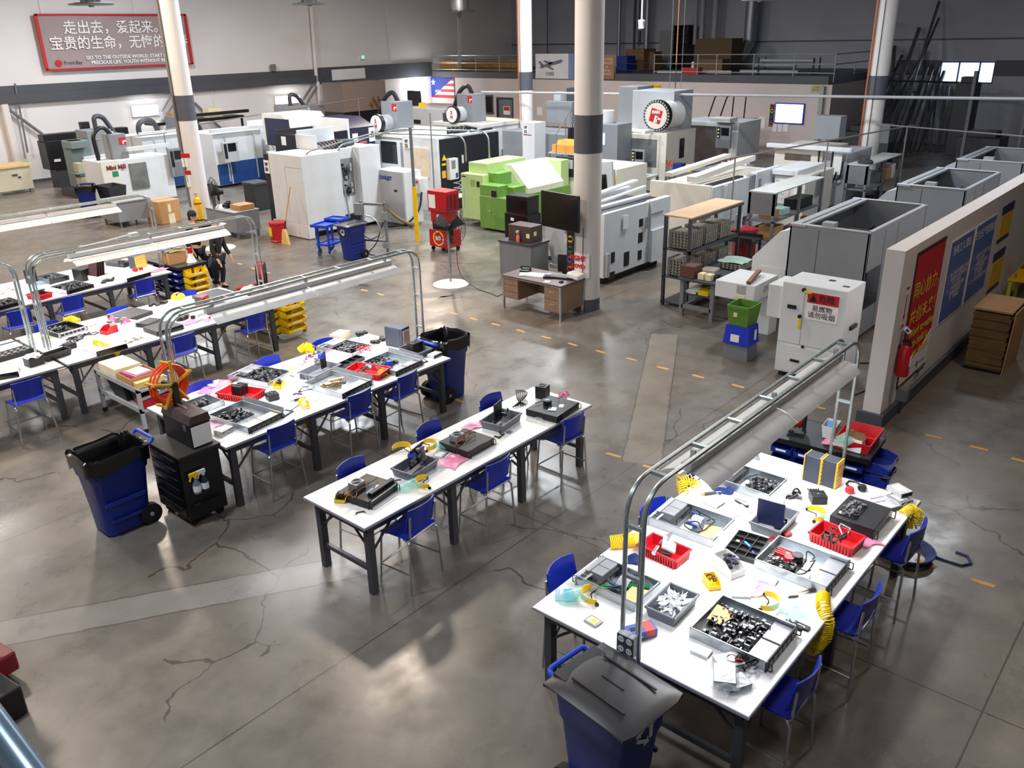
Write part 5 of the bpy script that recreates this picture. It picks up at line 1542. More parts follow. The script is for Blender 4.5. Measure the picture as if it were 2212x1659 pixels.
# white side table near the green lathe
o = thing('side_table', 'small white side table against the black machine flank', 'table', (18.9,18.6,0))
MB().box(0,.6,0,.6,.68,.71).obj('tabletop', white_pl, o)
for x in (.02,.55):
 for y in (.02,.55):
  MB().box(x, x + .03, y, y + .03,0,.68).obj('leg', white_pl, o)
tag(MB().tube([(.12 * cos(a * .5),.12 * sin(a * .5),.01 + a * .012) for a in range(38)], .01,5).obj('coiled_cable', steel_lt), 'coil of pale cable on the small white side table', 'cable', loc=(19.2,18.9,.72))
def rollout_bin(name, label, x, y, rz, w=.72, d=.58, h=1.02, liner=False, lid=False, mark=True, group=None):
 """wheeled refuse cart, handle and wheels at +x, front at -x"""
 t = thing(name, label, 'bin', (x, y, 0), rz, group)
 b = MB()
 prof = [(.74,.02),(.78,.3),(.88, h * .72),(.93, h * .74),(1.0, h)]
 rings = []
 for k, z in prof + [(k - .06, z) for k, z in reversed(prof)]:
  a, c = w / 2 * k, d / 2 * k
  ring = []
  for cx, cy, a0 in ((1,1,0),(-1,1,90),(-1,-1,180),(1,-1,270)):
   r = .09
   for i in range(4):
    an = rad(a0 + i * 30)
    ring.append((cx * (a - r) + r * cos(an), cy * (c - r) + r * sin(an), z))
  rings.append(ring)
 n = 16
 vs = [p for r in rings for p in r]
 fs = [(i * n + j, i * n + (j + 1) % n, (i + 1) * n + (j + 1) % n, (i + 1) * n + j) for i in range(len(rings) - 1) for j in range(n)]
 fs += [tuple(range(n - 1,-1,-1)), tuple((len(rings) - 1) * n + j for j in range(n))]
 b._add(vs, fs)
 b.obj('body', blue_bin, t)
 q = MB()
 q.box(-w * .36, w * .3,-d / 2 * .985,-d / 2 * .9, h * .42, h * .46)
 q.box(-w * .3, w * .2,-d / 2 * .93,-d / 2 * .8, h * .2, h * .23)
 q.obj('side_rib', blue_bin, t)
 hd = MB().tube(arc_pts([(w / 2 - .02,-d * .36, h - .06),(w / 2 + .1,-d * .36, h + .01),(w / 2 + .1, d * .36, h + .01),(w / 2 - .02, d * .36, h - .06)], .05),.022,8)
 hd.obj('handle', M('bright_blue_plastic', (24,66,190),.4), t)
 for s in (-1,1):
  MB().cyl((w / 2 - .12, s * (d / 2 - .1),.13),(w / 2 - .12, s * (d / 2 - .02),.13),.13, n=20).obj('wheel', rubber, t)
  MB().cyl((w / 2 - .12, s * (d / 2 - .025),.13),(w / 2 - .12, s * (d / 2 - .012),.13),.025, n=10).obj('wheel_hub', steel_lt, t)
 if liner:
  L = MB()
  lr = []
  for k, z, wv in ((.82, h * .55,0),(.9, h - .02,.0),(.97, h + .02,.012),(1.07, h + .005,.015),(1.06, h - .1,.03),(1.05, h - .17,.05)):
   ring = []
   for j in range(40):
    an = 2 * pi * j / 40
    ca, sa = cos(an), sin(an)
    e = .28
    px = w / 2 * k * (abs(ca) ** e) * (1 if ca >= 0 else -1)
    py = d / 2 * k * (abs(sa) ** e) * (1 if sa >= 0 else -1)
    ring.append((px, py, z + wv * sin(j * 2.3) + wv * .6 * sin(j * 5.1)))
   lr.append(ring)
  L._add([p for r in lr for p in r], [(i * 40 + j, i * 40 + (j + 1) % 40,(i + 1) * 40 + (j + 1) % 40,(i + 1) * 40 + j) for i in range(5) for j in range(40)] + [tuple(range(39,-1,-1))])
  L.obj('bin_liner', black_gloss, t)
 if lid:
  L = MB()
  def lf(u, v):
   ex = 2 * u - 1
   ey = 2 * v - 1
   k = 1 - .12 * max(0, abs(ey) - .7) * 2 * (1 if ex < 0 else 0)
   z = h + .02 + .05 * (1 - ex * ex) ** .5 * (1 - ey * ey) ** .5
   return (-.03 + ex * (w / 2 + .05) * k, ey * (d / 2 + .05), z)
  L.grid(lf, 18,14,.03)
  L.box(w / 2 - .1, w / 2 + .02,-d * .4, d * .4, h + .01, h + .05)
  lid_o = L.obj('lid', M('charcoal_plastic', (46,46,50),.42, var=.1), t)
  g = MB()
  for yy in (-.17,.17):
   g.cb((-.03, yy, h + .068),(w * .72,.014,.012))
  g.cb((-.02,0, h + .072),(w * .3,.01,.008))
  g.obj('lid_rib', black_pl, lid_o)
 if mark:
  q = MB()
  for i in range(3):
   a = i * 2 * pi / 3 + pi / 2
   k = MT((-w / 2 * .955,0, h * .83)) @ MR(a, 4, 'X')
   old = q.m
   q.m = k
   q.prism([(-.07,.045),(.04,.045),(.04,.02),(.085,.062),(.04,.1),(.04,.075),(-.07,.075)], -.008,.0, 'x')
   q.m = old
  q.obj('recycling_mark', white_ink, t)
 return t
rollout_bin('recycling_cart', 'closed blue recycling cart with charcoal lid at the head of the big table', 4.0,2.64, rad(83), w=.68, d=.54, lid=True)
rollout_bin('recycling_cart', 'open blue recycling cart with black liner beside the black tool chest', 3.54,9.36,0, liner=True, mark=False)
rollout_bin('recycling_cart', 'open blue recycling cart with black liner at the far end of the orange reel table', 8.74,9.05, pi, w=.62, liner=True, mark=False)
o = rollout_bin('recycling_cart', 'blue recycling cart with dark lid in front of the big machine numbered 50', 13.75,17.45,.05, lid=True)
o.scale = (.88,.88,.88)
o = rollout_bin('recycling_cart', 'far blue recycling cart near the small white mill', 12.25,29.3, rad(60), liner=True, mark=False)
o = thing('charcoal_cart', 'charcoal wheeled bin beside the far blue recycling cart', 'bin', (12.6,28.5,0))
MB(MT((.3,.35,0))).tray(.62,.9,1.0,.03,.12).obj('body', M('charcoal_plastic', (46,46,50),.42), o)
o = thing('charcoal_bin', 'charcoal bin with grey lid left standing beside the 50 plate machine', 'bin', (16.0,25.3,0))
o['label'] = 'charcoal bin with grey lid standing near the end of machine number 50'
MB().box(0,.6,0,.6,0,.85).obj('body', M('charcoal_plastic', (46,46,50),.42), o, bevel=.03)
MB().box(-.03,.63,-.03,.63,.85,.95).obj('lid', steel_dark, o, bevel=.02)
# blue hand cart next to the bin
o = thing('service_cart', 'bright blue plastic service cart beside the blue recycling cart', 'cart', (13.7,18.3,0),.25)
cb_m = M('bright_blue_plastic', (24,66,190),.4)
MB(MT((0,0,.8))).tray(.95,.5,.07,.03).obj('top_tray', cb_m, o)
MB(MT((.35,.0,.86))).tray(.4,.55,.06,.03).obj('tool_tray', cb_m, o)
MB(MT((0,0,.3))).tray(.7,.42,.05,.03).obj('lower_tray', cb_m, o)
for x in (-.3,.3):
 for y in (-.17,.17):
  MB().box(x - .03, x + .03, y - .02, y + .02,.1,.82).obj('upright', cb_m, o)
for y in (-.24,.24):
 MB().cyl((-.22, y - .02,.1),(-.22, y + .02,.1),.1, n=16).obj('wheel', steel_lt, o)
 MB().cyl((.3, y - .02,.06),(.3, y + .02,.06),.06, n=14).obj('caster', rubber, o)
# pipe stand with electrical boxes
o = thing('utility_stand', 'grey pipe stand with electrical boxes and hanging hoses next to the blue recycling cart', 'stand', (14.4,17.3,0),.35)
for y in (-.35,.35):
 MB().box(-.03,.03, y - .03, y + .03,0,1.4).obj('upright', steel_mid, o)
MB().box(-.03,.03,-.35,.35,1.3,1.36).box(-.03,.03,-.35,.35,.35,.4).obj('crossbar', steel_mid, o)
MB().box(-.12,-.03,.25,.5,1.05,1.35).obj('switch_box', cnc_grey, o)
MB().box(-.1,-.03,-.42,-.28,.95,1.15).box(-.1,-.03,.28,.5,.55,.75).box(-.1,-.03,-.4,-.26,.2,.35).obj('junction_box', cnc_grey, o)
MB().tube(arc_pts([(-.06,.3,1.05),(-.1,-.1,1.0),(-.1,-.3,.6),(-.08,.1,.4),(-.1,.3,.55)], .3),.02).obj('flexible_conduit', galv, o)
MB().tube(arc_pts([(-.06,-.3,.9),(-.14,-.1,.3),(-.2,.2,.05),(-.3,-.2,.04)], .2),.014).obj('cable', cable, o)
# drum and broom
o = thing('waste_can', 'red waste can with yellow label beside the broom', 'can', ((13.716,20.842)[0] + .1,(13.716,20.842)[1], 0))
MB().lathe([(0,0),(.24,0),(.26,.04),(.24,.06),(.24,.5),(.26,.52),(.25,.56),(.1,.58),(0,.58)], n=24).obj('can_body', red_paint, o)
MB().cb((-.23,.06,.3),(.03,.2,.24), rz=-.3).obj('yellow_label', yel_ink, o)
o = thing('broom', 'straw broom leaning on the big machine numbered 50', 'broom', ((13.698,20.37)[0], (13.698,20.37)[1], 0))
MB().prism([(-.16,0),(.16,0),(.09,.3),(.04,.42),(-.04,.42),(-.09,.3)], -.04,.04, 'x').obj('bristles', straw, o)
MB().cyl((0,0,.4),(.5,.2,1.5),.014, n=8).obj('handle', wood, o)
MB().cyl((0,0,.4),(.1,.04,.62),.02, n=8).obj('ferrule', black_pl, o)
# desks in the back left
for (x, y, w, d, h, lab) in [(13.2,22.0,.8,1.55,.78, 'grey steel desk behind the people, with papers and a carton on it'),(11.9,26.5,1.1,1.15,.8, 'grey steel desk near the cardboard carton at the far aisle')]:
 o = thing('steel_desk', lab, 'desk', (x, y, 0))
 MB().box(0, w, 0, d, .18, h - .03).obj('body', cnc_grey, o, bevel=.006)
 MB().box(-.02, w + .02,-.02, d + .02, h - .03, h).obj('desktop', M('grey_desktop', (150,152,154),.5), o)
 for a in (.04, w - .08):
  for b in (.04, d - .08):
   MB().box(a, a + .05, b, b + .05,0,.18).obj('leg', steel_mid, o)
tag(MB().box(0,.5,0,.5,0,.14).obj('cardboard_carton', kraft), 'flat brown carton on the grey desk behind the people', 'box', loc=(13.45,22.1,.785))
tag(MB().box(0,.3,0,.4,0,.01).cb((.2,.5,.02),(.3,.2,.03)).obj('paper_stack', paper), 'white papers on the grey desk behind the people', 'paper', loc=(13.3,22.8,.785))
q = MB()
for i in range(9):
 q.cb((RU(-.15,.15), RU(-.2,.2),.05 + .05 * RR()),(.1,.12,.1), rz=RR())
tag(q.obj('machine_parts', black_met), 'heap of dark metal parts on the grey desk behind the people', 'parts', loc=(13.6,23.0,.785))
o = thing('cardboard_carton', 'large brown cardboard carton with taped paper near the far grey desk', 'box', (12.95,25.9,0),.1)
MB().box(0,.75,0,.75,0,.72).obj('carton', kraft, o, bevel=.02)
MB().box(.3,.4,-.006,0,.35,.6).box(.28,.5,-.004,0,.0,.3).obj('tape_label', cream, o)
MB().box(0,.75,.36,.39,.72,.725).obj('top_seam', kraft_dk, o)
o = thing('gas_cylinder', 'yellow gas cylinder standing in front of the pale column', 'cylinder', (13.3,24.15,0))
MB().lathe([(0,0),(.11,0),(.115,.03),(.115,.85),(.09,.96),(.04,1.0),(.035,1.06)], n=20).obj('cylinder', M('cylinder_yellow', (238,178,20),.4), o)
MB().lathe([(.035,1.06),(.03,1.14),(0,1.15)], n=12).cb((-.03,0,1.1),(.12,.03,.03)).obj('valve', steel_lt, o)
MB().cb((-.105,0,.55),(.03,.14,.3)).obj('label_plate', cream, o)
MB().lathe([(.118,.3),(.118,.34)], n=20).lathe([(.118,.8),(.118,.83)], n=20).obj('strap', black_pl, o)
for n, (z, w, h, lab, rc) in enumerate([(2.05,.3,.4, 'white and red notice, topmost on the gas cylinder column', 1),(1.5,.2,.5, 'narrow white notice below it on the gas cylinder column', 1)]):
 lab = ['white notice with red heading, topmost on the gas cylinder column', 'narrow white notice, lowest on the gas cylinder column'][n]
 t = thing('column_notice', lab, 'sign', (13.38,24.55, z))
 MB(MR(.5,4, 'Z')).box(-.01,.02,-w / 2, w / 2,-h / 2, h / 2).obj('sheet', paper, t)
 MB(MR(.5,4, 'Z')).box(-.014,-.01,-w / 2, w / 2, h / 2 - .13, h / 2).obj('red_heading', red_ink, t)
# workbench at the left wall
o = thing('workbench', 'cream workbench with wooden top at the far white wall', 'workbench', (11.2,36.4,0))
MB().box(-3.5,2.2,0,1.2,1.0,1.08).obj('worktop', M('worn_maple', (214,186,130),.6, var=.1, scale=3), o)
MB().box(-3.4,2.1,.05,1.15,.15,1.0).obj('cabinet_body', M('cream_steel', (196,190,170),.5, var=.08, scale=2), o)
for x in (-3.3,-1.2,.8,1.95):
 MB().box(x, x + .1,.06,.2,0,.16).obj('foot', steel_mid, o)
MB().box(1.4,1.6,.02,.05,.7,.75).box(1.6,1.7,.02,.05,.6,.65).obj('latch', steel_dark, o)
o = thing('cardboard_box', 'brown cardboard box on the floor at the workbench', 'box', (9.9,35.0,0),.2)
MB().box(0,.9,0,.6,0,.75).obj('carton', kraft_dk, o, bevel=.02)
tag(MB().box(0,.8,0,.5,0,.3).obj('flat_carton', kraft, bevel=.02), 'low brown carton beside the box at the workbench, cut by the frame', 'box', loc=(9.0,35.0,0))
# shelf platform with boxes near the wall
o = thing('wall_platform', 'dark platform shelf with cartons high along the white wall', 'shelf', (20.6,36.6,0))
MB().box(-1.8,2.6,0,1.0,2.0,2.12).obj('deck', black_met, o)
for x in (-1.7,0,2.5):
 MB().box(x, x + .08,.1,.18,0,2.0).obj('post', black_met, o)
MB().box(-.2,2.7,-.3,-.1,2.25,2.38).obj('rail_beam', black_met, o)
for n, (x, w, h, lab, mt) in enumerate([(-.9,.6,.35, 'brown carton on the wall platform', kraft),(-.2,.5,.3, 'second carton on the wall platform, beside the brown one', kraft_dk),(.9,.7,.4, 'pale carton on the wall platform', cream)]):
 tag(MB().box(0, w, 0,.5,0, h).obj('carton', mt), lab, 'box', 'cartons on the wall platform', loc=(20.6 + x, 36.75,2.125))
# brown partition box high on the wall
o = thing('brown_cabin', 'brown panelled cabin with racks on top in front of the white wall', 'cabin', (30.2,35.3,0))
a, b = (28.076,3.325),(30.891,1.877)
MB().box(a[0] - 30.2, b[0] - 30.2,0,1.6,1.9,(29.609,3.289)[1]).obj('panel_wall', M('brown_panel', (118,104,96),.6), o)
MB().box(a[0] - 30.2, b[0] - 30.2,.05,1.6,0,1.9).obj('dark_base', black_met, o)
q = MB()
for i in range(10):
 q.cb((b[0] - 30.2 - .3 - .09 * i, -.05,2.1 + .12 * (i % 4)),(.06,.1,.16))
q.obj('hanging_tools', M('tool_brown', (110,74,44),.6), o)
MB().box(a[0] - 30.2 + .1, b[0] - 30.2 - .6,.8,.85,3.4,3.9).obj('rack_back', cnc_lgrey, o)
tag(MB().cb((0,0,.1),(.3,.2,.2)).obj('yellow_bottle', yel_pl), 'yellow container on the long grey machine body', 'container', loc=(29.9,(31.568,2.357)[0], 2.16))
# lamps on the left wall and high bay lamps
for n, (u, v, w, h, lab) in enumerate([(318,240,1.15,.38, 'glowing rectangular lamp on the white wall behind the small mill'),(625,216,1.4,.32, 'glowing oblong lamp on the white wall behind the cartons')]):
 p = ((19.606,2.486),(27.294,2.456))[n]
 t = thing('wall_lamp', lab, 'lamp', (p[0], 38.75, p[1]))
 MB().box(-w / 2 - .05, w / 2 + .05,.1,.25,-h / 2 - .03, h / 2 + .05).obj('housing', white_pl, t)
 MB().prism([(-w / 2, h / 2),(w / 2, h / 2),(w / 2 - .05,-h * .2),(w * .25,-h / 2),(-w * .3,-h / 2),(-w / 2 + .06,-h * .15)], -.08,.1, 'y').obj('diffuser', glow, t, bevel=.04)
p = (36.388,2.533)
t = thing('wall_lamp', 'very bright lamp at the wall corner beside the star flag', 'lamp', (p[0], 38.55, p[1]))
MB().lathe([(0,-.4),(.4,-.2),(.5,0),(.4,.2),(0,.35)], n=16).obj('diffuser', M('lit_lamp_strong', (255,255,255),.4, emit=22), t)
MB().box(-.2,.2,.3,.44,-.2,.2).obj('housing', white_pl, t)
for n, (u, lab, dome) in enumerate([(193, 'grey high bay lamp hanging above the Chinese slogan banner', 0),(668, 'grey high bay lamp hanging above the white wall pole', 0),(995, 'shiny domed high bay lamp near the wall corner', 1),(1640, 'white rimmed high bay lamp over the wide duct', 2)]):
 p = ((14.412,6.551),(24.118,6.678),(31.745,6.406),(17.393,6.413))[n]
 loc = (p[0], 31, p[1]) if n == 0 else (p[0], 32, p[1]) if n == 1 else (33, p[0], p[1]) if n == 2 else (36, p[0], p[1])
 t = thing('high_bay_lamp', lab, 'lamp', loc, group='high bay lamps')
 dk = M('lamp_grey', (88,90,94),.4,.4) if n != 3 and n != 2 else (alu if n == 2 else white_pl)
 MB().lathe([(0,-.06),(.08,-.06),(.1,-.02),(.7,.0),(.72,.04),(.45,.08),(0,.08)], n=28).obj('rim', M('lamp_rim', (120,122,124),.4,.4) if n != 3 else white_pl, t)
 if n == 2:
  MB().lathe([(.42,.08),(.44,.5),(.36,.85),(.2,1.05),(0,1.1)], n=24).obj('dome', alu, t)
  for i in range(3):
   MB().tube([(.1 * (i - 1),.1,-.06),(.1 * (i - 1),.12,-1.5),(.1 * (i - 1) + .1,.3,-2.6)], .03,6).obj('hanging_conduit', steel_mid, t)
 else:
  MB().lathe([(.32,.08),(.33,.6),(.0,.62)], n=20).obj('ballast', dk, t)
  MB().cyl((0,0,.6),(0,0,2.2),.02, n=6).obj('chain', steel_lt, t)
# slogan banner
o = thing('slogan_banner', 'grey banner with red border and white Chinese characters hanging on the white wall', 'banner', (18.93,38.75,5.44))
hw, hh = 3.3,1.05
MB().grid(lambda u, v: ((u - .5) * 2 * hw, .03 * sin(7 * u) * sin(5 * v),(v - .5) * 2 * hh),20,8,.005).obj('cloth', banner_grey, o)
MB().box(-hw, hw, -.05,.03, hh - .05, hh + .03).box(-hw, hw, -.05,.03,-hh - .03,-hh + .04).box(-hw - .02,-hw + .1,-.05,.03,-hh, hh).box(hw - .1, hw + .02,-.05,.03,-hh, hh).obj('border', red_ink, o)
text('走出去，爱起来。', .56,(-.05,-.05,.52), '-y', white_ink, o, bold=.02)
text('宝贵的生命，无悔的青春', .56,(.12,-.05,-.08), '-y', white_ink, o, bold=.02)
text('GO TO THE OUTSIDE WORLD. START LOVING.\nPRECIOUS LIFE. YOUTH WITHOUT REGRET.', .2,(.55,-.05,-.74), '-y', white_ink, o, bold=.006)
MB().cyl((-2.75,-.06,-.8),(-2.75,-.04,-.8),.13, n=20).obj('emblem', red_ink, o)
MB().cyl((2.35,-.06,-.8),(2.35,-.04,-.8),.13, n=20).obj('emblem', red_ink, o)
text('Front Bay', .19,(-2.15,-.05,-.8), '-y', black_ink, o)
for n, (x, lab) in enumerate([(-2.9, 'cord holding the near end of the slogan banner'),(.9, 'cord holding the middle of the slogan banner'),(1.9, 'cord holding the far half of the slogan banner')]):
 tag(MB().cyl((18.93 + x, 38.75,6.5),(18.93 + x, 38.75, ZC),.012, n=5).obj('banner_cord', paper), lab, 'cord', 'cords of the slogan banner')
o = thing('exit_light', 'small green exit light on the white wall', 'sign', ((32.507,4.336)[0], 38.9,(32.507,4.336)[1]))
MB().box(-.12,.12,-.05,.1,-.1,.1).obj('housing', white_pl, o)
MB().box(-.07,.12,-.06,-.05,-.06,.1).obj('lit_face', M('lit_green', (120,235,180),.4, emit=1.2), o)
tag(MB().lathe([(0,0),(.12,0),(.15,.3),(.12,.33),(0,.33)], n=14).obj('wall_sounder', steel_mid), 'small grey cylinder standing on the dark wall ledge', 'siren', loc=((26.63,3.74)[0], 38.8,3.87))
# ================================================================ tool chest with hose reel, shelf cart, racks, bin carts
o = thing('tool_chest', 'black rolling tool chest at the end of the table, spray bottles hung on its flank', 'tool chest', (4.0,8.6,0))
MB().box(0,.5,.0,.72,.1,.92).obj('chest_body', black_met, o, bevel=.012)
MB().box(-.02,.52,-.02,.74,.92,.95).obj('top_mat', M('dark_rubber_mat', (34,34,36),.6), o)
for i in range(6):
 MB().box(-.012,0,.04,.68,.15 + i * .125,.26 + i * .125).obj('drawer', black_gloss, o)
 MB().box(-.03,-.012,.1,.62,.235 + i * .125,.25 + i * .125).obj('drawer_pull', black_pl, o)
MB().box(.06,.44,-.04,-.0,.28,.3).obj('side_handle', black_pl, o)
for x in (.08,.42):
 for y in (.08,.64):
  MB().cyl((x, y - .02,.05),(x, y + .02,.05),.05, n=12).obj('caster', rubber, o)
o = thing('brown_case', 'black case with brown lid on the rolling tool chest, white sheet on its side', 'case', (4.22,8.66,.952))
MB().box(0,.26,0,.62,0,.30).obj('body', black_met, o, bevel=.006)
MB().prism([(-.01,.30),(.27,.30),(.25,.40),(.03,.40)], -.01,.63, 'y').obj('lid', brown_box, o)
MB().box(.01,.25,-.012,-.002,.02,.27).obj('white_sheet', paper, o)
MB().tube(arc_pts([(.1,.2,.4),(.1,.2,.44),(.1,.42,.44),(.1,.42,.4)], .03),.01,6).obj('handle', chrome, o)
MB().box(-.01,0,.08,.14,.2,.28).obj('catch', chrome, o)
o = thing('hose_reel', 'bright orange hose wound on a yellow armed reel above the black case', 'hose reel', (4.32,9.17,1.355),.25)
q = MB()
for i in range(9):
 rr = .235 - .012 * (i % 4)
 yy = -.05 + .013 * i
 q.tube([(rr * cos(a * pi / 18), yy, .26 + rr * sin(a * pi / 18)) for a in range(36)], .013,6, closed=True)
q.tube([(.2,.05,.12),(.05,.07,.2),(-.05,.06,.26)], .012,6)
q.obj('orange_hose', orange_h, o)
for k in range(5):
 a = k * 2 * pi / 5 + .3
 MB(MT((0,-.0,.26))).cyl((0,-.07,0),(.3 * cos(a),-.075,.3 * sin(a)),.02, n=8).cyl((.27 * cos(a),-.075,.27 * sin(a)),(.27 * cos(a),.08,.27 * sin(a)),.018, n=8).obj('reel_arm', amber, o)
MB().box(-.04,.04,-.1,-.06,0,.27).cyl((0,-.1,.26),(0,.09,.26),.04, n=12).obj('reel_stand', black_met, o)
for n, (x, lab, c1, c2) in enumerate([(.12, 'spray bottle with yellow trigger hung on the black tool chest', yel_pl, M('blue_fluid', (90,120,150),.3)),(.22, 'darker spray bottle with white trigger hung on the black tool chest', white_pl, M('dark_blue_fluid', (24,40,74),.3))]):
 t = thing('spray_bottle', lab, 'bottle', (4.0 + x, 8.54,.46))
 MB().lathe([(0,0),(.042,0),(.045,.02),(.045,.13),(.018,.18),(.018,.2)], n=16).obj('bottle', c2, t)
 MB().lathe([(.02,.2),(.022,.23)], n=10).cb((-.02,0,.25),(.1,.03,.045)).cb((-.06,0,.21),(.014,.02,.07), ry=.4).obj('trigger', c1, t)
 MB().lathe([(.0465,.03),(.0465,.11)], n=16).obj('label_band', paper, t)
# grey shelf cart
o = thing('shelf_cart', 'grey two shelf steel cart with boxes between the tool chest and the third row table', 'cart', (4.95,11.55,0))
for z in (.36,.68):
 MB().box(0,.56,0,1.35, z - .03, z).box(0,.02,0,1.35, z, z + .04).box(.54,.56,0,1.35, z, z + .04).obj('shelf', steel_lt, o)
for x in (0,.52):
 for y in (0,1.3):
  MB().box(x, x + .05, y, y + .05,.08,.70).obj('upright', steel_lt, o)
  MB().cyl((x + .025, y + .01,.04),(x + .025, y + .04,.04),.04, n=10).obj('caster', rubber, o)
SH = .685
tag(MB().box(-.2,.2,-.28,.28,0,.15).obj('lidded_box', cream, bevel=.01), 'green sided box with cream folder on the upper shelf of the grey cart', 'box', loc=(5.2,12.55, SH))
o = thing('open_carton', 'open brown carton with a pink wrapped part on the grey cart', 'box', (5.2,11.98, SH))
MB().tray(.44,.46,.13,.012).obj('carton', kraft, o)
MB().cb((0,0,.11),(.28,.36,.05), rz=.1).obj('pink_wrap', M('pink_wrap', (214,90,130),.4), o)
MB().cb((.01,0,.14),(.24,.3,.02), rz=.1).obj('clear_bag', M('silver_bag', (206,202,214),.25,.2), o)
tag(MB().cb((0,0,.05),(.42,.1,.09)).obj('timber_block', M('pale_timber', (222,190,120),.6)), 'pale timber block at the front edge of the grey cart', 'timber', loc=(5.2,11.66, SH))
o = thing('black_crate', 'black open crate on the lower shelf of the grey cart', 'crate', (5.15,12.3,.365))
MB().tray(.36,.5,.26,.015,.05).obj('crate_body', black_pl, o)
MB().cb((.05,.1,.24),(.1,.14,.05)).cb((-.08,-.1,.23),(.12,.1,.06), rz=.4).obj('parts', white_pl, o)
o = thing('black_crate', 'second black open crate, deeper on the lower shelf of the grey cart', 'crate', (5.2,11.92,.365))
MB().tray(.3,.24,.2,.015,.03).obj('crate_body', black_pl, o)
o = thing('red_bin', 'red bin with grey bar lying in it on the lower shelf of the grey cart', 'bin', (5.24,11.68,.365))
MB().tray(.5,.2,.13,.01,.03).obj('bin_body', red_pl, o)
MB().cyl((-.22,0,.12),(.22,.02,.14),.025, n=8).obj('bar', steel_lt, o)
def bin_cart(label, x, y, rz, c1, c2, h=.8, rows=3):
 """rolling frame with a plate on top and small hanging bins on two faces (-x face: c1,-y face: c2)"""
 t = thing('bin_cart', label, 'cart', (x, y, 0), rz, 'rolling bin carts')
 MB().box(-.36,.36,-.6,.6, h - .02, h + .01).obj('top_plate', M('dark_top_plate', (70,74,80),.4,.3), t)
 MB().box(-.37,.37,-.61,-.59, h - .05, h + .012).box(-.37,.37,.59,.61, h - .05, h + .012).box(-.37,-.35,-.6,.6, h - .05, h + .012).box(.35,.37,-.6,.6, h - .05, h + .012).obj('plate_frame', black_met, t)
 for s in (-1,1):
  MB().box(-.03,.03, s * .52 - .03, s * .52 + .03,.12, h - .02).obj('upright', steel_dark, t)
  f = MB().cyl((-.36, s * .52,.12),(.36, s * .52,.12),.02, n=8)
  f.cyl((-.3, s * .56, h - .04),(0, s * .54, h - .36),.014, n=6).cyl((.3, s * .56, h - .04),(0, s * .54, h - .36),.014, n=6)
  f.obj('foot_frame', black_met, t)
  for k in (-.34,.34):
   MB().cyl((k, s * .52 - .02,.05),(k, s * .52 + .02,.05),.05, n=12).obj('caster', rubber, t)
 for face, c, n in (('x', c1,4),('y', c2,1)):
  if c is None:
   continue
  for r in range(rows):
   z = h - .2 - r * .155
   for i in range(n):
    b = MB()
    if face == 'x':
     yy = -.42 + .28 * i
     b.m = MT((-.2, yy, z))
     wdt = .25
    else:
     b.m = MT((-.02,-.66, z)) @ MR(pi / 2,4, 'Z')
     wdt = .46
    hw = wdt / 2
    b.prism([(-.15,.02),(.12,0),(.12,.13),(-.02,.13),(-.15,.075)], -hw, -hw + .008, 'y').prism([(-.15,.02),(.12,0),(.12,.13),(-.02,.13),(-.15,.075)], hw - .008, hw, 'y')
    b.prism([(-.15,.02),(-.14,.02),(-.14,.075),(-.15,.075)], -hw, hw, 'y').box(-.14,.12,-hw, hw, .0,.012).box(.11,.12,-hw, hw, 0,.13)
    bo = b.obj('hanging_bin', c, t)
    MB(b.m).box(-.153,-.15,-hw * .5, hw * .5,.035,.06).obj('bin_label', paper, bo)
 return t
bin_cart('rolling cart with blue bins and a red tray at the far end of big table', 9.5,3.25,.08, blue_bin, blue_bin, .72,2)
bin_cart('rolling cart with stacked yellow and blue bins carrying the megaphone', 9.15,17.9,.06, blue_bin, yel_pl, .8,4)
bin_cart('rolling cart with yellow bins and hose reel at the end of the third row table', 8.95,14.1,.05, yel_pl, yel_pl, .8,4)
# things on the bin carts
o = thing('red_tray', 'large red tray with face shields on the cart at the far end of big table', 'tray', (9.55,2.88,.735),.08)
MB().tray(.6,.42,.13,.012,.03).obj('tray_body', red_pl, o)
MB().box(-.02,-.0,-.2,.2,.01,.1).obj('divider', red_pl, o)
o = thing('white_bin', 'white bin with blue paper on the cart beside the red hose reel', 'bin', (9.55,3.22,.735),.1)
MB().tray(.26,.16,.16,.008,.02).obj('bin_body', white_pl, o)
MB().cb((0,0,.13),(.18,.1,.04), rz=.2).obj('blue_paper', M('light_blue_paper', (90,150,210),.6), o)
def reel(name, label, x, y, z, rz, r=.19):
 t = thing(name, label, 'hose reel', (x, y, z), rz)
 for s in (-1,1):
  MB().cyl((0, s * .075, r + .05),(0, s * .085, r + .05), r, n=28).obj('reel_disc', black_met, t)
 q = MB()
 for i in range(8):
  q.tube([((r - .06 + .008 * (i % 3)) * cos(a * pi / 14),-.056 + .016 * i, r + .05 + (r - .06 + .008 * (i % 3)) * sin(a * pi / 14)) for a in range(28)], .011,6, closed=True)
 q.obj('red_hose', M('red_hose', (170,24,30),.4), t)
 MB().box(-.12,.12,-.1,.1,0,.02).box(-.02,.02,-.1,-.086,0, r + .08).box(-.02,.02,.086,.1,0, r + .08).obj('base_frame', black_met, t)
 MB().cb((0,0,2 * r + .06),(.1,.1,.03)).obj('guide_arm', red_paint, t)
 return t
reel('hose_reel', 'black hose reel with red hose on the cart at the far end of big table', 9.36,3.56,.733,.25)
reel('hose_reel', 'black hose reel on the yellow bin cart behind the lamp reflector', 9.0,14.35,.812,.9,.24)
tag(MB().tube([(9.513,3.816,0.75),(9.228,3.819,0.74),(9,3.748,0.735)], .008,5).obj('wire_rod', black_met), 'thin black wire rod beside the red hose reel', 'rod')
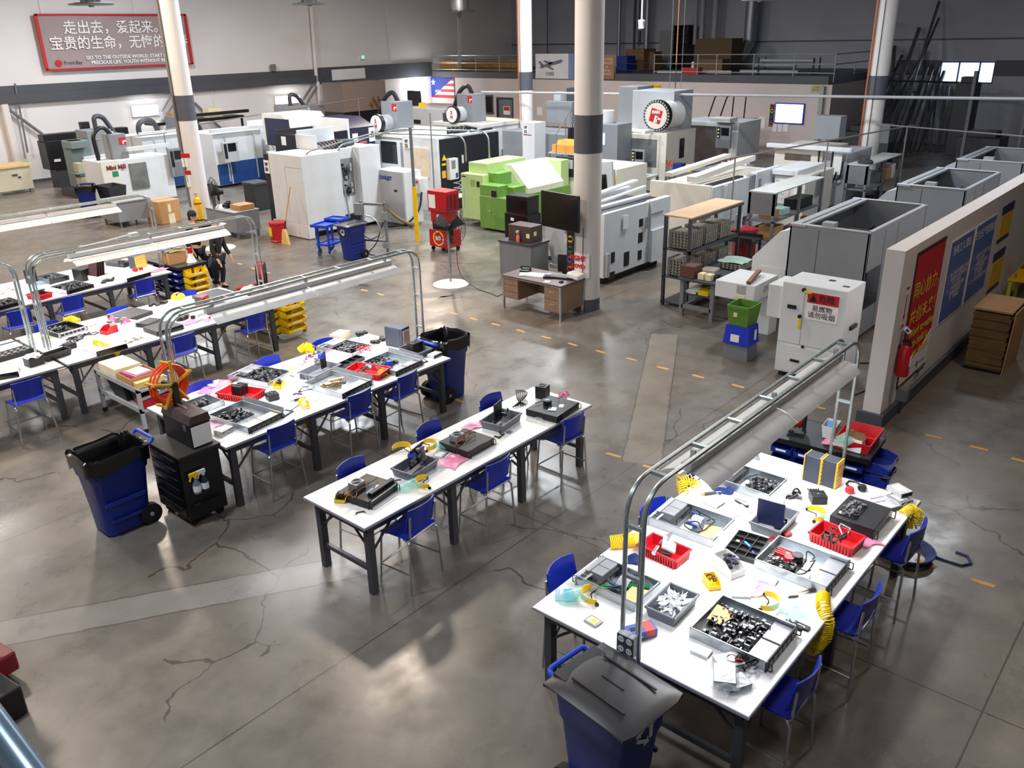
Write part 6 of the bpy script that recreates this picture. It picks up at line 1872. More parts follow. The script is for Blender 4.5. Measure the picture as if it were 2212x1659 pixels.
def pile(name, label, cat, loc, mat, n, spread, size, rz=0, flat=.4):
 q = MB()
 for i in range(n):
  s = RU(*size)
  q.cb((RU(-spread[0], spread[0]), RU(-spread[1], spread[1]), s * flat * .5 + RR() * .01),(s, s * RU(.5,1), s * flat), rz=RR() * 3)
 return tag(q.obj(name, mat, bevel=.004), label, cat, None, loc=loc, rz=rz)
def face_shield(label, x, y, z, rz, visor_on=True, tilt=0.0, brow=yel_pl):
 t = thing('face_shield', label, 'face shield', (x, y, z), rz)
 R = .105
 def band(u, v):
  a = (u - .5) * 3.5
  return (R * 1.1 * cos(a), R * sin(a) * 1.05,.015 + .065 * v * cos(a * .45) + .012)
 MB().grid(band, 18,3,.006).obj('brow_band', brow, t)
 for s in (-1,1):
  MB().cyl((R * 1.1 * cos(1.75), s * R * 1.02,.03),(R * 1.1 * cos(1.75), s * R * 1.16,.03),.018, n=12).obj('knob', black_pl, t)
 MB().tube([(-.03,-.1,.03),(.02,-.05,.03),(.03,0,.05),(.02,.05,.03),(-.03,.1,.03)], .006,6).obj('head_strap', black_pl, t)
 if visor_on:
  def vis(u, v):
   a = (u - .5) * 2.6
   k = 1 + .15 * v
   return (R * 1.12 * cos(a) * k + .2 * v, R * 1.06 * sin(a) * k, .075 - .065 * v + .02 * cos(a) * (1 - v))
  MB().grid(vis, 16,6).obj('visor', visor, t)
 return t
face_shield('yellow face shield lying in the large red tray', 9.44,2.86,.83,2.6)
tag(MB().grid(lambda u, v: (.12 * (u - .5) + .01 * sin(9 * v),.16 * (v - .5),.03 + .05 * sin(pi * u) * sin(pi * v) + .012 * sin(14 * u + 5 * v)),10,10,.003).obj('pink_bag', pink_film), 'crumpled pink bag on the cart at the far end of the big table', 'bag', loc=(9.28,3.12,.735))
o = thing('open_carton', 'open white carton leaning on the dark drawer cabinets by the cart', 'box', (9.0,2.93,.735))
o.location = (9.33,2.86,.74)
MB().tray(.12,.22,.16,.005,0).obj('carton', paper, o)
MB().cb((-.02,-.02,.19),(.004,.2,.1), ry=.5).obj('brown_flap', kraft_dk, o)
# megaphone and carton on the yellow cart
o = thing('megaphone', 'white megaphone with red end standing on the yellow bin cart', 'megaphone', (9.3,17.55,.812))
MB().lathe([(.115,0),(.11,.01),(.06,.14),(.05,.2)], n=22).obj('horn', white_pl, o)
MB().lathe([(.05,.2),(.05,.33),(.0,.335)], n=18).obj('red_body', red_paint, o)
o = thing('open_carton', 'brown carton full of parts on the yellow bin cart beside the megaphone', 'box', (9.05,17.9,.812))
MB().tray(.42,.46,.24,.012,0).obj('carton', kraft, o)
q = MB()
for i in range(16):
 q.cb((RU(-.17,.17), RU(-.19,.19),.24 + .03 * RR()),(.1,.08,.05), rz=RR() * 3)
q.obj('parts', chip_mix, o)
MB().tube([(-.15,-.2,.27),(0,-.25,.29),(.2,-.22,.25)], .014,6).obj('yellow_hose', yel_hose, o)
tag(MB().cb((0,0,.1),(.2,.2,.2)).obj('red_box', red_pl), 'red box behind the carton on the yellow bin cart', 'box', loc=(9.1,18.28,.812))
tag(MB().tube([(-.35,-.1,.02),(-.1,-.06,.05),(.15,.05,.03),(.35,.02,.05)], .035,7).obj('red_hose', M('red_hose', (170,24,30),.4)), 'thick red hose lying on the yellow bin cart by the black reel', 'hose', loc=(8.95,14.55,.82), rz=-.6)
tag(MB().grid(lambda u, v: (.34 * (u - .5),.3 * (v - .5),.02 + .07 * sin(pi * u) * sin(pi * v) + .02 * sin(9 * u) * cos(8 * v)),10,10,.003).obj('rag_heap', M('cream_rag', (196,190,178),.9)), 'heap of cream rags on the yellow bin cart', 'rag', loc=(8.82,14.5,.812))
# rack with pulp trays
o = thing('storage_rack', 'grey rack with wooden top holding stacks of pulp trays', 'rack', (15.0,8.3,0))
for x in (.02,2.15):
 for y in (.02,.58):
  MB().box(x, x + .06, y, y + .06,0,1.87).obj('upright', steel_dark, o)
MB().box(0,2.23,0,.66,1.87,1.9).obj('wooden_top', M('hardboard_top', (206,172,136),.6), o)
for z in (.08,.62,1.2):
 MB().box(.02,2.2,.03,.64, z - .02, z).box(.02,2.2,.02,.05, z - .06, z + .02).obj('shelf', steel_dark, o)
MB().box(.0,2.23,-.01,.02,1.82,1.87).obj('top_beam', steel_dark, o)
n = 0
names = {(.62,0): 'stack of pulp trays on the middle shelf of the rack, aisle end', (.62,1): 'stack of pulp trays on the middle shelf of the rack, second from the aisle', (.62,2): 'stack of pulp trays on the middle shelf of the rack, far end',
         (1.2,0): 'stack of pulp trays on the upper shelf of the rack, aisle end', (1.2,1): 'stack of pulp trays on the upper shelf of the rack, second from the aisle', (1.2,2): 'stack of pulp trays on the upper shelf of the rack, far end'}
for z in (.62,1.2):
 for i in range(3):
  q = MB()
  for k in range(6):
   zz = .02 + k * .06
   q.cb((0,0, zz),(.48,.5,.028), rz=RU(-.04,.04))
   for a in range(6):
    for b in (-.25,.25):
     q.cb((-.2 + .08 * a, b, zz + .02),(.045,.03,.05))
   for a in range(6):
    q.cb((-.24,-.2 + .08 * a, zz + .02),(.03,.045,.05))
  tag(q.obj('pulp_tray_stack', egg), names[(z, i)], 'trays', 'stacks of pulp trays on the rack', loc=(15.4 + .62 * i, 8.64, z + .005))
tag(MB().cb((0,0,0),(.012,.2,.3)).cb((-.005,0,.16),(.02,.08,.03)).obj('clipboard', paper), 'white clipboard hung on the end of the pulp tray rack', 'clipboard', loc=(17.26,8.4,1.45), rz=1.2)
# work table beside it
o = thing('work_table', 'dark grey steel work table with tool box and pulp trays', 'table', (14.56,7.46,0))
MB().box(0,1.75,0,.84,.74,.79).obj('tabletop', steel_dark, o, bevel=.006)
for x in (.05,1.62):
 for y in (.05,.72):
  MB().box(x, x + .08, y, y + .08,0,.74).obj('leg', steel_mid, o)
MB().box(.05,.13,.1,.75,.16,.24).box(1.62,1.7,.1,.75,.16,.24).box(.1,1.65,.7,.76,.16,.22).obj('stretcher', steel_mid, o)
MB().box(.1,1.6,.1,.74,.44,.46).obj('lower_shelf', steel_dark, o)
WT = .792
tag(MB().box(0,.34,0,.3,0,.24).obj('brown_case', M('red_brown_metal', (92,56,50),.5), bevel=.006), 'red brown metal case at the corner of the dark work table', 'case', loc=(14.62,7.97, WT))
for n, (y, lab) in enumerate([(7.78, 'small white carton on the dark work table, next to the brown case'),(7.62, 'small white carton on the dark work table, closer to the vise')]):
 tag(MB().box(0,.16,0,.13,0,.12).obj('small_carton', cream, bevel=.004), lab, 'box', loc=(14.66, y, WT))
tag(MB().cb((0,0,.02),(.4,.34,.035), rz=.2).cb((.02,0,.045),(.36,.3,.02), rz=.2).obj('pulp_tray', egg), 'single pulp tray lying on the dark work table', 'tray', loc=(15.3,8.0, WT))
o = thing('tray_stack', 'pulp trays under a pale green cloth on the dark work table', 'trays', (15.95,7.75, WT))
q = MB()
for k in range(3):
 q.cb((0,0,.02 + .04 * k),(.5,.52,.02))
 for a in range(6):
  q.cb((-.26,-.22 + .09 * a, .03 + .04 * k),(.03,.05,.035))
q.obj('trays', egg, o)
MB().grid(lambda u, v: (.56 * (u - .5),.56 * (v - .5),.15 + .05 * sin(pi * u) * sin(pi * v) + .012 * sin(11 * u + 6 * v)),12,12,.003).obj('green_cloth', M('pale_green_cloth', (158,190,176),.9), o)
pile('vise_parts', 'small vise and dark fittings on the dark work table', 'parts', (14.95,7.62, WT), steel_dark, 14,(.14,.12),(.05,.12), flat=.8)
tag(MB().box(0,.35,0,.22,0,.1).obj('yellow_carton', yel_ink), 'yellow cartons on the lower shelf of the dark work table', 'box', loc=(14.7,7.68,.465))
tag(MB().box(0,.3,0,.24,0,.04).cb((.16,.1,.06),(.28,.2,.03), rz=.2).obj('paper_pile', paper), 'papers on the lower shelf of the dark work table', 'paper', loc=(14.7,7.95,.465))
# stacked bins
o = thing('storage_tote', 'grey tote upside down at the bottom of the stack by the white box unit', 'tote', (13.2,6.2,0))
MB(MT((0,0,.26)) @ MR(pi, 4, 'X')).tray(.42,.48,.26,.012,.03).obj('tote_body', grey_pl, o)
o = thing('storage_tote', 'bright blue tote in the middle of the stack by the white box unit', 'tote', (13.2,6.2,.262))
MB(MT((0,0,.34)) @ MR(pi, 4, 'X')).tray(.42,.48,.34,.012,.03).obj('tote_body', M('strong_blue_plastic', (18,44,190),.4), o)
MB().cb((-.205,.02,.12),(.01,.16,.13)).cb((.05,-.235,.17),(.07,.012,.18)).obj('paper_label', paper, o)
o = thing('storage_tote', 'lime green tote, topmost of the stack by the white box unit', 'tote', (13.22,6.2,.604))
MB().tray(.46,.42,.36,.014,.04).obj('tote_body', lime, o)
MB().box(-.245,-.225,-.2,.2,.31,.36).obj('rim_band', lime, o)
MB().cb((-.212,.05,.2),(.01,.07,.08)).obj('sticker', cream, o)
# dark cart and red bin behind
o = thing('dark_cart', 'dark steel cart with a white paper behind the pulp tray rack', 'cart', (18.1,8.45,0))
MB().box(0,.6,0,.95,.76,.8).box(0,.02,0,.95,.8,.88).box(.58,.6,0,.95,.8,.88).box(0,.6,.93,.95,.8,.88).obj('top_tray', black_met, o)
for x in (.02,.53):
 for y in (.02,.88):
  MB().box(x, x + .05, y, y + .05,0,.76).obj('leg', black_met, o)
MB().box(0,.6,0,.95,.25,.28).obj('lower_shelf', black_met, o)
tag(MB().cb((0,0,.01),(.3,.22,.01), rz=.5).obj('paper_sheet', paper), 'white paper lying on the dark steel cart', 'paper', loc=(18.4,9.1,.805))
o = thing('waste_can', 'dark red waste can behind the pulp tray rack', 'can', (19.3,9.2,0))
MB().lathe([(0,0),(.28,0),(.28,.75),(.31,.78),(.3,.84),(0,.88)], n=24).obj('can_body', M('dark_red_can', (136,20,34),.4), o)
# long grey topped racks
for n, (x0, x1, y0, y1, h, lab) in enumerate([(19.55,22.5,8.62,9.3,1.7, 'long rack with pale grey top holding cartons and fittings'),(25.1,28.0,8.4,9.0,1.7, 'farther long rack with pale top full of tool holders')]):
 o = thing('storage_rack', lab, 'rack', (x0, y0,0))
 w, d = x1 - x0, y1 - y0
 MB().box(0, w, 0, d, h - .03, h).obj('top_board', M('pale_grey_board', (184,184,182),.5), o)
 for x in (.0, w / 2, w - .07):
  for y in (0, d - .06):
   MB().box(x, x + .07, y, y + .06,0, h - .03).obj('upright', steel_mid, o)
 for z in (.45,1.0):
  MB().box(0, w, 0, d, z - .03, z).obj('shelf', steel_mid, o)
 MB().box(0,.02,0, d, 1.15, h - .03).obj('end_panel', steel_mid, o)
for n, (x, y, z, s, mt, lab, nm) in enumerate([
  (19.8,8.72,1.005,(.3,.4,.22), kraft, 'brown carton on the upper shelf of the grey topped rack', 'cardboard_carton'),(19.9,8.7,.455,(.5,.45,.35), kraft, 'tan carton on the lower shelf of the grey topped rack', 'cardboard_carton'),
  (20.4,8.75,1.005,(.4,.3,.16), teal_cloth, 'pale teal wrapped bundle on the grey topped rack', 'wrapped_bundle'),(21.3,8.75,1.005,(.9,.4,.26), black_met, 'dark fittings on the far half of the grey topped rack', 'fitting_tray'),
  (20.6,8.7,.455,(.3,.3,.2), blue_bin, 'blue tub on the lower shelf of the grey topped rack', 'small_tub'),(21.1,8.6,.455,(.5,.4,.16), red_paint, 'red tray on the lower shelf of the grey topped rack', 'red_tray'),
  (21.75,8.75,.455,(.2,.1,.3), wood, 'yellowish wood piece on the lower shelf of the grey topped rack', 'wood_piece'),(27.2,8.5,1.005,(.3,.3,.35), kraft, 'brown carton on the farther long rack', 'cardboard_carton'),
  (26.5,8.5,1.005,(.5,.4,.3), chip_mix, 'silver fittings on the farther long rack', 'fitting_tray'),(25.4,8.5,1.005,(.3,.3,.5), cnc_lgrey, 'pale grey housing on the farther long rack', 'housing'),(26.3,8.5,.455,(1.0,.4,.2), chip_blk, 'dark tool holders on the lower shelf of the farther long rack', 'tool_holders'),
  (27.6,8.5,1.005,(.25,.3,.42), white_pl, 'white box with orange band on the farther long rack', 'white_box')]):
 tag(MB().box(0, s[0], 0, s[1], 0, s[2]).obj(nm, mt, bevel=.01), lab, 'container' if n else 'box', loc=(x, y, z))
tag(MB().lathe([(0,0),(.2,0),(.22,.05),(.16,.1),(.0,.12)], n=18).cb((0,0,.16),(.1,.2,.06)).obj('grinder_tool', steel_dark), 'round dark tool on the pale top of the farther long rack', 'tool', loc=(25.4,8.6,1.703))
o = thing('round_table_tray', 'dark round trolley with fittings between the two long racks', 'trolley', (23.4,8.3,0))
MB().lathe([(0,.7),(.45,.7),(.45,.78),(.43,.78),(.43,.73),(0,.73)], n=24).obj('tray', black_met, o)
MB().cyl((0,0,0),(0,0,.7),.06, n=10).lathe([(0,0),(.35,0),(.35,.05),(0,.06)], n=20).obj('pedestal', black_met, o)
q = MB()
for i in range(18):
 q.cb((RU(-.3,.3), RU(-.3,.3),.77),(.09,.07,.08), rz=RR() * 3)
q.obj('fittings', chip_mix, o)
# benches between the machines
for n, (x0, x1, y0, y1, h, lab, items) in enumerate([(24.1,24.9,15.1,16.5,.92, 'grey bench beside the control panel of the large drum mill', paper),(26.9,28.0,13.2,14.4,1.0, 'grey bench with white boxes between the mills and the sloping air line', white_pl),
                                                     (27.3,28.3,22.9,25.0,.95, 'grey bench with small parts in front of the tower numbered 53', chip_mix)]):
 o = thing('work_bench', lab, 'bench', (x0, y0,0))
 w, d = x1 - x0, y1 - y0
 MB().box(0, w, 0, d, h - .05, h).obj('tabletop', cnc_lgrey, o)
 for x in (0, w - .07):
  for y in (0, d - .07):
   MB().box(x, x + .07, y, y + .07,0, h - .05).obj('leg', steel_mid, o)
 MB().box(0, w, 0, d, .3,.33).obj('lower_shelf', steel_mid, o)
 pile('bench_parts', ['papers and cups', 'white boxes', 'small bright parts'][n] + ' lying on the ' + ['bench by the drum mill', 'bench under the air line', 'bench at tower 53'][n], 'parts', ((x0 + x1) / 2,(y0 + y1) / 2, h + .003), items, 14,(w * .3, d * .35),(.08,.2), flat=.4)
tag(MB().box(0,.3,0,.34,0,.24).obj('blue_tub', blue_bin, bevel=.01), 'dark blue tub at the foot of the large drum mill', 'tub', loc=(26.0,14.9,.9))
tag(MB().box(0,.2,0,.2,0,.24).obj('yellow_tub', yel_pl, bevel=.01), 'yellow tub at the foot of the large drum mill', 'tub', loc=(26.0,14.55,.9))
o = thing('step_shelf', 'low grey stand holding the blue and yellow tubs', 'stand', (25.9,14.4,0))
MB().box(0,.5,0,1.0,.86,.9).obj('top', steel_mid, o)
for y in (0,.93):
 MB().box(.02,.08, y, y + .06,0,.86).box(.42,.48, y, y + .06,0,.86).obj('leg', steel_mid, o)
tag(MB().box(0,.6,0,1.1,0,.26).prism([(0,.26),(.6,.26),(.55,.42),(.1,.42)], .05,.9, 'y').obj('orange_carton', M('orange_carton', (226,156,62),.6)), 'orange carton on the bench between tower 53 and the television column', 'box', loc=(25.0,18.6,1.35))
o = thing('carton_stand', 'dark stand under the orange carton', 'stand', (24.9,18.5,0))
MB().box(0,.8,0,1.3,1.3,1.345).obj('top', cnc_lgrey, o)
for x in (0,.74):
 for y in (0,1.24):
  MB().box(x, x + .06, y, y + .06,0,1.3).obj('leg', steel_mid, o)
o = thing('stepladder', 'red stepladder beside the black machine numbered 52', 'ladder', (23.3,20.0,0),-.5)
red_l = M('ladder_red', (226,48,36),.4)
for s in (-1,1):
 MB().cb((0, s * .22,.62),(.05,.04,1.28), ry=.0, rx=s * .12).obj('side_rail', red_l, o)
 MB().cb((.35, s * .22,.6),(.05,.04,1.25), ry=-.28, rx=s * .1).obj('side_rail', red_l, o)
for i in range(4):
 MB().cb((0,0,.25 + .27 * i),(.1,.5 - .07 * i, .03)).obj('step', steel_lt, o)
MB().cb((.08,0,1.25),(.3,.3,.05)).obj('top_cap', black_pl, o)
MB().cb((-.03,0,.95),(.005,.09,.5)).obj('label_strip', paper, o)
# dark rack and rolling stair at the office wall
o = thing('storage_rack', 'dark storage rack under the rolling stair at the office wall', 'rack', (35.3,17.1,0))
for y in (0,1.5):
 for x in (0,.7):
  MB().box(x, x + .06, y, y + .06,0,1.75).obj('upright', steel_dark, o)
for z in (.35,.8,1.3,1.72):
 MB().box(0,.76,0,1.56, z - .04, z).obj('shelf', steel_dark, o)
MB().box(.1,.4,.3,.6,.84,1.15).box(.1,.3,.9,1.2,1.3,1.6).obj('box', kraft_dk, o)
MB().box(.02,.1,.25,.6,.4,.7).obj('paper', paper, o)
o = thing('rolling_stair', 'black tube framed rolling stair standing at the office wall', 'stair', (34.5,17.2,0))
for yy in (0,.55):
 MB().tube(arc_pts([(0, yy + .9,1.6),(.0, yy + .9,1.65),(0, yy + .55,2.75),(0, yy - .3,2.8),(0, yy - .2,.0)], .15),.03,6).obj('handrail', black_met, o)
 MB().tube([(0, yy + 1.15,0),(0, yy + .9,1.65),(0, yy + .2,1.7),(0, yy - .15,1.7)], .03,6).obj('stringer', black_met, o)
for i in range(7):
 MB().box(-.3,.3,.3 + .16 * (6 - i),.5 + .16 * (6 - i),.2 + .22 * i, .23 + .22 * i).obj('tread', black_met, o)
# aluminium bars leaning at the dark back wall
bar_m = M('aluminium_bar', (112,114,118),.35,.6, var=.2, scale=4)
lean = [((41.6,14.1,0),(45.0,13.7,4.6)),((41.5,13.9,0),(45.0,13.2,4.2)),((41.5,13.6,0),(45.0,13.6,5.2)),((41.4,13.3,0),(45.0,12.8,5.6)),((41.6,13.0,0),(45.0,12.9,6.3)),
  ((41.8,12.8,0),(45,12.95,3.6)),((41.8,12.5,0),(45,12.7,3.4)),((41.9,12.2,0),(45,12.45,3.5)),((42.0,12.0,0),(45,12.2,3.3)),((42.1,11.8,0),(45,12.6,3.0)),((42.2,11.5,0),(45,12.4,2.7)),
  ((42.2,11.2,0),(45,11.9,2.6)),((42.4,11.0,0),(45,11.6,2.4)),((41.2,14.3,0),(45,14.2,4.0)),((41.0,13.0,0),(45,14.6,4.4))]
f0 = None
for n, (a, b) in enumerate(lean):
 r = .05 + .02 * (n % 3)
 tag(MB().cyl(a, b, r, n=4 + 2 * (n % 2)).obj('leaning_bar', bar_m), 'long aluminium bar leaning on the dark back wall beside the bright window', 'bar', 'aluminium bars leaning on the back wall')
o = thing('bar_stand', 'dark frame holding the leaning aluminium bars', 'rack', (42.6,12.6,0))
MB().cyl((0,-2.6,2.95),(0,2.5,3.0),.04, n=8).obj('cross_rail', black_met, o)
for y in (-2.5,2.4):
 MB().box(-.05,.05, y - .05, y + .05,0,3.0).obj('upright', black_met, o)
for n, (y, lab) in enumerate([(9.4, 'tall pale post in front of the dark back wall by the window'),(7.4, 'second tall pale post in front of the dark back wall near the frame edge')]):
 tag(MB().box(39.0,39.12, y - .06, y + .06,0,3.6 - .2 * n).obj('guard_post', steel_mid), lab, 'post', loc=(0,0,0))
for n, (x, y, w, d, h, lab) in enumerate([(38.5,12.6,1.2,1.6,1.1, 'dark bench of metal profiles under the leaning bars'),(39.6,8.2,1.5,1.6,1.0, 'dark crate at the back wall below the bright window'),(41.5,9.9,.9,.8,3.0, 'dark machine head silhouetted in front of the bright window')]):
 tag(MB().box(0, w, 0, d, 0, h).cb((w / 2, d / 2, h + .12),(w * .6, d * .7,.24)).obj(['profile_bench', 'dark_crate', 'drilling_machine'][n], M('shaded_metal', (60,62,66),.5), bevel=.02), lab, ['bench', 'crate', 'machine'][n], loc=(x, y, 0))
o = thing('grey_tank', 'grey double metal box on a bench right behind the pale column', 'tank', (36.0,11.4,0))
o['label'] = 'pair of grey metal boxes on a dark bench behind the pale column'
MB().box(0,.8,0,1.2,0,1.0).obj('bench', steel_dark, o)
MB().box(.1,.7,.68,1.2,1.0,1.6).box(.1,.7,.05,.62,1.0,1.7).obj('metal_box', cnc_grey, o)
# cardboard stack and yellow table behind the partition end
o = thing('cardboard_stack', 'tall stack of flat brown cardboard beside the partition wall', 'cardboard', (14.95,2.44,0))
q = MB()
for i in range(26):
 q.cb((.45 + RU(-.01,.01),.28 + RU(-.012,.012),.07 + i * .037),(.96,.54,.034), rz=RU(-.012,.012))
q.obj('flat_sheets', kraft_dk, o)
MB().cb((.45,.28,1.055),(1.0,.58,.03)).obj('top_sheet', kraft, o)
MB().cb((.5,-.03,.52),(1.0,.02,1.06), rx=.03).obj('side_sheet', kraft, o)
MB().box(0,.9,0,.56,0,.05).obj('pallet_base', black_met, o)
o = thing('yellow_table', 'small yellow table with a yellow bin of red parts beside the partition wall', 'table', (18.3,2.45,0))
MB().box(0,.8,0,.75,.72,.76).obj('tabletop', yel_pl, o)
for x in (.02,.7):
 for y in (.02,.67):
  MB().box(x, x + .07, y, y + .06,0,.72).obj('leg', M('yellow_steel', (214,206,50),.5), o)
o = thing('yellow_bin', 'yellow bin with reddish parts on the small yellow table', 'bin', (18.65,2.84,.762))
MB().tray(.5,.5,.2,.012,.02).obj('bin_body', M('deep_yellow_plastic', (236,186,10),.4), o)
q = MB()
for i in range(20):
 q.cb((RU(-.2,.2), RU(-.2,.2),.18),(.08,.06,.05), rz=RR() * 3)
q.obj('red_parts', M('reddish_parts', (150,96,84),.6), o)
tag(MB().box(0,.5,0,.5,0,1.0).obj('grey_locker', cnc_grey, bevel=.01), 'grey locker at the frame edge above the yellow bin', 'locker', loc=(20.6,2.75,0))
o = bpy.data.objects['grey_locker']
o.scale = (1,1,1.3)
tag(MB().tube(arc_pts([(13.7,5.1,.012),(13.95,4.6,.012),(14.4,4.0,.012),(13.6,3.75,.012),(12.6,4.0,.012)], .3),.012,6).obj('floor_cable', cable), 'dark cable looping on the floor behind the white danger cabinet', 'cable')
# blue air hose on the floor beside the big table
q = MB()
for i in range(6):
 r = .2 + .015 * i
 q.tube([(r * cos(a * pi / 14), r * sin(a * pi / 14),.012 + .014 * i) for a in range(28)], .012,6, closed=True)
q.tube([(.25,0,.012),(.36,-.1,.012),(.5,-.2,.012),(.62,-.16,.012),(.64,-.02,.012),(.55,.06,.012)], .012,6)
tag(q.obj('air_hose', hose_blue), 'coil of blue air hose on the floor under the stool at the big table', 'hose', loc=((8.667,1.934)[0], (8.667,1.934)[1], 0), rz=-.9)
# ---------------------------------------------------------------- near the camera
o = thing('hand_rail', 'blue grey steel handrail crossing the lower corner close to the viewer', 'rail')
MB().cyl((.216,1.35,4.445),(.236,.9,4.30),.024, n=20).obj('rail_pipe', M('blue_grey_steel', (120,142,160),.25,.7), o)
o = thing('lifting_cart', 'red and black lifting device cut off by the frame edge', 'machine', (1.55,7.62,0),.15)
MB().box(-.3,.06,-.1,.5,1.55,2.15).obj('red_panel', M('deep_red_paint', (140,16,30),.4), o, bevel=.01)
MB().cyl((0,.05,.3),(.0,.05,1.55),.03, n=10).obj('mast', steel_lt, o)
MB().cb((0,.1,1.3),(.12,.2,.14)).cb((.0,.12,1.0),(.16,.3,.3), ry=.3).obj('black_head', black_pl, o)
MB().box(-.4,.1,-.14,.2,.1,.3).obj('red_foot', M('deep_red_paint', (140,16,30),.4), o, bevel=.02)
MB().box(-.45,-.12,-.62,-.2,.0,.3).box(-.3,.0,-.3,.1,0,.1).obj('black_base', black_pl, o, bevel=.02)
# ================================================================ things on the tables
TZ = TT + .002
def circuit(t, x0, x1, y0, y1, z, mat, n=40, tall=.05, parent=None):
 b = MB().box(x0, x1, y0, y1, z, z + .004).obj('circuit_board', mat, parent or t)
 for nm, mt, k in (('chip', chip_blk, n),('component', chip_mix, n)):
  q = MB()
  for i in range(k):
   w, d, h = RU(.008,.05), RU(.008,.03), RU(.006, tall)
   q.cb((RU(x0 + .02, x1 - .02), RU(y0 + .02, y1 - .02), z + .004 + h / 2),(w, d, h), rz=rnd.choice([0,1.5708]))
  q.obj(nm, mt, b)
 return b
def wires(t, x0, x1, y0, y1, z, n, mat, r=.004, h=.06, name='cable'):
 for i in range(n):
  pts = []
  x, y = RU(x0, x1), RU(y0, y1)
  for k in range(6):
   pts.append((x, y, z + h * (.2 + .8 * RR()) * (0 if k in (0,5) else 1) + r))
   x = min(x1, max(x0, x + RU(-.5,.5) * (x1 - x0)))
   y = min(y1, max(y0, y + RU(-.5,.5) * (y1 - y0)))
  P = [Vector(p) for p in pts]
  sm = []
  for a, b, c in zip(P, P[1:], P[2:]):
   for k in range(5):
    u = k / 5
    sm.append(((a + b) / 2) * (1 - u) ** 2 + b * 2 * u * (1 - u) + ((b + c) / 2) * u * u)
  MB().tube(sm, r, 6).obj(name, mat, t)
def server(label, rect, flip=False, kind='open', case=None, front=None, h=.09, feat=(), group=None, z=TZ):
 """low rack computer; its front is the -y end in its own frame"""
 cx, cy, w, d, a = rect
 t = thing('server_chassis', label, 'server', (cx, cy, z), a + (pi if flip else 0), group)
 case = case or zinc
 front = front or case
 hw, hd = w / 2, d / 2
 if kind == 'closed':
  MB().box(-hw, hw, -hd + .012, hd, .004, h).obj('case', case, t, bevel=.003)
  MB().box(-hw - .004, hw + .004,-hd, -hd + .014,0, h + .002).obj('front_panel', front, t, bevel=.003)
 else:
  s = .004
  MB().box(-hw, hw, -hd, hd, .002,.006).box(-hw, -hw + s, -hd, hd, .006, h).box(hw - s, hw, -hd, hd, .006, h).box(-hw, hw, hd - s, hd, .006, h * (.75 if 'lowback' in feat else 1)).obj('case', case, t)
  MB().box(-hw, hw, hd - .012, hd - .006, h - .012, h).box(-hw, -hw + .012,-hd, hd, h - .004, h).box(hw - .012, hw, -hd, hd, h - .004, h).obj('case_lip', alu, t)
  MB().box(-hw - .012, hw + .012,-hd, -hd + .012,0, h).obj('front_panel', front, t, bevel=.002)
  if front is not case:
   q = MB()
   for i in range(6):
    q.box(-hw + .03 + i * (w - .06) / 6,-hw + .03 + (i + .8) * (w - .06) / 6,-hd - .004,-hd, .02, h - .02)
   q.obj('drive_front', black_gloss, t)
 for sx in (-1,1):
  MB().tube(arc_pts([(sx * (hw - .01),-hd, .012),(sx * (hw - .01),-hd - .035,.012),(sx * (hw - .01),-hd - .035, h - .012),(sx * (hw - .01),-hd, h - .012)], .012),.005,6).obj('handle', black_met if front is not zinc else steel_dark, t)
 if 'bays' in feat:
  c = MB().box(-hw + .01, hw * .35,-hd + .012,-hd + .05,.006, h).obj('bay_frame', alu, t)
  q = MB()
  for i in range(3):
   q.box(hw * .4 - .0 + i * .05, hw * .4 + .036 + i * .05,-hd + .03,-hd + .075, h - .006, h - .002)
  q.obj('bay_opening', black_pl, t)
  MB().box(hw * .38, hw - .008,-hd + .012,-hd + .1, h - .012, h - .006).obj('bay_cover', alu, t)
  for i in range(2):
   MB().box(-hw + .012 + i * hw * .62,-hw + .005 + (i + 1) * hw * .62,-hd + .055,-hd + .055 + d * .2,.01, h - .004).obj('drive_cage', grey_box, t, bevel=.002)
  q = MB()
  q.box(-hw + .012, hw - .02,-hd + .06 + d * .2,-hd + .1 + d * .2,.006, h * .8)
  fb = q.obj('fan_row', black_pl, t)
  q = MB()
  for i in range(4):
   xx = -hw + .06 + i * (w - .12) / 3
   q.cyl((xx, -hd + .099 + d * .2, h * .42),(xx, -hd + .103 + d * .2, h * .42), h * .34, n=14)
  q.obj('fan', chip_blk, fb)
 if 'drives' in feat:
  for i in range(2):
   MB().box(-hw + .03 + i * (hw - .01),-hw + .01 + (i + 1) * (hw - .012),-hd + .02,-hd + .02 + d * .24,.008, h * .6).obj('drive_cage', {True: cream, False: grey_box}['tan' in feat], t, bevel=.002)
 if 'board' in feat:
  circuit(t, -hw + .03, hw * .55, hd - .05 - d * .42, hd - .03,.012, pcb_dark, 45)
 if 'fullboard' in feat:
  circuit(t, -hw + .03, hw - .04,-hd + .1 + d * .1, hd - .03,.012, pcb_dark, 70,.07)
 if 'green' in feat:
  for i in range(3):
   MB().cb((-.1 + .09 * i, hd * .4 - .06 * i, .03 + .01 * i),(.055,.24,.006), rz=.4 + .1 * i).obj('green_card', pcb_green, t)
 if 'red' in feat:
  q = MB()
  for i in range(4):
   q.box(hw - .24 + .03 * i, hw - .225 + .03 * i, hd - .2, hd - .07,.015,.06)
  q.cyl((0, hd * .35,.03),(0, hd * .35,.075),.045, n=18)
  q.obj('red_module', red_pl, t)
  MB().cyl((.06, hd * .2,.02),(.06, hd * .2,.085),.05, n=20).obj('cooler', black_pl, t)
 if 'card' in feat:
  MB().cb((.06, hd * .68,.05),(.22,.16,.004), rx=.12, rz=.1).obj('tan_card', tan, t)
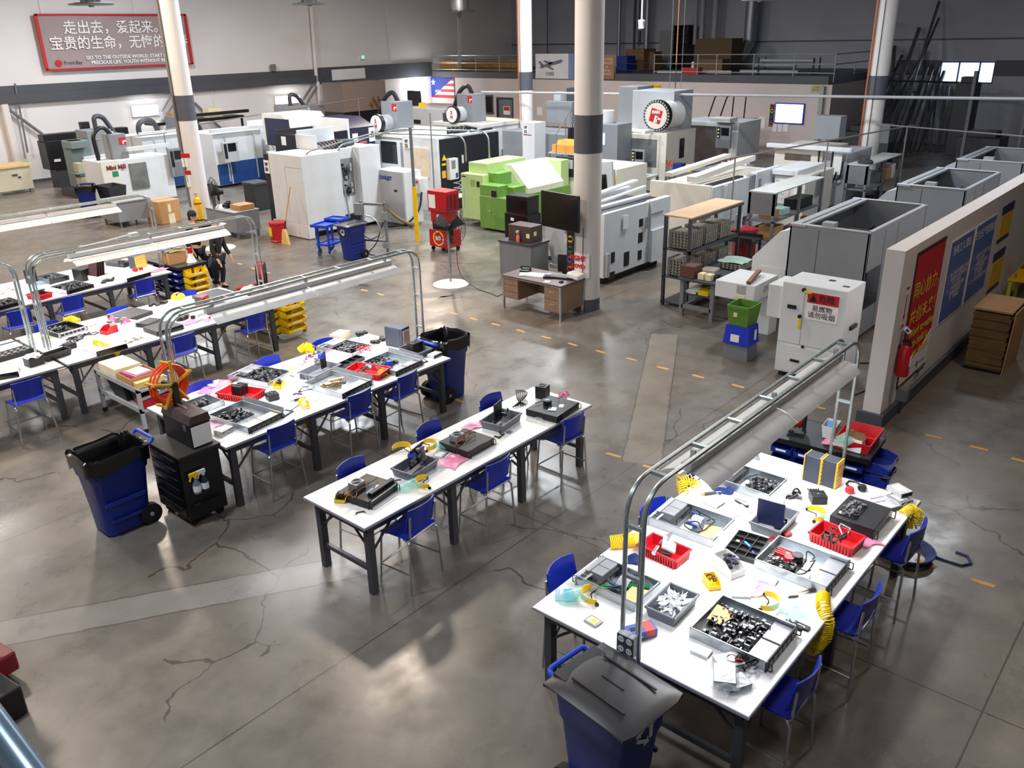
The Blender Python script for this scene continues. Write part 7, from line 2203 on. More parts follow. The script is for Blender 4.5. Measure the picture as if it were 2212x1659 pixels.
 if 'ribbon' in feat:
  MB().grid(lambda u, v: (-.05 + .2 * (u - .5),.03 + .11 * (v - .5) + .03 * u, .05 + .03 * sin(pi * u)),8,2,.002).obj('ribbon_cable', ribbon, t)
  MB().cb((.05,.03,.05),(.02,.13,.02)).cb((-.15,.0,.05),(.02,.13,.02)).obj('ribbon_plug', M('blue_plug', (30,60,130),.4), t)
 if 'lidflap' in feat:
  MB().cb((hw + .02,0, h + .02),(.004, d, .07), ry=.3).obj('side_flap', zinc, t)
 if 'wood' in feat:
  MB().cb((-.05,.08,.04),(.06,.3,.03), rz=.9).cb((.1,.12,.045),(.05,.22,.03), rz=1.1).obj('tan_strip', tan, t)
 if 'wires' in feat:
  wires(t, -hw * .7, hw * .7,-d * .15, d * .3,.02,4, cable, .006,.07)
 if 'psu' in feat:
  MB().box(-.14,.0, hd * .1, hd * .1 + .12, h, h + .08).obj('power_supply', grey_box, t, bevel=.003)
  q = MB()
  for r in (.02,.035,.05):
   q.tube([(-.07 + r * cos(k * pi / 10), hd * .1 + .06 + r * sin(k * pi / 10), h + .083) for k in range(20)], .003,5, closed=True)
  q.obj('fan_grille', black_pl, t)
  wires(t, -.3,.1,-.05, hd * .3, h, 4, M('orange_wire', (190,110,40),.5),.004,.05, 'psu_wire')
  wires(t, -.2,.2,0, hd * .5, h, 3, cable, .004,.05)
 if 'topboard' in feat:
  b = circuit(t, -hw * .75, hw * .55,-hd * .05, hd * .8, h + .004, pcb_dark, 60,.04)
  q = MB()
  for i in range(4):
   q.box(-hw * .7 + .02 * i, -hw * .7 + .012 + .02 * i, hd * .35, hd * .75, h + .008, h + .02)
  q.obj('memory_slot', cream, b)
 if 'cooler' in feat:
  MB().cyl((0,.08, h),(0,.08, h + .06),.055, n=18).obj('cooler', black_pl, t)
  MB().cyl((0,.08, h + .06),(0,.08, h + .064),.03, n=14).obj('cooler_hub', chip_mix, t)
  wires(t, -.1,.2,-.02,.2, h, 3, cable, .004,.05)
  MB().cb((-.1,-.06, h + .005),(.1,.1,.004), rz=.4).obj('clip_frame', alu, t)
 if 'sticker' in feat:
  MB().cb((.05,-.1, h + .002),(.1,.06,.002), rz=.4).obj('white_tape', white_ink, t)
 if 'bluefan' in feat:
  MB().cyl((-.03,.02,.03),(-.03,.02,.09),.05, n=18).obj('blue_cooler', M('blue_cooler', (30,70,190),.4), t)
 if 'slide' in feat:
  MB().cb((hw * .2,-hd + .06, h + .02),(w * .8,.05,.04)).obj('top_module', black_gloss, t)
  MB().cb((-hw * .3,-hd + .1, h + .02),(.12,.06,.006), rz=.1).obj('blue_label', M('pale_blue_label', (110,160,210),.5), t)
  MB().tube([(-hw * .9,-hd - .02,.01),(-hw * .9,-hd - .02, h),(hw * .8,-hd - .02, h + .01)], .006,6).obj('slide_rail', chrome, t)
 return t
# ---- big lamp lit table
G4 = 'open silver servers on the big table'
server('open silver server with green cards at the mask end of the big table', (5.196,3.386,0.402,0.618,-0.009), True, feat=('bays', 'green', 'card', 'ribbon', 'wires', 'lowback'))
server('open silver server with grey ribbon cable in middle of the aisle side of big table', (6.469,3.395,0.471,0.694,0.038), True, feat=('bays', 'card', 'ribbon', 'wires', 'lowback'))
server('open silver server with heaped dark cables at the far aisle corner of the big table', (7.559,3.331,0.441,0.665,0.011), True, feat=('bays', 'board', 'wires', 'lowback'))
server('open silver server with red memory and red fan on the stool side of big table', (6.458,2.273,0.506,0.665,-0.002), False, front=server_blk, feat=('drives', 'red', 'board', 'wires'))
server('open silver server with black front and large circuit board at near corner of big table', (5.29,2.253,0.551,0.654,0.008), False, front=server_blk, feat=('drives', 'fullboard', 'wires', 'card'))
server('closed black server with a bare circuit board on top on the big table', (7.56,2.15,0.495,0.422,-0.009), False, 'closed', server_blk, black_gloss, .11,('topboard',))
def bin_(name, label, rect, h, mat, ribs=0, rz=None, z=TZ):
 cx, cy, w, d, a = rect
 t = thing(name, label, 'bin', (cx, cy, z), a)
 MB().tray(w, d, h, .008,.018).obj('bin_body', mat, t)
 q = MB()
 hw, hd = w / 2, d / 2
 for s in (-1,1):
  q.box(-hw - .008, hw + .008, s * hd - .008, s * hd + .008, h - .014, h + .004)
  q.box(s * hw - .008, s * hw + .008,-hd, hd, h - .014, h + .004)
 q.obj('rim', mat, t)
 if ribs:
  q = MB()
  for i in range(ribs):
   x = -hw + .03 + (w - .06) * i / (ribs - 1)
   for s in (-1,1):
    q.cb((x, s * (hd - .006), h * .45),(.012,.016, h * .86), rx=s * -.12)
  m = max(3, int(ribs * d / w))
  for i in range(m):
   y = -hd + .03 + (d - .06) * i / (m - 1)
   for s in (-1,1):
    q.cb((s * (hw - .006), y, h * .45),(.016,.012, h * .86), ry=s * .12)
  q.obj('rib', mat, t)
 return t
def put(t, mat, n, w, d, z0, size=(.03,.08), name='part', flat=.5):
 q = MB()
 for i in range(n):
  s = RU(*size)
  q.cb((RU(-w, w), RU(-d, d), z0 + RR() * .03),(s, s * RU(.3,.9), s * flat), rz=RR() * 3, rx=RU(-.4,.4))
 return q.obj(name, mat, t)
t = bin_('red_bin', 'red ribbed bin with metal brackets at the lamp post of the big table', (5.856,3.325,0.253,0.415,-0.038),.1, red_pl, 9)
MB().cb((.05,-.02,.11),(.2,.13,.02), rx=.4, rz=.5).obj('perforated_bracket', white_pl, t)
MB().cb((.12,.06,.11),(.14,.12,.012), rx=-.7, rz=.3).obj('steel_bracket', grey_box, t)
MB().cyl((-.14,.02,.09),(-.04,.04,.1),.022, n=12).obj('chrome_fitting', chrome, t)
MB().cb((-.02,-.04,.07),(.1,.08,.03), rz=.4).obj('dark_part', steel_dark, t)
t = bin_('red_bin', 'red ribbed bin with a bundle of brown cables on the stool side of big table', (7.039,2.187,0.281,0.417,-0.07),.1, red_pl, 9)
wires(t, -.17,.02,-.08,.08,.06,12, M('brown_cable', (62,48,44),.5),.007,.09)
MB().tube([(.03,-.05,.08),(.1,.03,.12),(.18,.05,.11),(.19,-.04,.09),(.1,-.06,.09)], .008,6).obj('silver_cable', steel_lt, t)
t = bin_('grey_bin', 'grey bin full of crumpled clear plastic on the big table', (5.214,2.855,0.407,0.268,0.026),.1, grey_pl, 0)
q = MB()
for i in range(90):
 a, b, c = (Vector((RU(-.19,.19), RU(-.13,.13),.05 + RR() * .06)) for k in range(3))
 c = a + (c - a) * .35
 b = a + (b - a) * .35
 q._add([a, b, c, (b + c) / 2 + Vector((0,0,.02))], [(0,1,2),(1,2,3)])
tag_o = q.obj('clear_plastic', M('crumpled_clear_plastic', (236,238,240),.12, alpha=.75), t)
t = bin_('grey_bin', 'grey bin with an upright dark blue circuit board on the big table', (6.967,2.768,0.459,0.298,0.022),.1, grey_pl, 0)
MB().cb((-.06,.02,.16),(.012,.26,.26), rz=.1).obj('blue_board', pcb_blue, t)
circuit(t, -.06,.1,-.11,-.02,.02, pcb_dark, 12,.06)
t = thing('parts_organizer', 'black compartment tray on the big table between the white bin and grey bin', 'tray', (6.44,2.794,0.879),(6.443,2.793,0.552,0.271,0.115)[4])
q = MB().tray(.42,.3,.045,.01)
for i in range(1,4):
 q.box(-.21 + .105 * i - .004,-.21 + .105 * i + .004,-.15,.15,.005,.042)
q.box(-.21,.21,-.054,-.046,.005,.042).box(-.21,.21,.046,.054,.005,.042)
q.obj('tray_body', black_pl, t)
MB().cb((.02,.0,.035),(.09,.02,.015), rz=.9).obj('blue_tool', M('light_blue_tool', (60,160,220),.4), t)
MB().cb((-.08,-.09,.03),(.06,.02,.012), rz=.5).obj('dark_blue_part', blue_bin, t)
MB().cb((.02,.09,.03),(.03,.03,.03)).obj('tan_part', tan, t)
t = thing('white_bin', 'white hopper bin with dark cables in front of the black compartment tray', 'bin', (6.022,2.76,0.879),1.2)
def hopper(t, w, d, h, mat):
 hw, hd = w / 2, d / 2
 b = MB()
 side = [(-hw, 0),(hw, 0),(hw, h),(-hw * .2, h),(-hw, h * .5)]
 b.prism(side, -hd, -hd + .006, 'y').prism(side, hd - .006, hd, 'y').box(-hw, hw, -hd, hd, 0,.006).box(hw - .006, hw, -hd, hd, 0, h).box(-hw, -hw + .006,-hd, hd, 0, h * .5)
 return b.obj('bin_body', mat, t)
hopper(t, .26,.16,.13, white_pl)
put(t, black_pl, 10,.07,.05,.08,(.04,.09), 'dark_part')
wires(t, -.08,.08,-.05,.05,.1,4, M('violet_cable', (70,60,100),.5),.006,.06)
t = thing('white_bin', 'white hopper bin with plugs behind the upright blue board on the big table', 'bin', (7.459,2.793,0.879),2.3)
hopper(t, .24,.15,.1, white_pl)
put(t, chip_mix, 8,.06,.04,.08,(.03,.06), 'plug')
wires(t, -.14,.1,-.06,.06,.06,3, cable, .01,.1)
t = thing('yellow_bin', 'small yellow bin with a black cable on the big table beside the grey bin', 'bin', (5.732,2.769,0.879),.9)
hopper(t, .16,.11,.08, yel_pl)
wires(t, -.05,.05,-.03,.03,.05,4, cable, .006,.03)
def psu(label, x, y, rz, mat=black_met, tall=.09, wires_n=4, w=.15, d=.14, box=None):
 t = thing('power_supply', label, 'power supply', (x, y, TZ), rz)
 MB().box(-w / 2, w / 2,-d / 2, d / 2,0, tall).obj('case', mat, t, bevel=.003)
 q = MB()
 for r in (.018,.034,.05):
  q.tube([(r * cos(k * pi / 10), r * sin(k * pi / 10), tall + .002) for k in range(20)], .0025,5, closed=True)
 q.obj('fan_grille', steel_dark, t)
 MB().cyl((0,0, tall),(0,0, tall + .003),.012, n=10).obj('hub_sticker', chip_mix, t)
 for i in range(wires_n):
  MB().tube(arc_pts([(-w / 2 + .03 * i, d / 2 - .01, tall * .5),(-w / 2 + .03 * i + .02, d / 2 + .05, tall * .7 + .01 * i),(.02 * i, d / 2 + .1,.02),(-.04 + .03 * i, d / 2 + .16,.015)], .04),.007,6).obj('cable', cable, t)
 return t
psu('black cube power supply with cables on the far half of the big table', *(7.677,2.624),-.9)
G = 'yellow and grey drawer cabinets on the big table'
for n, (lab, c) in enumerate([('small dark drawer cabinet with yellow edge at the far end of the big table', (8.089,2.838)),('small dark drawer cabinet with yellow drawer front, outer one at the cart end', (8.101,2.677))]):
 t = thing('drawer_cabinet', lab, 'drawer cabinet', (c[0], c[1], TZ),-.04)
 MB().box(-.08,.08,-.085,.085,0,.3).obj('body', M('slate_plastic', (52,58,72),.45), t, bevel=.004)
 f = MB().box(-.082,.082,-.1,-.085,-.0,.302).obj('yellow_front', M('amber_front', (244,172,28),.45), t)
 MB().box(-.082,.082,.085,.095,0,.302).obj('yellow_back', M('amber_front', (244,172,28),.45), t)
 for i in range(6):
  for j in range(2):
   MB().box(-.072 + j * .076,-.005 + j * .076,-.105,-.1,.015 + i * .047,.05 + i * .047).obj('small_drawer', M('clear_amber_drawer', (250,206,110),.3), f)
t = thing('ear_muffs', 'black and red ear muffs at the far end of the big table', 'ear muffs', (8.111,2.398,0.879),-.6)
for s in (-1,1):
 MB().lathe([(0,0),(.04,0),(.048,.02),(.04,.05),(0,.055)], n=18).obj('cup', red_pl if s < 0 else black_pl, t).location = (s * .075,0,.01)
MB().tube([(-.075,0,.05),(-.06,.08,.06),(0,.12,.06),(.06,.08,.06),(.075,0,.05)], .012,8).obj('headband', black_pl, t)
def hdd(label, x, y, z, rz, mat=grey_box, size=(.147,.2,.035), bag=False, name='hard_drive', cat='drive'):
 t = thing(name, label, cat, (x, y, z), rz)
 w, d, h = size
 MB().box(-w / 2, w / 2,-d / 2, d / 2,0, h).obj('case', mat, t, bevel=.003)
 MB().box(-w / 2 + .01, w / 2 - .01,-d / 2 - .002,-d / 2,.006, h - .01).obj('connector', black_pl, t)
 MB().box(-w * .35, w * .3,-d * .3, d * .35, h, h + .001).obj('label_sheet', paper, t)
 if bag:
  MB().grid(lambda u, v: (w * 1.35 * (u - .5), d * 1.3 * (v - .5), h * (sin(pi * u) * sin(pi * v)) ** .35 + .006 + .006 * sin(17 * u + 13 * v)),14,14).obj('clear_bag', clear_film, t)
 return t
hdd('silver drive on top of the bagged drive at the far corner of the big table', *(8.253,2.015), TZ + .062,-.5, M('bright_drive', (190,192,194),.3,.4),(.15,.2,.05))
hdd('bagged silver drive under the bright silver drive at the far corner of the big table', *(8.175,1.984), TZ, -.45, grey_box, (.16,.2,.055), True)
hdd('silver drive on top of the pair at the lamp reflector corner of the big table', *(8.164,3.615), TZ + .052,.5, M('pale_drive', (200,198,192),.4),(.15,.19,.045))
hdd('bagged drive under the pale drive at the lamp reflector corner of the big table', *(8.112,3.586), TZ, .6, grey_box, (.16,.2,.045), True)
hdd('grey module with bright yellow green sticker near the masks on the big table', *(4.68,3.273), TZ, -.1, M('grey_beige', (176,174,164),.5),(.1,.13,.015), False, 'grey_module', 'module')
tag(MB().cb((0,0,.0175),(.035,.05,.002)).obj('sticker', M('lime_sticker', (206,236,40),.5)), 'yellow green sticker on the grey module near the masks', 'sticker', loc=(4.676,3.27,0.879), rz=-.1)
hdd('bagged grey power module, topmost of the pile at the near edge of the big table', *(4.72,2.118), TZ + .042,.5, grey_box, (.2,.16,.045), True, 'power_module', 'power supply')
hdd('bagged grey power module, lowest of the pile at the near edge of the big table', *(4.742,2.04), TZ, -.5, grey_box, (.2,.14,.04), True, 'power_module', 'power supply')
t = hdd('bagged power module with round fan behind the pile on the big table', *(4.901,2.179), TZ, -.6, M('pale_module', (196,198,200),.4),(.2,.15,.06), True, 'power_module', 'power supply')
MB().tube([(.03 + .04 * cos(k * pi / 10),.04 * sin(k * pi / 10),.064) for k in range(20)], .003,5, closed=True).obj('fan_grille', black_pl, t)
hdd('white labelled drive with black rails at the near edge of the big table', *(4.905,2.409), TZ, .05, paper, (.1,.146,.024), False)
hdd('silver perforated drive tray beside the red memory server on the big table', *(6.096,2.414), TZ, .1, paper, (.1,.15,.024), False, 'drive_tray', 'drive')
hdd('pale drive caddy with slots beside the pneumatic driver on the big table', *(6.058,2.206), TZ, -.75, paper, (.1,.16,.03), False, 'drive_tray', 'drive')
hdd('opened drive caddy lying at the pink sheet on the big table', *(5.762,2.509), TZ, .6, steel_lt, (.1,.16,.02), False, 'drive_tray', 'drive')
hdd('silver optical drive beside the blue cloth on the big table', *(6.981,3.42), TZ, -.1, M('silver_drive', (186,184,176),.4,.3),(.15,.17,.03), False, 'optical_drive')
t = thing('cable_bundle', 'black and red power cord bundle at the near server front on the big table', 'cable', (4.978,2.068,0.879))
wires(t, -.08,.08,-.07,.07,.01,9, cable, .008,.07)
wires(t, -.07,.0,0,.06,.03,2, red_pl, .008,.05, 'red_cable')
face_shield('yellow face shield with pale teal visor beside the blue masks on the big table', *(4.93,3.443), TZ, 2.2)
face_shield('face shield with pale teal visor towards the hanging yellow coil on the big table', *(5.754,2.287), TZ, -1.3)
face_shield('face shield with long pale visor beside the upright blue board on the big table', *(7.335,2.535), TZ, -.9)
for n, (u, lab) in enumerate([(0, 'pale blue face mask at the mask end corner of the big table'),(1, 'deeper blue face mask beside the yellow face shield on the big table')]):
 p = ((4.799,3.7),(4.824,3.639))[n]
 tag(MB().grid(lambda a, b: (.17 * (a - .5),.095 * (b - .5),.006 + .03 * sin(pi * a) * sin(pi * b) + .004 * sin(24 * b)),12,12,.002).obj('face_mask', M(['pale_blue_mask', 'blue_mask'][n], [(196,218,244),(110,176,232)][n], .8)), lab, 'mask', loc=(p[0], p[1], TZ + .01 * n), rz=.6 + .3 * n)
t = thing('glove_box', 'blue and red glove carton behind the lamp post of the big table', 'box', (4.78,2.886,0.879),-.52)
MB().box(-.12,.12,-.06,.06,0,.075).obj('carton', M('blue_carton', (70,96,190),.5), t)
MB().box(.02,.1,-.0605,.0605,.012,.0752).obj('red_panel', M('carton_red', (214,80,70),.5), t)
MB().box(-.09,.0,-.02,.02,.075,.077).obj('slot', black_pl, t)
text('7MIL', .05,(-.06,-.061,.045), '-y', white_ink, t, bold=.003)
for n, lab in enumerate(['black drive frame lying at the stool edge of the big table, inner one', 'black drive frame lying at the stool edge of the big table, outer one']):
 p = ((5.655,1.984),(5.685,1.939))[n]
 t = thing('drive_caddy', lab, 'frame', (p[0], p[1], TZ),-.05)
 MB().box(-.03,.03,-.065,-.03,0,.014).box(-.03,.03,.045,.065,0,.014).box(-.03,-.022,-.065,.065,0,.014).box(.022,.03,-.065,.065,0,.014).obj('frame', black_pl, t)
 MB().box(-.022,.022,-.028,.044,0,.004).obj('white_plate', paper, t)
def film(name, label, p, w, d, rz, mat=pink_film, cat='sheet', amp=.014):
 ph = RR() * 6
 return tag(MB().grid(lambda u, v: (w * (u - .5) + .02 * sin(7 * v + ph), d * (v - .5) + .015 * sin(6 * u + ph),.004 + amp * abs(sin(5 * u + ph) * sin(4 * v + ph * 2))),12,12,.0015).obj(name, mat), label, cat, loc=(p[0], p[1], TZ), rz=rz)
film('pink_sheet', 'pink film under the opened drive caddies on the big table', (5.903,2.441),.26,.16,-.5)
film('pink_sheet', 'faint pink film beside the silver optical drive on the big table', (6.986,3.155),.3,.16,-.3, M('faint_pink_film', (246,196,220),.4, alpha=.7))
film('pink_sheet', 'bright pink film under the closed black server on the big table', (7.299,2.038),.34,.22,.9)
t = thing('blue_cloth', 'crumpled navy cloth at the far silver server on the big table', 'cloth', (7.277,3.445,0.879),-.5)
MB().grid(lambda u, v: (.2 * (u - .5),.13 * (v - .5) + .03 * sin(8 * u),.012 + .03 * sin(pi * u) * sin(pi * v) + .01 * sin(13 * u + 4 * v)),12,10,.003).obj('fabric', blue_cloth, t)
t = thing('blue_cloth', 'navy cloth bundle between the red bin and the green card server', 'cloth', (5.618,3.49,0.879),.4)
MB().grid(lambda u, v: (.13 * (u - .5),.13 * (v - .5),.012 + .07 * sin(pi * u) * sin(pi * v) + .01 * sin(13 * u + 4 * v)),10,10,.003).obj('fabric', blue_cloth, t)
tag(MB().cb((0,0,.008),(.24,.05,.012)).cb((.09,0,.02),(.08,.05,.03)).obj('red_tool', M('dull_red_plastic', (150,40,44),.4)), 'flat red plastic tool beside the black compartment tray', 'tool', loc=(6.798,2.635,0.879), rz=-.5)
for n, (lab, rz) in enumerate([('silver angle bracket beside the pink film on the big table', .1),('black ended bracket in front of the silver angle bracket', -.3)]):
 p = ((7.219,3.242),(7.141,3.193))[n]
 tag(MB().cb((0,0,.01),(.02,.17,.004)).cb((0,-.08,.018),(.02,.012,.03)).cb((-.012,0,.016),(.003,.17,.016)).obj('angle_bracket', alu if n == 0 else black_pl), lab, 'bracket', loc=(p[0], p[1], TZ), rz=rz)
def coil(label, path, R, turns, r=.006, mat=yel_hose, name='coiled_hose'):
 return tag(MB().helix(path, R, r, turns, 5,12).obj(name, mat), label, 'hose', 'yellow coiled air hoses')
def driver(label, p, rz, hang=None):
 t = thing('air_screwdriver', label, 'screwdriver', (p[0], p[1], TZ + .018), rz)
 MB().cyl((-.09,0,0),(.03,0,0),.018,.016,12).obj('grip', steel_dark, t)
 MB().cyl((.03,0,0),(.09,0,0),.013,.008,12).cyl((.09,0,0),(.14,0,0),.004, n=8).obj('bit_head', chrome, t)
 MB().cyl((-.13,0,0),(-.09,0,0),.01, n=10).obj('brass_fitting', M('brass', (190,150,70),.3,.8), t)
 return t
driver('pneumatic screwdriver beside the navy cloth on the big table', (7.145,3.518),.1 - .75)
driver('dark pneumatic screwdriver at the head of the long yellow coil on the big table', (6.182,2.066),2.55)
driver('pneumatic screwdriver leading to the round yellow coil at the far stool corner', (7.968,1.969),2.6)
coil('round yellow coil at the aisle edge of the big table by the far servers', [(6.953,3.747,0.9),(7.015,3.832,0.98),(7.092,3.757,1),(7.114,3.693,0.93)], .055,14)
coil('long yellow coil lying behind the lamp post on the big table edge', [(5.654,3.782,0.94),(5.727,3.692,0.96),(5.869,3.615,0.93)], .06,17)
coil('round yellow coil at the far stool corner of the big table', [(7.924,1.868,0.89),(8.029,1.826,0.92),(8.112,1.765,0.84),(8.085,1.781,0.74),(8.052,1.851,0.74)], .05,22)
coil('long yellow coil hanging over the stool edge of the big table', [(6.127,1.944,0.92),(5.968,1.881,0.93),(5.922,1.815,0.86),(5.89,1.808,0.72),(5.835,1.859,0.62),(5.833,1.901,0.58)], .055,34)
pile('screw_scatter', 'few tiny screws scattered near the hanging coil on the big table', 'screws', (5.774,2.1,0.879), chip_mix, 6,(.12,.08),(.008,.016))
tag(MB().cb((0,0,.006),(.2,.03,.008)).cb((0,.05,.004),(.06,.05,.004), rz=.4).obj('clear_strip', clear_film), 'clear plastic strip lying in front of the long hanging coil', 'strip', loc=(5.963,2.042,0.879), rz=-.7)
tag(MB().cb((0,0,.007),(.3,.1,.012)).cb((.05,.02,.016),(.2,.02,.01)).obj('clear_bag_strip', M('silver_bag', (206,202,214),.25,.2)), 'silver bagged strip behind the closed black server on the big table', 'bag', loc=(8.064,2.184,0.879), rz=-.55)
# ---- narrow middle table
server('closed black server with power supply and blue label at near end of the narrow table', (4.888,6.341,0.467,0.426,0.159), False, 'closed', server_blk, black_gloss, .09,('psu', 'slide', 'sticker'))
server('closed black server with power supply and orange wires in the middle of the narrow table', (6.36,6.302,0.458,0.457,0.033), False, 'closed', server_blk, black_gloss, .09,('psu',))
server('closed black server with round cooler at the far end of the narrow table', (7.752,6.114,0.532,0.464,0.103), False, 'closed', server_blk, black_gloss, .09,('cooler', 'sticker'))
t = bin_('grey_bin', 'grey bin with upright circuit board and blue fan on the narrow table', (5.554,6.322,0.436,0.308,0.131),.1, grey_pl, 0)
b = MB().cb((.05,.02,.17),(.25,.014,.24), rx=.1, rz=.15).obj('standing_board', pcb_dark, t)
q = MB()
for i in range(22):
 q.cb((RU(-.06,.16),.0 - RR() * .03,.08 + RR() * .19),(.05,.03,.03))
q.obj('component', chip_mix, t)
MB().cyl((-.04,-.03,.22),(-.04,.03,.22),.04, n=16).obj('blue_fan', M('blue_cooler', (30,70,190),.4), t)
t = bin_('grey_bin', 'grey bin with upright black board at the far half of the narrow table', (7.071,6.389,0.446,0.322,0.151),.1, grey_pl, 0)
MB().cb((-.02,.03,.17),(.2,.012,.26), rz=.1).obj('standing_board', pcb_dark, t)
put(t, chip_blk, 10,.06,.04,.12,(.03,.07), 'component')
wires(t, .05,.12,-.04,.04,.1,4, cable, .005,.08)
t = thing('yellow_bin', 'small yellow bin with black parts at the near corner of the narrow table', 'bin', (4.644,6.471,0.879),.55)
hopper(t, .14,.12,.075, yel_pl)
put(t, black_pl, 9,.035,.035,.055,(.03,.06), 'black_part')
face_shield('yellow face shield band with clear visor in front of grey bin on the narrow table', *(5.41,5.998), TZ, 2.5, True)
face_shield('yellow face shield leaning behind the grey bin on the narrow table', *(5.771,6.78), TZ, .6, False)
face_shield('face shield with long pale teal visor behind the grey bin on the narrow table', *(6.026,6.629), TZ, -.6)
film('pink_bag', 'large pink bag in front of the middle server on the narrow table', (5.982,6.17),.34,.26,.25, pink_film, 'bag')
film('pink_bag', 'pink bag behind the middle server on the narrow table', (6.822,6.609),.3,.16,-.3, pink_film, 'bag')
psu('tall black power supply with flat cables at the far end of the narrow table', *(8.046,6.515),.2, black_met, .17,0,.14,.15)
t = thing('cable_bundle', 'flat black cables in front of the tall power supply on the narrow table', 'cable', (7.832,6.689,0.879),.6)
for i in range(6):
 MB().tube(arc_pts([(.16,.1 - .02 * i, .06),(.05,.08 - .03 * i, .07),(-.1,.05 - .02 * i, .012 + .012 * i),(-.2 - .02 * i, -.06 + .03 * i, .012)], .1),.009,6).obj('flat_cable', cable, t)
film('pink_wrap', 'small pink wrapped block behind the far server on the narrow table', (8.26,6.315),.16,.12,.2, pink_film, 'bag', .06)
hdd('clear lidded card behind the pink bag on the narrow table', *(6.019,6.4), TZ, .3, M('grey_card', (150,160,168),.4),(.18,.13,.01), False, 'circuit_card', 'card')
tag(MB().tube(arc_pts([(-.045,0,.006),(-.04,.03,.006),(.04,.03,.006),(.045,0,.006)], .02),.007,6).obj('rack_handle', steel_dark), 'loose dark handle at the near end of the narrow table', 'handle', loc=(4.584,6.101,0.879), rz=-.5)  # bent tube stands for a loose rack handle
tag(MB().tube(arc_pts([(-.07,0,.006),(-.03,.05,.006),(.03,.05,.006),(.05,.0,.006)], .02),.006,6).obj('rack_handle', black_pl), 'loose black handle beside the near server on the narrow table', 'handle', loc=(5.274,6.284,0.879), rz=.4)
t = thing('loose_bracket', 'loose black brackets beside the middle server on the narrow table', 'bracket', (6.812,6.158,0.879),.2)
MB().cb((0,0,.01),(.14,.012,.012)).cb((.05,.04,.01),(.1,.012,.012), rz=.9).cb((-.05,.03,.012),(.012,.08,.014)).obj('bar', black_pl, t)
MB().box(.1,.18,-.06,.0,0,.004).obj('clip', alu, t)
pile('screw_scatter', 'small clear bits in front of the far server on the narrow table', 'parts', (7.481,6.098,0.879), clear_film, 8,(.14,.05),(.02,.05), rz=.3)
pile('screw_scatter', 'few loose screws beside the far grey bin on the narrow table', 'screws', (6.912,6.217,0.879), chip_mix, 5,(.05,.03),(.012,.025))
tag(MB().grid(lambda u, v: (.1 * (u - .5),.1 * (v - .5),.01 + .05 * sin(pi * u) * sin(pi * v)),8,8,.001).obj('clear_bubble', clear_film), 'clear plastic dome in front of the large pink bag', 'plastic', loc=(5.76,6.147,0.879))
# ---- table with the orange reel
server('open silver server with black front beside the black case of the orange reel table', (5.173,9.06,0.548,0.778,0.135), False, front=server_blk, h=.08, feat=('drives', 'tan', 'board', 'lidflap'))
server('open grey blue server half hidden behind the orange hose reel', (5.056,9.857,0.347,0.379,0.049), False, h=.08, feat=('board',))
server('open silver server with a card edge and black inside behind the small yellow bin', (6.104,10.133,0.488,0.733,0.247), True, h=.08, feat=('fullboard', 'wires', 'bays'))
server('open silver server with tan strips in the middle of the orange reel table', (6.59,8.991,0.56,0.759,0.132), False, front=server_blk, h=.08, feat=('drives', 'tan', 'wood', 'lidflap', 'wires'))
server('open silver server with dark heaped parts at the far back of the orange reel table', (7.593,10.082,0.462,0.729,0.154), True, h=.08, feat=('fullboard', 'bays'))
server('open silver server with blue cooler at the far front of the orange reel table', (7.591,8.983,0.545,0.703,0.078), False, front=server_blk, h=.08, feat=('drives', 'board', 'bluefan', 'lidflap'))
t = bin_('red_bin', 'red ribbed bin with stacked black power supplies on the orange reel table', (5.545,9.738,0.328,0.561,0.328),.09, red_pl, 8)
for i in range(3):
 MB().cb((.0 + .06 * (i - 1),.01,.11),(.055,.14,.14), ry=.12).obj('black_power_unit', black_met, t, bevel=.003)
t = bin_('red_bin', 'red ribbed bin with brown wound cables at the hanging coil on the orange reel table', (7.15,9.012,0.353,0.578,0.319),.09, red_pl, 8)
wires(t, -.14,.06,-.08,.08,.06,12, M('brown_cable', (62,48,44),.5),.006,.07)
MB().cb((.06,0,.1),(.05,.1,.05), ry=.5).obj('grey_part', grey_box, t)
t = bin_('grey_bin', 'grey slotted bin with a standing board and blue fan on the orange reel table', (6.731,9.572,0.538,0.335,0.192),.09, grey_pl, 9)
MB().cb((.12,.02,.17),(.12,.014,.24), rz=.1).obj('standing_board', pcb_dark, t)
MB().cyl((.07,-.03,.26),(.07,.03,.26),.045, n=16).obj('blue_fan', M('blue_cooler', (30,70,190),.4), t)
put(t, chip_mix, 10,.05,.03,.16,(.03,.05), 'component')
t = bin_('grey_bin', 'grey bin heaped with black power units at the bagged cart end', (8.169,9.092,0.3,0.428,0.01),.09, grey_pl, 8)
for i in range(3):
 MB().cb((-.06 + .07 * i, .02,.11),(.07,.13,.14), rz=.1 * i, ry=.1).obj('black_power_unit', black_met, t, bevel=.003)
t = thing('yellow_bin', 'small yellow bin with black parts in the middle of the orange reel table', 'bin', (6.076,9.633,0.879),.6)
hopper(t, .15,.12,.075, yel_pl)
put(t, black_pl, 10,.04,.035,.06,(.03,.06), 'black_part')
t = thing('clear_box', 'clear box with green board and pale yellow flap on the orange reel table', 'box', (6.317,9.655,0.879),.4)
MB().tray(.2,.14,.09,.004).obj('box_body', M('clear_box_plastic', (226,232,236),.15, alpha=.45), t)
MB().cb((0,0,.08),(.08,.04,.006), ry=.6).obj('green_card', pcb_green, t)
MB().cb((.08,.04,.13),(.004,.1,.1), ry=.4).obj('yellow_flap', M('pale_yellow_film', (236,236,160),.4, alpha=.7), t)
psu('black power supply with coiled cord at the front of the orange reel table', *(5.77,9.343),-.25)
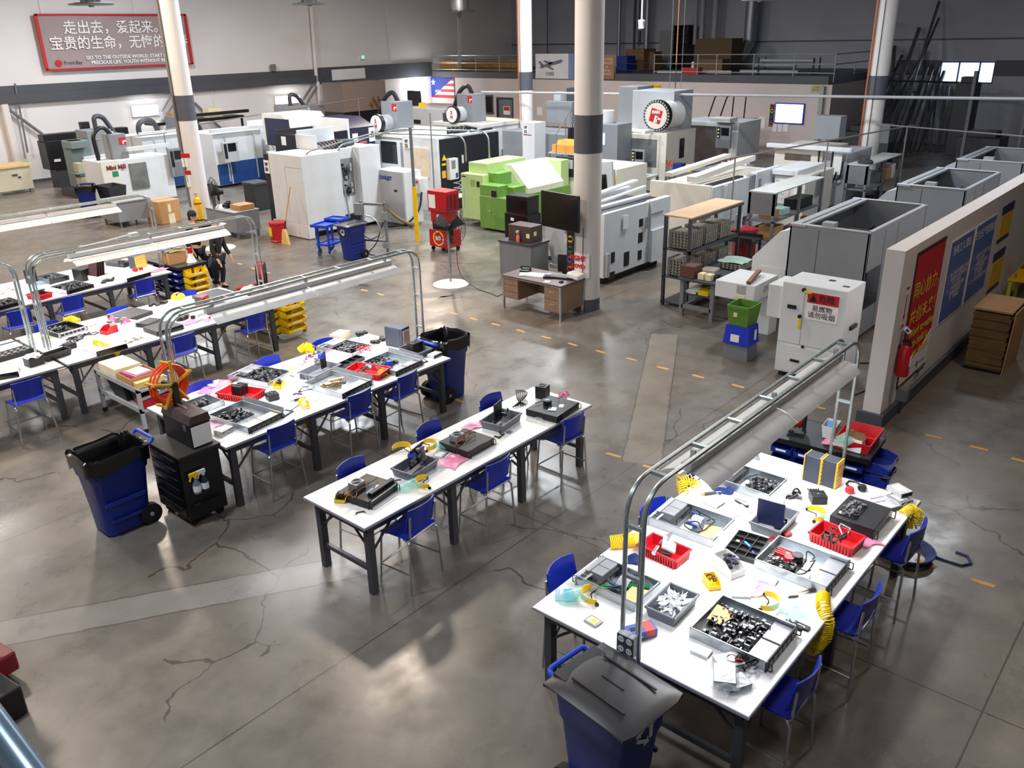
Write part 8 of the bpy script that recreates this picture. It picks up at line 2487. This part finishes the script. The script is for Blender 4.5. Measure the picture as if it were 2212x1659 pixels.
tag(MB().tube([(-.06,0,.012),(-.02,.012,.016),(.03,0,.014),(.06,-.01,.012)], .012,6).obj('black_plug', black_pl), 'black plug lying in front of the black power supply on the orange reel table', 'plug', loc=(6.066,9.193,0.879), rz=-.7)
t = thing('wire_stand', 'black wire frame beside the clear box on the orange reel table', 'frame', (6.213,9.215,0.879),-.2)
MB().tube([(-.1,0,.01),(-.02,.05,.05),(.08,.03,.04),(.12,-.03,.01),(.0,-.04,.03),(-.1,0,.01)], .007,6).obj('frame', black_pl, t)
wires(t, -.18,-.05,-.04,.04,.0,2, cable, .004,.03)
hdd('bagged white carton at the near corner of the orange reel table', *(4.775,8.924), TZ, .25, M('grey_beige', (176,174,164),.5),(.2,.14,.06), True, 'bagged_carton', 'box')
hdd('silver tray plate in front of the front yellow coil on the orange reel table', *(5.743,8.909), TZ, .35, steel_lt, (.26,.12,.008), False, 'metal_plate', 'plate')
hdd('dark glass plates in front of the near server on the orange reel table', *(5.569,8.797), TZ, .3, M('dark_glass_plate', (46,70,66),.2),(.24,.13,.012), False, 'glass_plate', 'plate')
hdd('blue edged booklet beside the dark glass plates on the orange reel table', *(5.519,9.051), TZ, -.3, M('blue_booklet', (50,70,150),.5),(.16,.09,.008), False, 'booklet', 'booklet')
film('pink_sheet', 'pink film with silver scraps behind the red bin on the orange reel table', (5.508,10.368),.5,.22,.45)
film('pink_sheet', 'pink film beside the red bin on the orange reel table', (5.41,10.065),.26,.18,.5)
film('pink_sheet', 'pink film with grey cords at the back edge yellow coil', (7.067,10.228),.4,.16,.3)
film('pink_sheet', 'pale pink film at the near corner of the orange reel table', (4.823,9.226),.22,.2,.1, M('faint_pink_film', (246,196,220),.4, alpha=.7))
film('teal_cloth', 'spotted pale teal cloth at the back edge of the orange reel table', (6.7,10.164),.42,.2,.35, M('spotted_teal_cloth', (150,196,192),.8, var=.25, scale=60), 'cloth', .03)
pile('scrap_parts', 'silver scraps on the pink film behind the red bin', 'parts', ((5.531,10.393)[0], (5.531,10.393)[1], TZ + .012), M('silver_bag', (206,202,214),.25,.2),10,(.1,.04),(.03,.07), rz=.4)
pile('cable_parts', 'grey cords and plugs under the back edge yellow coil', 'cable', (7.137,10.274,0.885), steel_dark, 14,(.2,.06),(.02,.06), rz=.35)
pile('grey_tools', 'grey tool parts between teal cloth and standing board', 'tools', (7.034,9.981,0.879), M('slate_tool', (76,82,98),.4),12,(.08,.06),(.03,.08), flat=.7)
t = thing('parts_organizer', 'long black compartment tray behind the brown cable bin', 'tray', (7.233,9.533,0.879),.15)
q = MB().tray(.52,.17,.06,.012)
for i in range(1,4):
 q.box(-.26 + .13 * i - .004,-.26 + .13 * i + .004,-.08,.08,.006,.055)
q.obj('tray_body', black_pl, t)
t = thing('cord_tangle', 'tangle of thin red cords in a clear bag at the far half of reel table', 'cord', (7.669,9.671,0.879),.2)
wires(t, -.12,.14,-.1,.1,.03,7, red_pl, .005,.12, 'red_cord')
MB().grid(lambda u, v: (.3 * (u - .5),.2 * (v - .5),.006 + .05 * sin(pi * u) * sin(pi * v)),10,10).obj('clear_bag', clear_film, t)
t = thing('heater_box', 'dark blue grey box heater with wide grille under the lamp post', 'heater', (8.255,9.586,0.879),.18)
MB().box(-.1,.1,-.17,.17,0,.32).obj('casing', M('slate_casing', (62,68,82),.45), t, bevel=.012)
MB().box(-.08,.082,-.178,-.17,.05,.28).obj('grille_recess', M('warm_grille', (214,190,172),.5), t, bevel=.02)
q = MB()
for i in range(9):
 q.box(-.075,.077,-.182,-.178,.065 + .024 * i, .07 + .024 * i)
q.obj('grille_bar', M('grille_bar_grey', (170,150,136),.4), t)
MB().box(-.104,-.1,-.13,.13,.02,.3).obj('side_face', M('slate_casing', (62,68,82),.45), t)
pile('bracket_heap', 'heap of black brackets at the far back corner of the orange reel table', 'bracket', (8.239,10.449,0.879), black_pl, 16,(.12,.06),(.03,.1), rz=.2, flat=.5)
pile('bracket_heap', 'heap of black brackets in front of the box heater', 'bracket', (8.208,9.97,0.879), black_pl, 16,(.12,.06),(.03,.09), rz=.2, flat=.5)
hdd('silver boxed drives at the far front corner of the orange reel table', *(8.264,8.778), TZ, .1, M('silver_carton', (188,190,192),.4),(.2,.13,.05), False, 'boxed_drive')
hdd('dark framed plate beside the boxed drives on the orange reel table', *(7.984,8.747), TZ, -.2, steel_dark, (.14,.1,.012), False, 'framed_plate', 'plate')
tag(MB().cb((0,0,.05),(.3,.2,.1), rz=.1).obj('white_carton', cream, bevel=.004), 'pale carton behind the far back server on the orange reel table', 'box', loc=(7.909,10.583,0.879), rz=.2)
coil('yellow coil bundle at the back edge of the orange reel table', [(7.117,10.57,0.9),(7.185,10.507,0.97),(7.218,10.416,0.95),(7.154,10.386,0.9)], .06,20)
coil('yellow coil hanging over the front edge, nearer the black tool chest', [(5.929,8.909,0.9),(5.882,8.771,0.92),(5.876,8.732,0.82),(5.859,8.751,0.7),(5.827,8.801,0.63)], .055,24)
coil('yellow coil hanging over the front edge, nearer the bagged cart', [(7.261,8.857,0.93),(7.236,8.745,0.88),(7.269,8.749,0.74),(7.199,8.763,0.63),(7.128,8.804,0.6)], .055,24)
driver('pneumatic screwdriver at the front yellow coil on the orange reel table', (5.93,9.036),2.9)
film('clear_bag', 'clear bag of small parts at the front edge of the orange reel table', (6.115,8.899),.22,.14,.3, M('clear_parts_bag', (214,206,204),.3, alpha=.6), 'bag', .02)
driver('grey tool lying at the back corner server on the orange reel table', (5.831,10.342),.5)
# ---- third row table
server('closed black server in front of the aisle lamp post on the third row table', (6.352,13.312,0.468,0.45,0.028), False, 'closed', server_blk, black_gloss, .08)
server('closed black server with open dark top at the far end of the third row table', (7.843,13.235,0.535,0.554,0.116), False, 'closed', server_blk, black_gloss, .08,('topboard',))
server('closed dark server behind the red topped boxes on the third row table', (6.384,14.525,0.514,0.557,0.239), True, 'closed', server_blk, alu, .07)
server('closed dark server beside the aisle lamp post, in the second row from the edge', (6.358,13.8,0.339,0.254,0.374), False, 'closed', server_blk, black_gloss, .07)
server('open dark server with silver front at the back edge of the third row table', (5.273,14.642,0.487,0.6,0.139), False, h=.08, front=alu, feat=('board',), case=server_blk)
server('white lidded server under the yellow coil on the third row table', (5.298,13.222,0.476,0.591,-0.004), False, 'closed', M('pale_lid', (216,218,220),.4), black_gloss, .08)
server('closed pale server with black front at the frame edge of the third row table', (3.819,13.281,0.426,0.385,-0.378), False, 'closed', M('pale_lid', (216,218,220),.4), black_gloss, .08)
server('dark server at the far back corner of the third row table', (7.945,14.402,0.567,0.511,0.089), False, 'closed', M('slate_lid', (60,64,70),.45), black_gloss, .07)
t = thing('egg_tray', 'black tray of round sockets at the frame edge of the third row table', 'tray', (4.21,14.062,0.879),.1)
q = MB().box(-.3,.3,-.15,.15,0,.07)
q.obj('tray_body', black_pl, t)
q = MB()
for i in range(6):
 for j in range(3):
  q.cyl((-.24 + .095 * i, -.1 + .1 * j, .07),(-.24 + .095 * i, -.1 + .1 * j, .085),.03, n=10)
q.obj('socket_cup', chip_mix, t)
t = thing('black_trough', 'long black open trough on the third row table near the grey shelf cart', 'tray', (4.646,13.425,0.879),.15)
MB().tray(.42,.2,.1,.012,.02).obj('trough_body', black_pl, t)
t = thing('white_bin', 'white open bin with grey parts beside the black trough', 'bin', (4.297,13.359,0.879),.1)
MB().tray(.22,.18,.14,.01).obj('bin_body', black_pl, t)
MB().grid(lambda u, v: (.24 * (u - .5),.2 * (v - .5),.14 + .05 * sin(pi * u) * sin(pi * v) + .02 * sin(8 * u) * cos(9 * v)),8,8,.002).obj('silver_bag', M('silver_bag', (206,202,214),.25,.2), t)
psu('black cube power supply beside the yellow coil server on the third row table', *(4.971,13.687),.2)
t = thing('cable_bundle', 'tangle of black cables behind the cube power supply on the third row table', 'cable', (5.316,13.964,0.879),.2)
wires(t, -.25,.25,-.12,.1,.0,12, cable, .008,.08)
t = thing('open_carton', 'white carton of pink wrapped parts on the third row table', 'box', (5.956,14.059,0.879),.3)
MB().tray(.3,.5,.12,.006).obj('carton', paper, t)
for i in range(2):
 MB().grid(lambda u, v: (.16 * (u - .5) + .02,.12 * (v - .5) + .16 * (i - .5) * 2,.1 + .08 * sin(pi * u) * sin(pi * v) + .02 * sin(9 * u + 5 * v)),8,8,.003).obj('pink_wrap', M('pink_wrap', (214,90,130),.4), t)
put(t, chip_mix, 10,.1,.1,.12,(.04,.09), 'grey_part')
t = thing('red_bin', 'small red bin in front of the pink wrapped parts on the third row table', 'bin', (5.735,13.951,0.879),.25)
hopper(t, .24,.18,.12, red_pl)
t = thing('open_carton', 'white carton with red bins at the far half of the third row table', 'box', (7.416,13.853,0.879),.3)
MB().tray(.34,.4,.12,.006).obj('carton', paper, t)
MB().cb((.03,.02,.19),(.2,.14,.1), rz=.1).obj('red_case', red_pl, t)
MB().cb((-.1,-.05,.16),(.06,.2,.2)).obj('dark_board', M('maroon_board', (70,40,44),.5), t)
put(t, black_pl, 8,.1,.12,.1,(.05,.1), 'black_part')
tag(MB().cb((0,0,.06),(.22,.14,.12)).obj('black_box', black_met, bevel=.004), 'black box beside the white carton with red bins', 'box', loc=(7.596,13.612,0.879), rz=.2)
pile('cooler_parts', 'round black cooler and wires on a pink film, third row table', 'parts', (6.877,13.574,0.882), black_pl, 14,(.12,.1),(.04,.1), flat=.7)
film('pink_sheet', 'pink film under the cooler parts on the third row table', (6.835,13.347),.32,.22,.2, M('strong_pink_film', (230,120,160),.4, alpha=.85))
film('pink_sheet', 'pink film under the oval metal rings on the third row table', (7.151,13.225),.3,.14,.3, M('strong_pink_film', (230,120,160),.4, alpha=.85))
t = thing('metal_rings', 'oval dark rings on the pink film of the third row table', 'parts', (7.299,13.261,0.884),.2)
q = MB()
for i in range(5):
 q.tube([(-.1 + .05 * i + .035 * cos(a * pi / 8),.045 * sin(a * pi / 8),.012 + .01 * (i % 2)) for a in range(16)], .008,6, closed=True)
q.obj('ring', black_pl, t)
pile('bagged_hardware', 'bag of bright hardware in front of the pink parts carton', 'parts', (5.817,13.267,0.879), M('bright_hardware', (176,172,160),.4,.3, var=.4, scale=40),22,(.16,.08),(.03,.07), rz=.2)
pile('bagged_hardware', 'bright hardware at the back edge of the third row table', 'parts', (5.688,14.579,0.879), M('bright_hardware', (176,172,160),.4,.3, var=.4, scale=40),16,(.14,.06),(.03,.06), rz=.2)
pile('bracket_heap', 'black cables and brackets behind the front lamp post, third row table', 'bracket', (7.052,14.814,0.879), black_pl, 16,(.16,.08),(.03,.1), rz=.2)
pile('white_clips', 'few white clips beside the pink film, third row table', 'parts', (7.014,13.279,0.879), steel_lt, 5,(.06,.04),(.03,.05), rz=.2)
tag(MB().grid(lambda u, v: (.13 * cos(2 * pi * u) * sin(pi / 2 * v),.13 * sin(2 * pi * u) * sin(pi / 2 * v),.1 * cos(pi / 2 * v)),20,6,.004).obj('hard_hat', yel_pl), 'round yellow hard hat on the back edge of the third row table', 'hat', loc=(7.521,14.928,0.879))
coil('yellow coil draped over the front edge of the third row table', [(5.232,13.357,0.97),(5.24,13.168,0.97),(5.307,13.015,0.93),(5.398,12.972,0.82)], .05,22)
coil('yellow coil behind the silver front server of the third row table', [(5.494,15.051,0.92),(5.542,14.895,0.98),(5.597,14.771,0.94)], .055,14)
tag(MB().grid(lambda u, v: (.12 * (u - .5),.2 * (v - .5),.02 + .04 * sin(pi * u)),8,4,.003).obj('visor_sheet', M('pale_yellow_film', (236,236,160),.4, alpha=.7)), 'pale yellow visor lying beside the post of the frame edge arch', 'visor', loc=(4.926,14.517,0.879), rz=.2)
tag(MB().cb((0,0,.012),(.36,.02,.014), rz=.05).obj('metal_rod', steel_dark), 'dark metal rod at the back of the frame edge table', 'rod', loc=(4.438,14.748,0.879))
tag(MB().cb((0,0,.004),(.4,.26,.006)).obj('white_sheet', paper), 'white sheet beside the dark server at the back corner, third row table', 'paper', loc=(8.183,14.764,0.879), rz=.3)
# ---- farthest row
server('white lidded server with black front at the far end of the farthest table', (7.701,17.046,0.555,0.416,0.185), False, 'closed', M('pale_lid', (216,218,220),.4), black_gloss, .08)
server('open dark server with blue grey boards in the middle of the farthest table', (6.536,17.228,0.547,0.614,0.162), False, front=server_blk, h=.08, feat=('fullboard',))
server('dark server with open top at the back edge of the farthest table', (8.064,18.335,0.294,0.543,0.302), False, 'closed', M('slate_lid', (60,64,70),.45), black_gloss, .08)
server('dark open server stacked with grey lids at the back of the farthest table', (6.583,18.24,0.398,0.547,0.149), False, front=server_blk, h=.1, feat=('fullboard',))
server('blue grey server at the frame edge of the farthest row', (5.234,17.099,0.474,0.472,0.09), False, front=server_blk, h=.08, feat=('fullboard',))
t = thing('drawer_cabinet', 'yellow fronted drawer cabinet standing on the far end of the farthest table', 'drawer cabinet', (8.214,17.763,0.879),.3)
MB().box(-.14,.14,-.05,.14,0,.26).obj('body', M('slate_plastic', (52,58,72),.45), t)
MB().box(-.14,.14,-.07,-.05,0,.26).obj('yellow_front', M('amber_front', (244,172,28),.45), t)
for i in range(5):
 MB().box(-.12,.12,-.075,-.07,.015 + .048 * i, .05 + .048 * i).obj('small_drawer', M('clear_amber_drawer', (250,206,110),.3), t)
t = thing('open_carton', 'white carton with tall maroon boards on the farthest table', 'box', (7.232,17.532,0.879),.25)
MB().tray(.3,.3,.1,.006).obj('carton', paper, t)
for i in range(4):
 MB().cb((-.09 + .06 * i, .02,.24),(.012,.24,.38), ry=.2).obj('maroon_board', M('maroon_board', (70,40,44),.5), t)
MB().cb((-.02,.04,.44),(.2,.05,.02), rz=.2).obj('white_strip', paper, t)
tag(MB().box(-.16,.16,-.14,.14,0,.24).obj('black_box_unit', black_met, bevel=.006), 'black box unit with red side beside the maroon boards', 'box', loc=(7.05,17.781,0.879), rz=.25)
t = bin_('red_bin', 'red bin with dark parts behind the arch posts on the farthest table', (5.886,17.103,0.292,0.369,0.298),.09, red_pl, 6)
put(t, black_pl, 12,.1,.06,.1,(.05,.1), 'black_part')
tag(MB().cb((0,0,.14),(.14,.2,.28)).cb((.04,-.05,.3),(.1,.06,.1)).obj('black_machine', black_met, bevel=.004), 'black upright machine part behind the red bin, farthest table', 'machine', loc=(6.238,18.356,0.879), rz=.2)
pile('bracket_heap', 'heap of black brackets at the front of the farthest table', 'bracket', (7.327,17.224,0.879), black_pl, 18,(.22,.06),(.04,.1), rz=.2)
pile('white_parts', 'white and pink small parts at the frame edge of the farthest row', 'parts', (5.649,18.143,0.879), M('mixed_parts', (190,170,170),.5, var=.4, scale=30),20,(.25,.12),(.04,.1), rz=.2)
pile('white_parts', 'white bags along the back edge of the farthest table', 'parts', (7.184,18.274,0.879), M('pale_bags', (206,204,200),.5),14,(.5,.06),(.05,.12), rz=.1)
pile('dark_parts', 'dark parts beside the yellow fronted drawer cabinet, farthest table', 'parts', (8.098,18.191,0.879), black_pl, 12,(.12,.08),(.05,.12), flat=.9)
pile('red_parts', 'red knobs on the white lidded server of the farthest table', 'parts', ((7.902,17.216)[0], (7.902,17.216)[1], .963), red_pl, 5,(.08,.03),(.05,.08), flat=.9)
film('pink_sheet', 'pink film with parts at the far corner of the farthest table', (8.337,17.201),.4,.2,.3, M('strong_pink_film', (230,120,160),.4, alpha=.85))
tag(MB().cb((0,0,.01),(.34,.24,.014)).cb((.02,.03,.03),(.3,.2,.02), rz=.2).obj('silver_plate', M('blue_silver', (170,184,196),.3,.5)), 'silver plates in front of the stacked grey lids, farthest table', 'plate', loc=(6.373,18.173,0.879), rz=.3)
# ================================================================ the two people
def skin_mesh(name, nodes, edges, mat, parent, root=0, sub=2):
 me = bpy.data.meshes.new(name)
 me.from_pydata([n[:3] for n in nodes], edges, [])
 o = bpy.data.objects.new(name, me)
 COL.objects.link(o)
 o.parent = parent
 o.modifiers.new('skin', 'SKIN').use_smooth_shade = True
 for i, n in enumerate(nodes):
  v = me.skin_vertices[0].data[i]
  r = n[3]
  v.radius = r if isinstance(r, tuple) else (r, r)
  v.use_root = i == root
 s = o.modifiers.new('sub', 'SUBSURF')
 s.levels = s.render_levels = sub
 me.materials.append(mat)
 return o
def chain(N, E, start, pts):
 k = start
 for p in pts:
  N.append(p)
  E.append((k, len(N) - 1))
  k = len(N) - 1
 return k
def person(label, loc, rz, h, hip, chest, neck, head, arms, legs, lean, w=1.0):
 """+x is where the figure faces; joints are given in metres"""
 t = thing('person', label, 'person', loc, rz)
 N = [hip + ((.13 * w, .1),)]
 E = []
 c0 = chain(N, E, 0, [tuple((a + b) / 2 for a, b in zip(hip, chest)) + ((.115 * w, .1),), chest + ((.15 * w, .105),)])
 nk = chain(N, E, c0, [neck + (.05,), tuple(a + (b - a) * .35 for a, b in zip(neck, head)) + (.06,), head + (.088,),(head[0], head[1], head[2] + .075,.07)])
 hands = []
 for sh, el, wr, fd in arms:
  k = chain(N, E, c0, [sh + (.062,), el + (.045,), wr + (.03,)])
  f = Vector(fd).normalized()
  sd = f.cross(Vector((0,0,1)) if abs(f.z) < .8 else Vector((1,0,0))).normalized()
  P = Vector(wr) + f * .06
  p = chain(N, E, k, [tuple(P) + ((.036,.018),)])
  for i, L in enumerate((.07,.08,.075,.058)):
   b = P + sd * (.027 - .018 * i)
   dn = Vector((0,0,-.012))
   chain(N, E, p, [tuple(b + f * .035) + (.0095,), tuple(b + f * (.035 + L * .5) + dn) + (.009,), tuple(b + f * (.035 + L) + dn * 2.6) + (.007,)])
  chain(N, E, k, [tuple(P + sd * .035 - f * .02) + (.011,), tuple(P + sd * .055 + f * .015) + (.009,), tuple(P + sd * .058 + f * .045) + (.008,)])
  hands.append((Vector(wr), f))
 for hp, kn, an, toe in legs:
  chain(N, E, 0, [hp + (.085 * w,), kn + (.058,), an + (.04,), toe + (.032,)])
 skin_mesh('body', N, E, skin, t)
 hd = Vector(head)
 MB().cb(tuple(hd + Vector((.092,0,-.0))),(.03,.024,.04), ry=.3).obj('nose', skin, t, bevel=.008)
 q = MB()
 for s in (-1,1):
  q.cyl(hd + Vector((.078, s * .032,.026)), hd + Vector((.086, s * .032,.026)),.011, n=8)
 q.obj('eyes', black_ink, t)
 MB().cb(tuple(hd + Vector((.084,0,-.045))),(.012,.045,.01)).obj('mouth', M('lips', (160,90,84),.6), t)
 q = MB()
 for s in (-1,1):
  q.cb(tuple(hd + Vector((0, s * .088,.0))),(.035,.018,.055))
 q.obj('ears', skin, t, bevel=.008)
 return t, hd
# man: striding, far arm stretched out, pale glove held in the hand
hp = (0,0,.88)
legs = [((.03,.085,.84),(.2,.09,.48),(.26,.09,.09),(.40,.09,.045)),((-.03,-.085,.84),(-.06,-.09,.47),(-.27,-.09,.1),(-.14,-.1,.045))]
arms = [((.02,.19,1.40),(.3,.22,1.38),(.56,.2,1.42),(1,-.05,.06)),((-.02,-.19,1.38),(-.12,-.26,1.12),(.0,-.3,.93),(.5,0,-.8))]
mt_, hd = person('person in black clothes striding with one arm stretched out, pointing across the hall', (9.9,18.36,0), rad(-49),1.74, hp, (0,0,1.33),(.01,0,1.5),(.03,0,1.63), arms, legs, 0)
N, E = [hp + ((.148,.118),)], []
c = chain(N, E, 0, [(0,0,1.1,(.135,.115)),(0,0,1.34,(.172,.122)),(.0,0,1.46,.075)])
for sh, el, wr, fd in arms:
 chain(N, E, 2, [sh + (.075,), el + (.058,), tuple(Vector(wr) - Vector(fd).normalized() * .01) + (.044,)])
skin_mesh('black_jacket', N, E, cloth_blk, mt_)
N, E = [(0,0,.9,(.15,.118))], []
for a, b, c, d in legs:
 chain(N, E, 0, [a + (.1,), b + (.074,), c[:2] + (c[2] + .03,.06)])
skin_mesh('black_trousers', N, E, cloth_blk, mt_)
for a, b, c, d in legs:
 skin_mesh('shoe', [(c[0] - .05, c[1], .05,(.045,.045)),(c[0] + .05, c[1], .05,(.045,.05)),(d[0] + .02, d[1], .04,(.045,.035))], [(0,1),(1,2)], black_pl, mt_)
q = MB(MT(hd) @ Matrix.Scale(1.0,4))
q.lathe([(0,.155),(.05,.15),(.085,.12),(.102,.07),(.1,.02)], c=(-.006,0,0), n=18)
q.grid(lambda u, v: (-.1 * cos((u - .5) * 2.6) - .004,.1 * sin((u - .5) * 2.6),.08 - .15 * v),10,4,.012)
q.obj('dark_hair', hair_dark, mt_)
o = thing('pale_glove', 'pale glove held in the outstretched hand of the person in black', 'glove', (10.36,17.98,1.44), rad(-49))
MB().grid(lambda u, v: (.2 * (u - .5) + .03,.1 * (v - .5),-.02 + .03 * sin(pi * u) * sin(pi * v) + .01 * sin(14 * v) * u),10,10,.012).obj('fabric', paper, o)
# woman: long blond hair, dark jacket, checked shirt tied round the waist
hp = (-.02,0,.76)
legs = [((0,.085,.72),(.06,.085,.42),(.0,.08,.09),(.13,.08,.04)),((-.03,-.085,.72),(.0,-.08,.41),(-.08,-.08,.09),(.05,-.085,.04))]
arms = [((.08,.17,1.19),(.1,.23,.95),(.22,.2,.76),(.4,0,-.9)),((.06,-.17,1.19),(.04,-.24,.95),(.16,-.24,.76),(.4,0,-.9))]
wt_, hd = person('person with long blond hair, dark jacket and checked shirt tied round the waist', (10.02,17.72,0), rad(-60),1.52, hp, (.06,0,1.14),(.09,0,1.29),(.12,0,1.41), arms, legs, 0,.95)
N, E = [(-.02,0,.78,(.16,.128))], []
chain(N, E, 0, [(.02,0,.96,(.145,.118)),(.06,0,1.15,(.165,.12)),(.085,0,1.25,.08)])
for sh, el, wr, fd in arms:
 chain(N, E, 2, [sh + (.072,), el + (.056,), wr + (.042,)])
skin_mesh('dark_jacket', N, E, cloth_dk, wt_)
N, E = [(-.02,0,.76,(.155,.125))], []
for a, b, c, d in legs:
 chain(N, E, 0, [a + (.098,), b + (.068,), c[:2] + (c[2] + .02,.05)])
skin_mesh('dark_jeans', N, E, cloth_jean, wt_)
for a, b, c, d in legs:
 skin_mesh('shoe', [(c[0] - .04, c[1], .045,(.04,.04)),(c[0] + .04, c[1], .045,(.04,.045)),(d[0] + .01, d[1], .036,(.04,.03))], [(0,1),(1,2)], black_pl, wt_)
MB().grid(lambda u, v: (-.02 - (.16 + .05 * v) * cos((u - .5) * 4.4),(.175 + .04 * v) * sin((u - .5) * 4.4),.82 - (.18 + .1 * abs(sin(5 * u))) * v),22,5,.012).obj('checked_shirt', cloth_plaid, wt_)
q = MB(MT(hd))
q.lathe([(0,.155),(.05,.15),(.088,.12),(.106,.06),(.106,.0)], c=(-.008,0,0), n=18)
q.grid(lambda u, v: (-(.11 + .05 * v) * cos((u - .5) * 2.9) - .004 - .05 * v, (.112 + .025 * v) * sin((u - .5) * 2.9),.09 - .43 * v + .03 * sin(11 * u) * v),20,8,.02)
q.obj('blond_hair', hair_blond, wt_)
o = thing('dark_bag', 'dark shoulder bag at the hip of the person with blond hair', 'bag', (9.87,17.52,.62), rad(-60))
MB().cb((0,0,0),(.22,.1,.2)).obj('pouch', cloth_blk, o, bevel=.04)
MB().tube([(-.08,0,.1),(-.05,.02,.4),(.02,.06,.58),(.09,.0,.3),(.08,0,.1)], .01,6).obj('strap', black_pl, o)
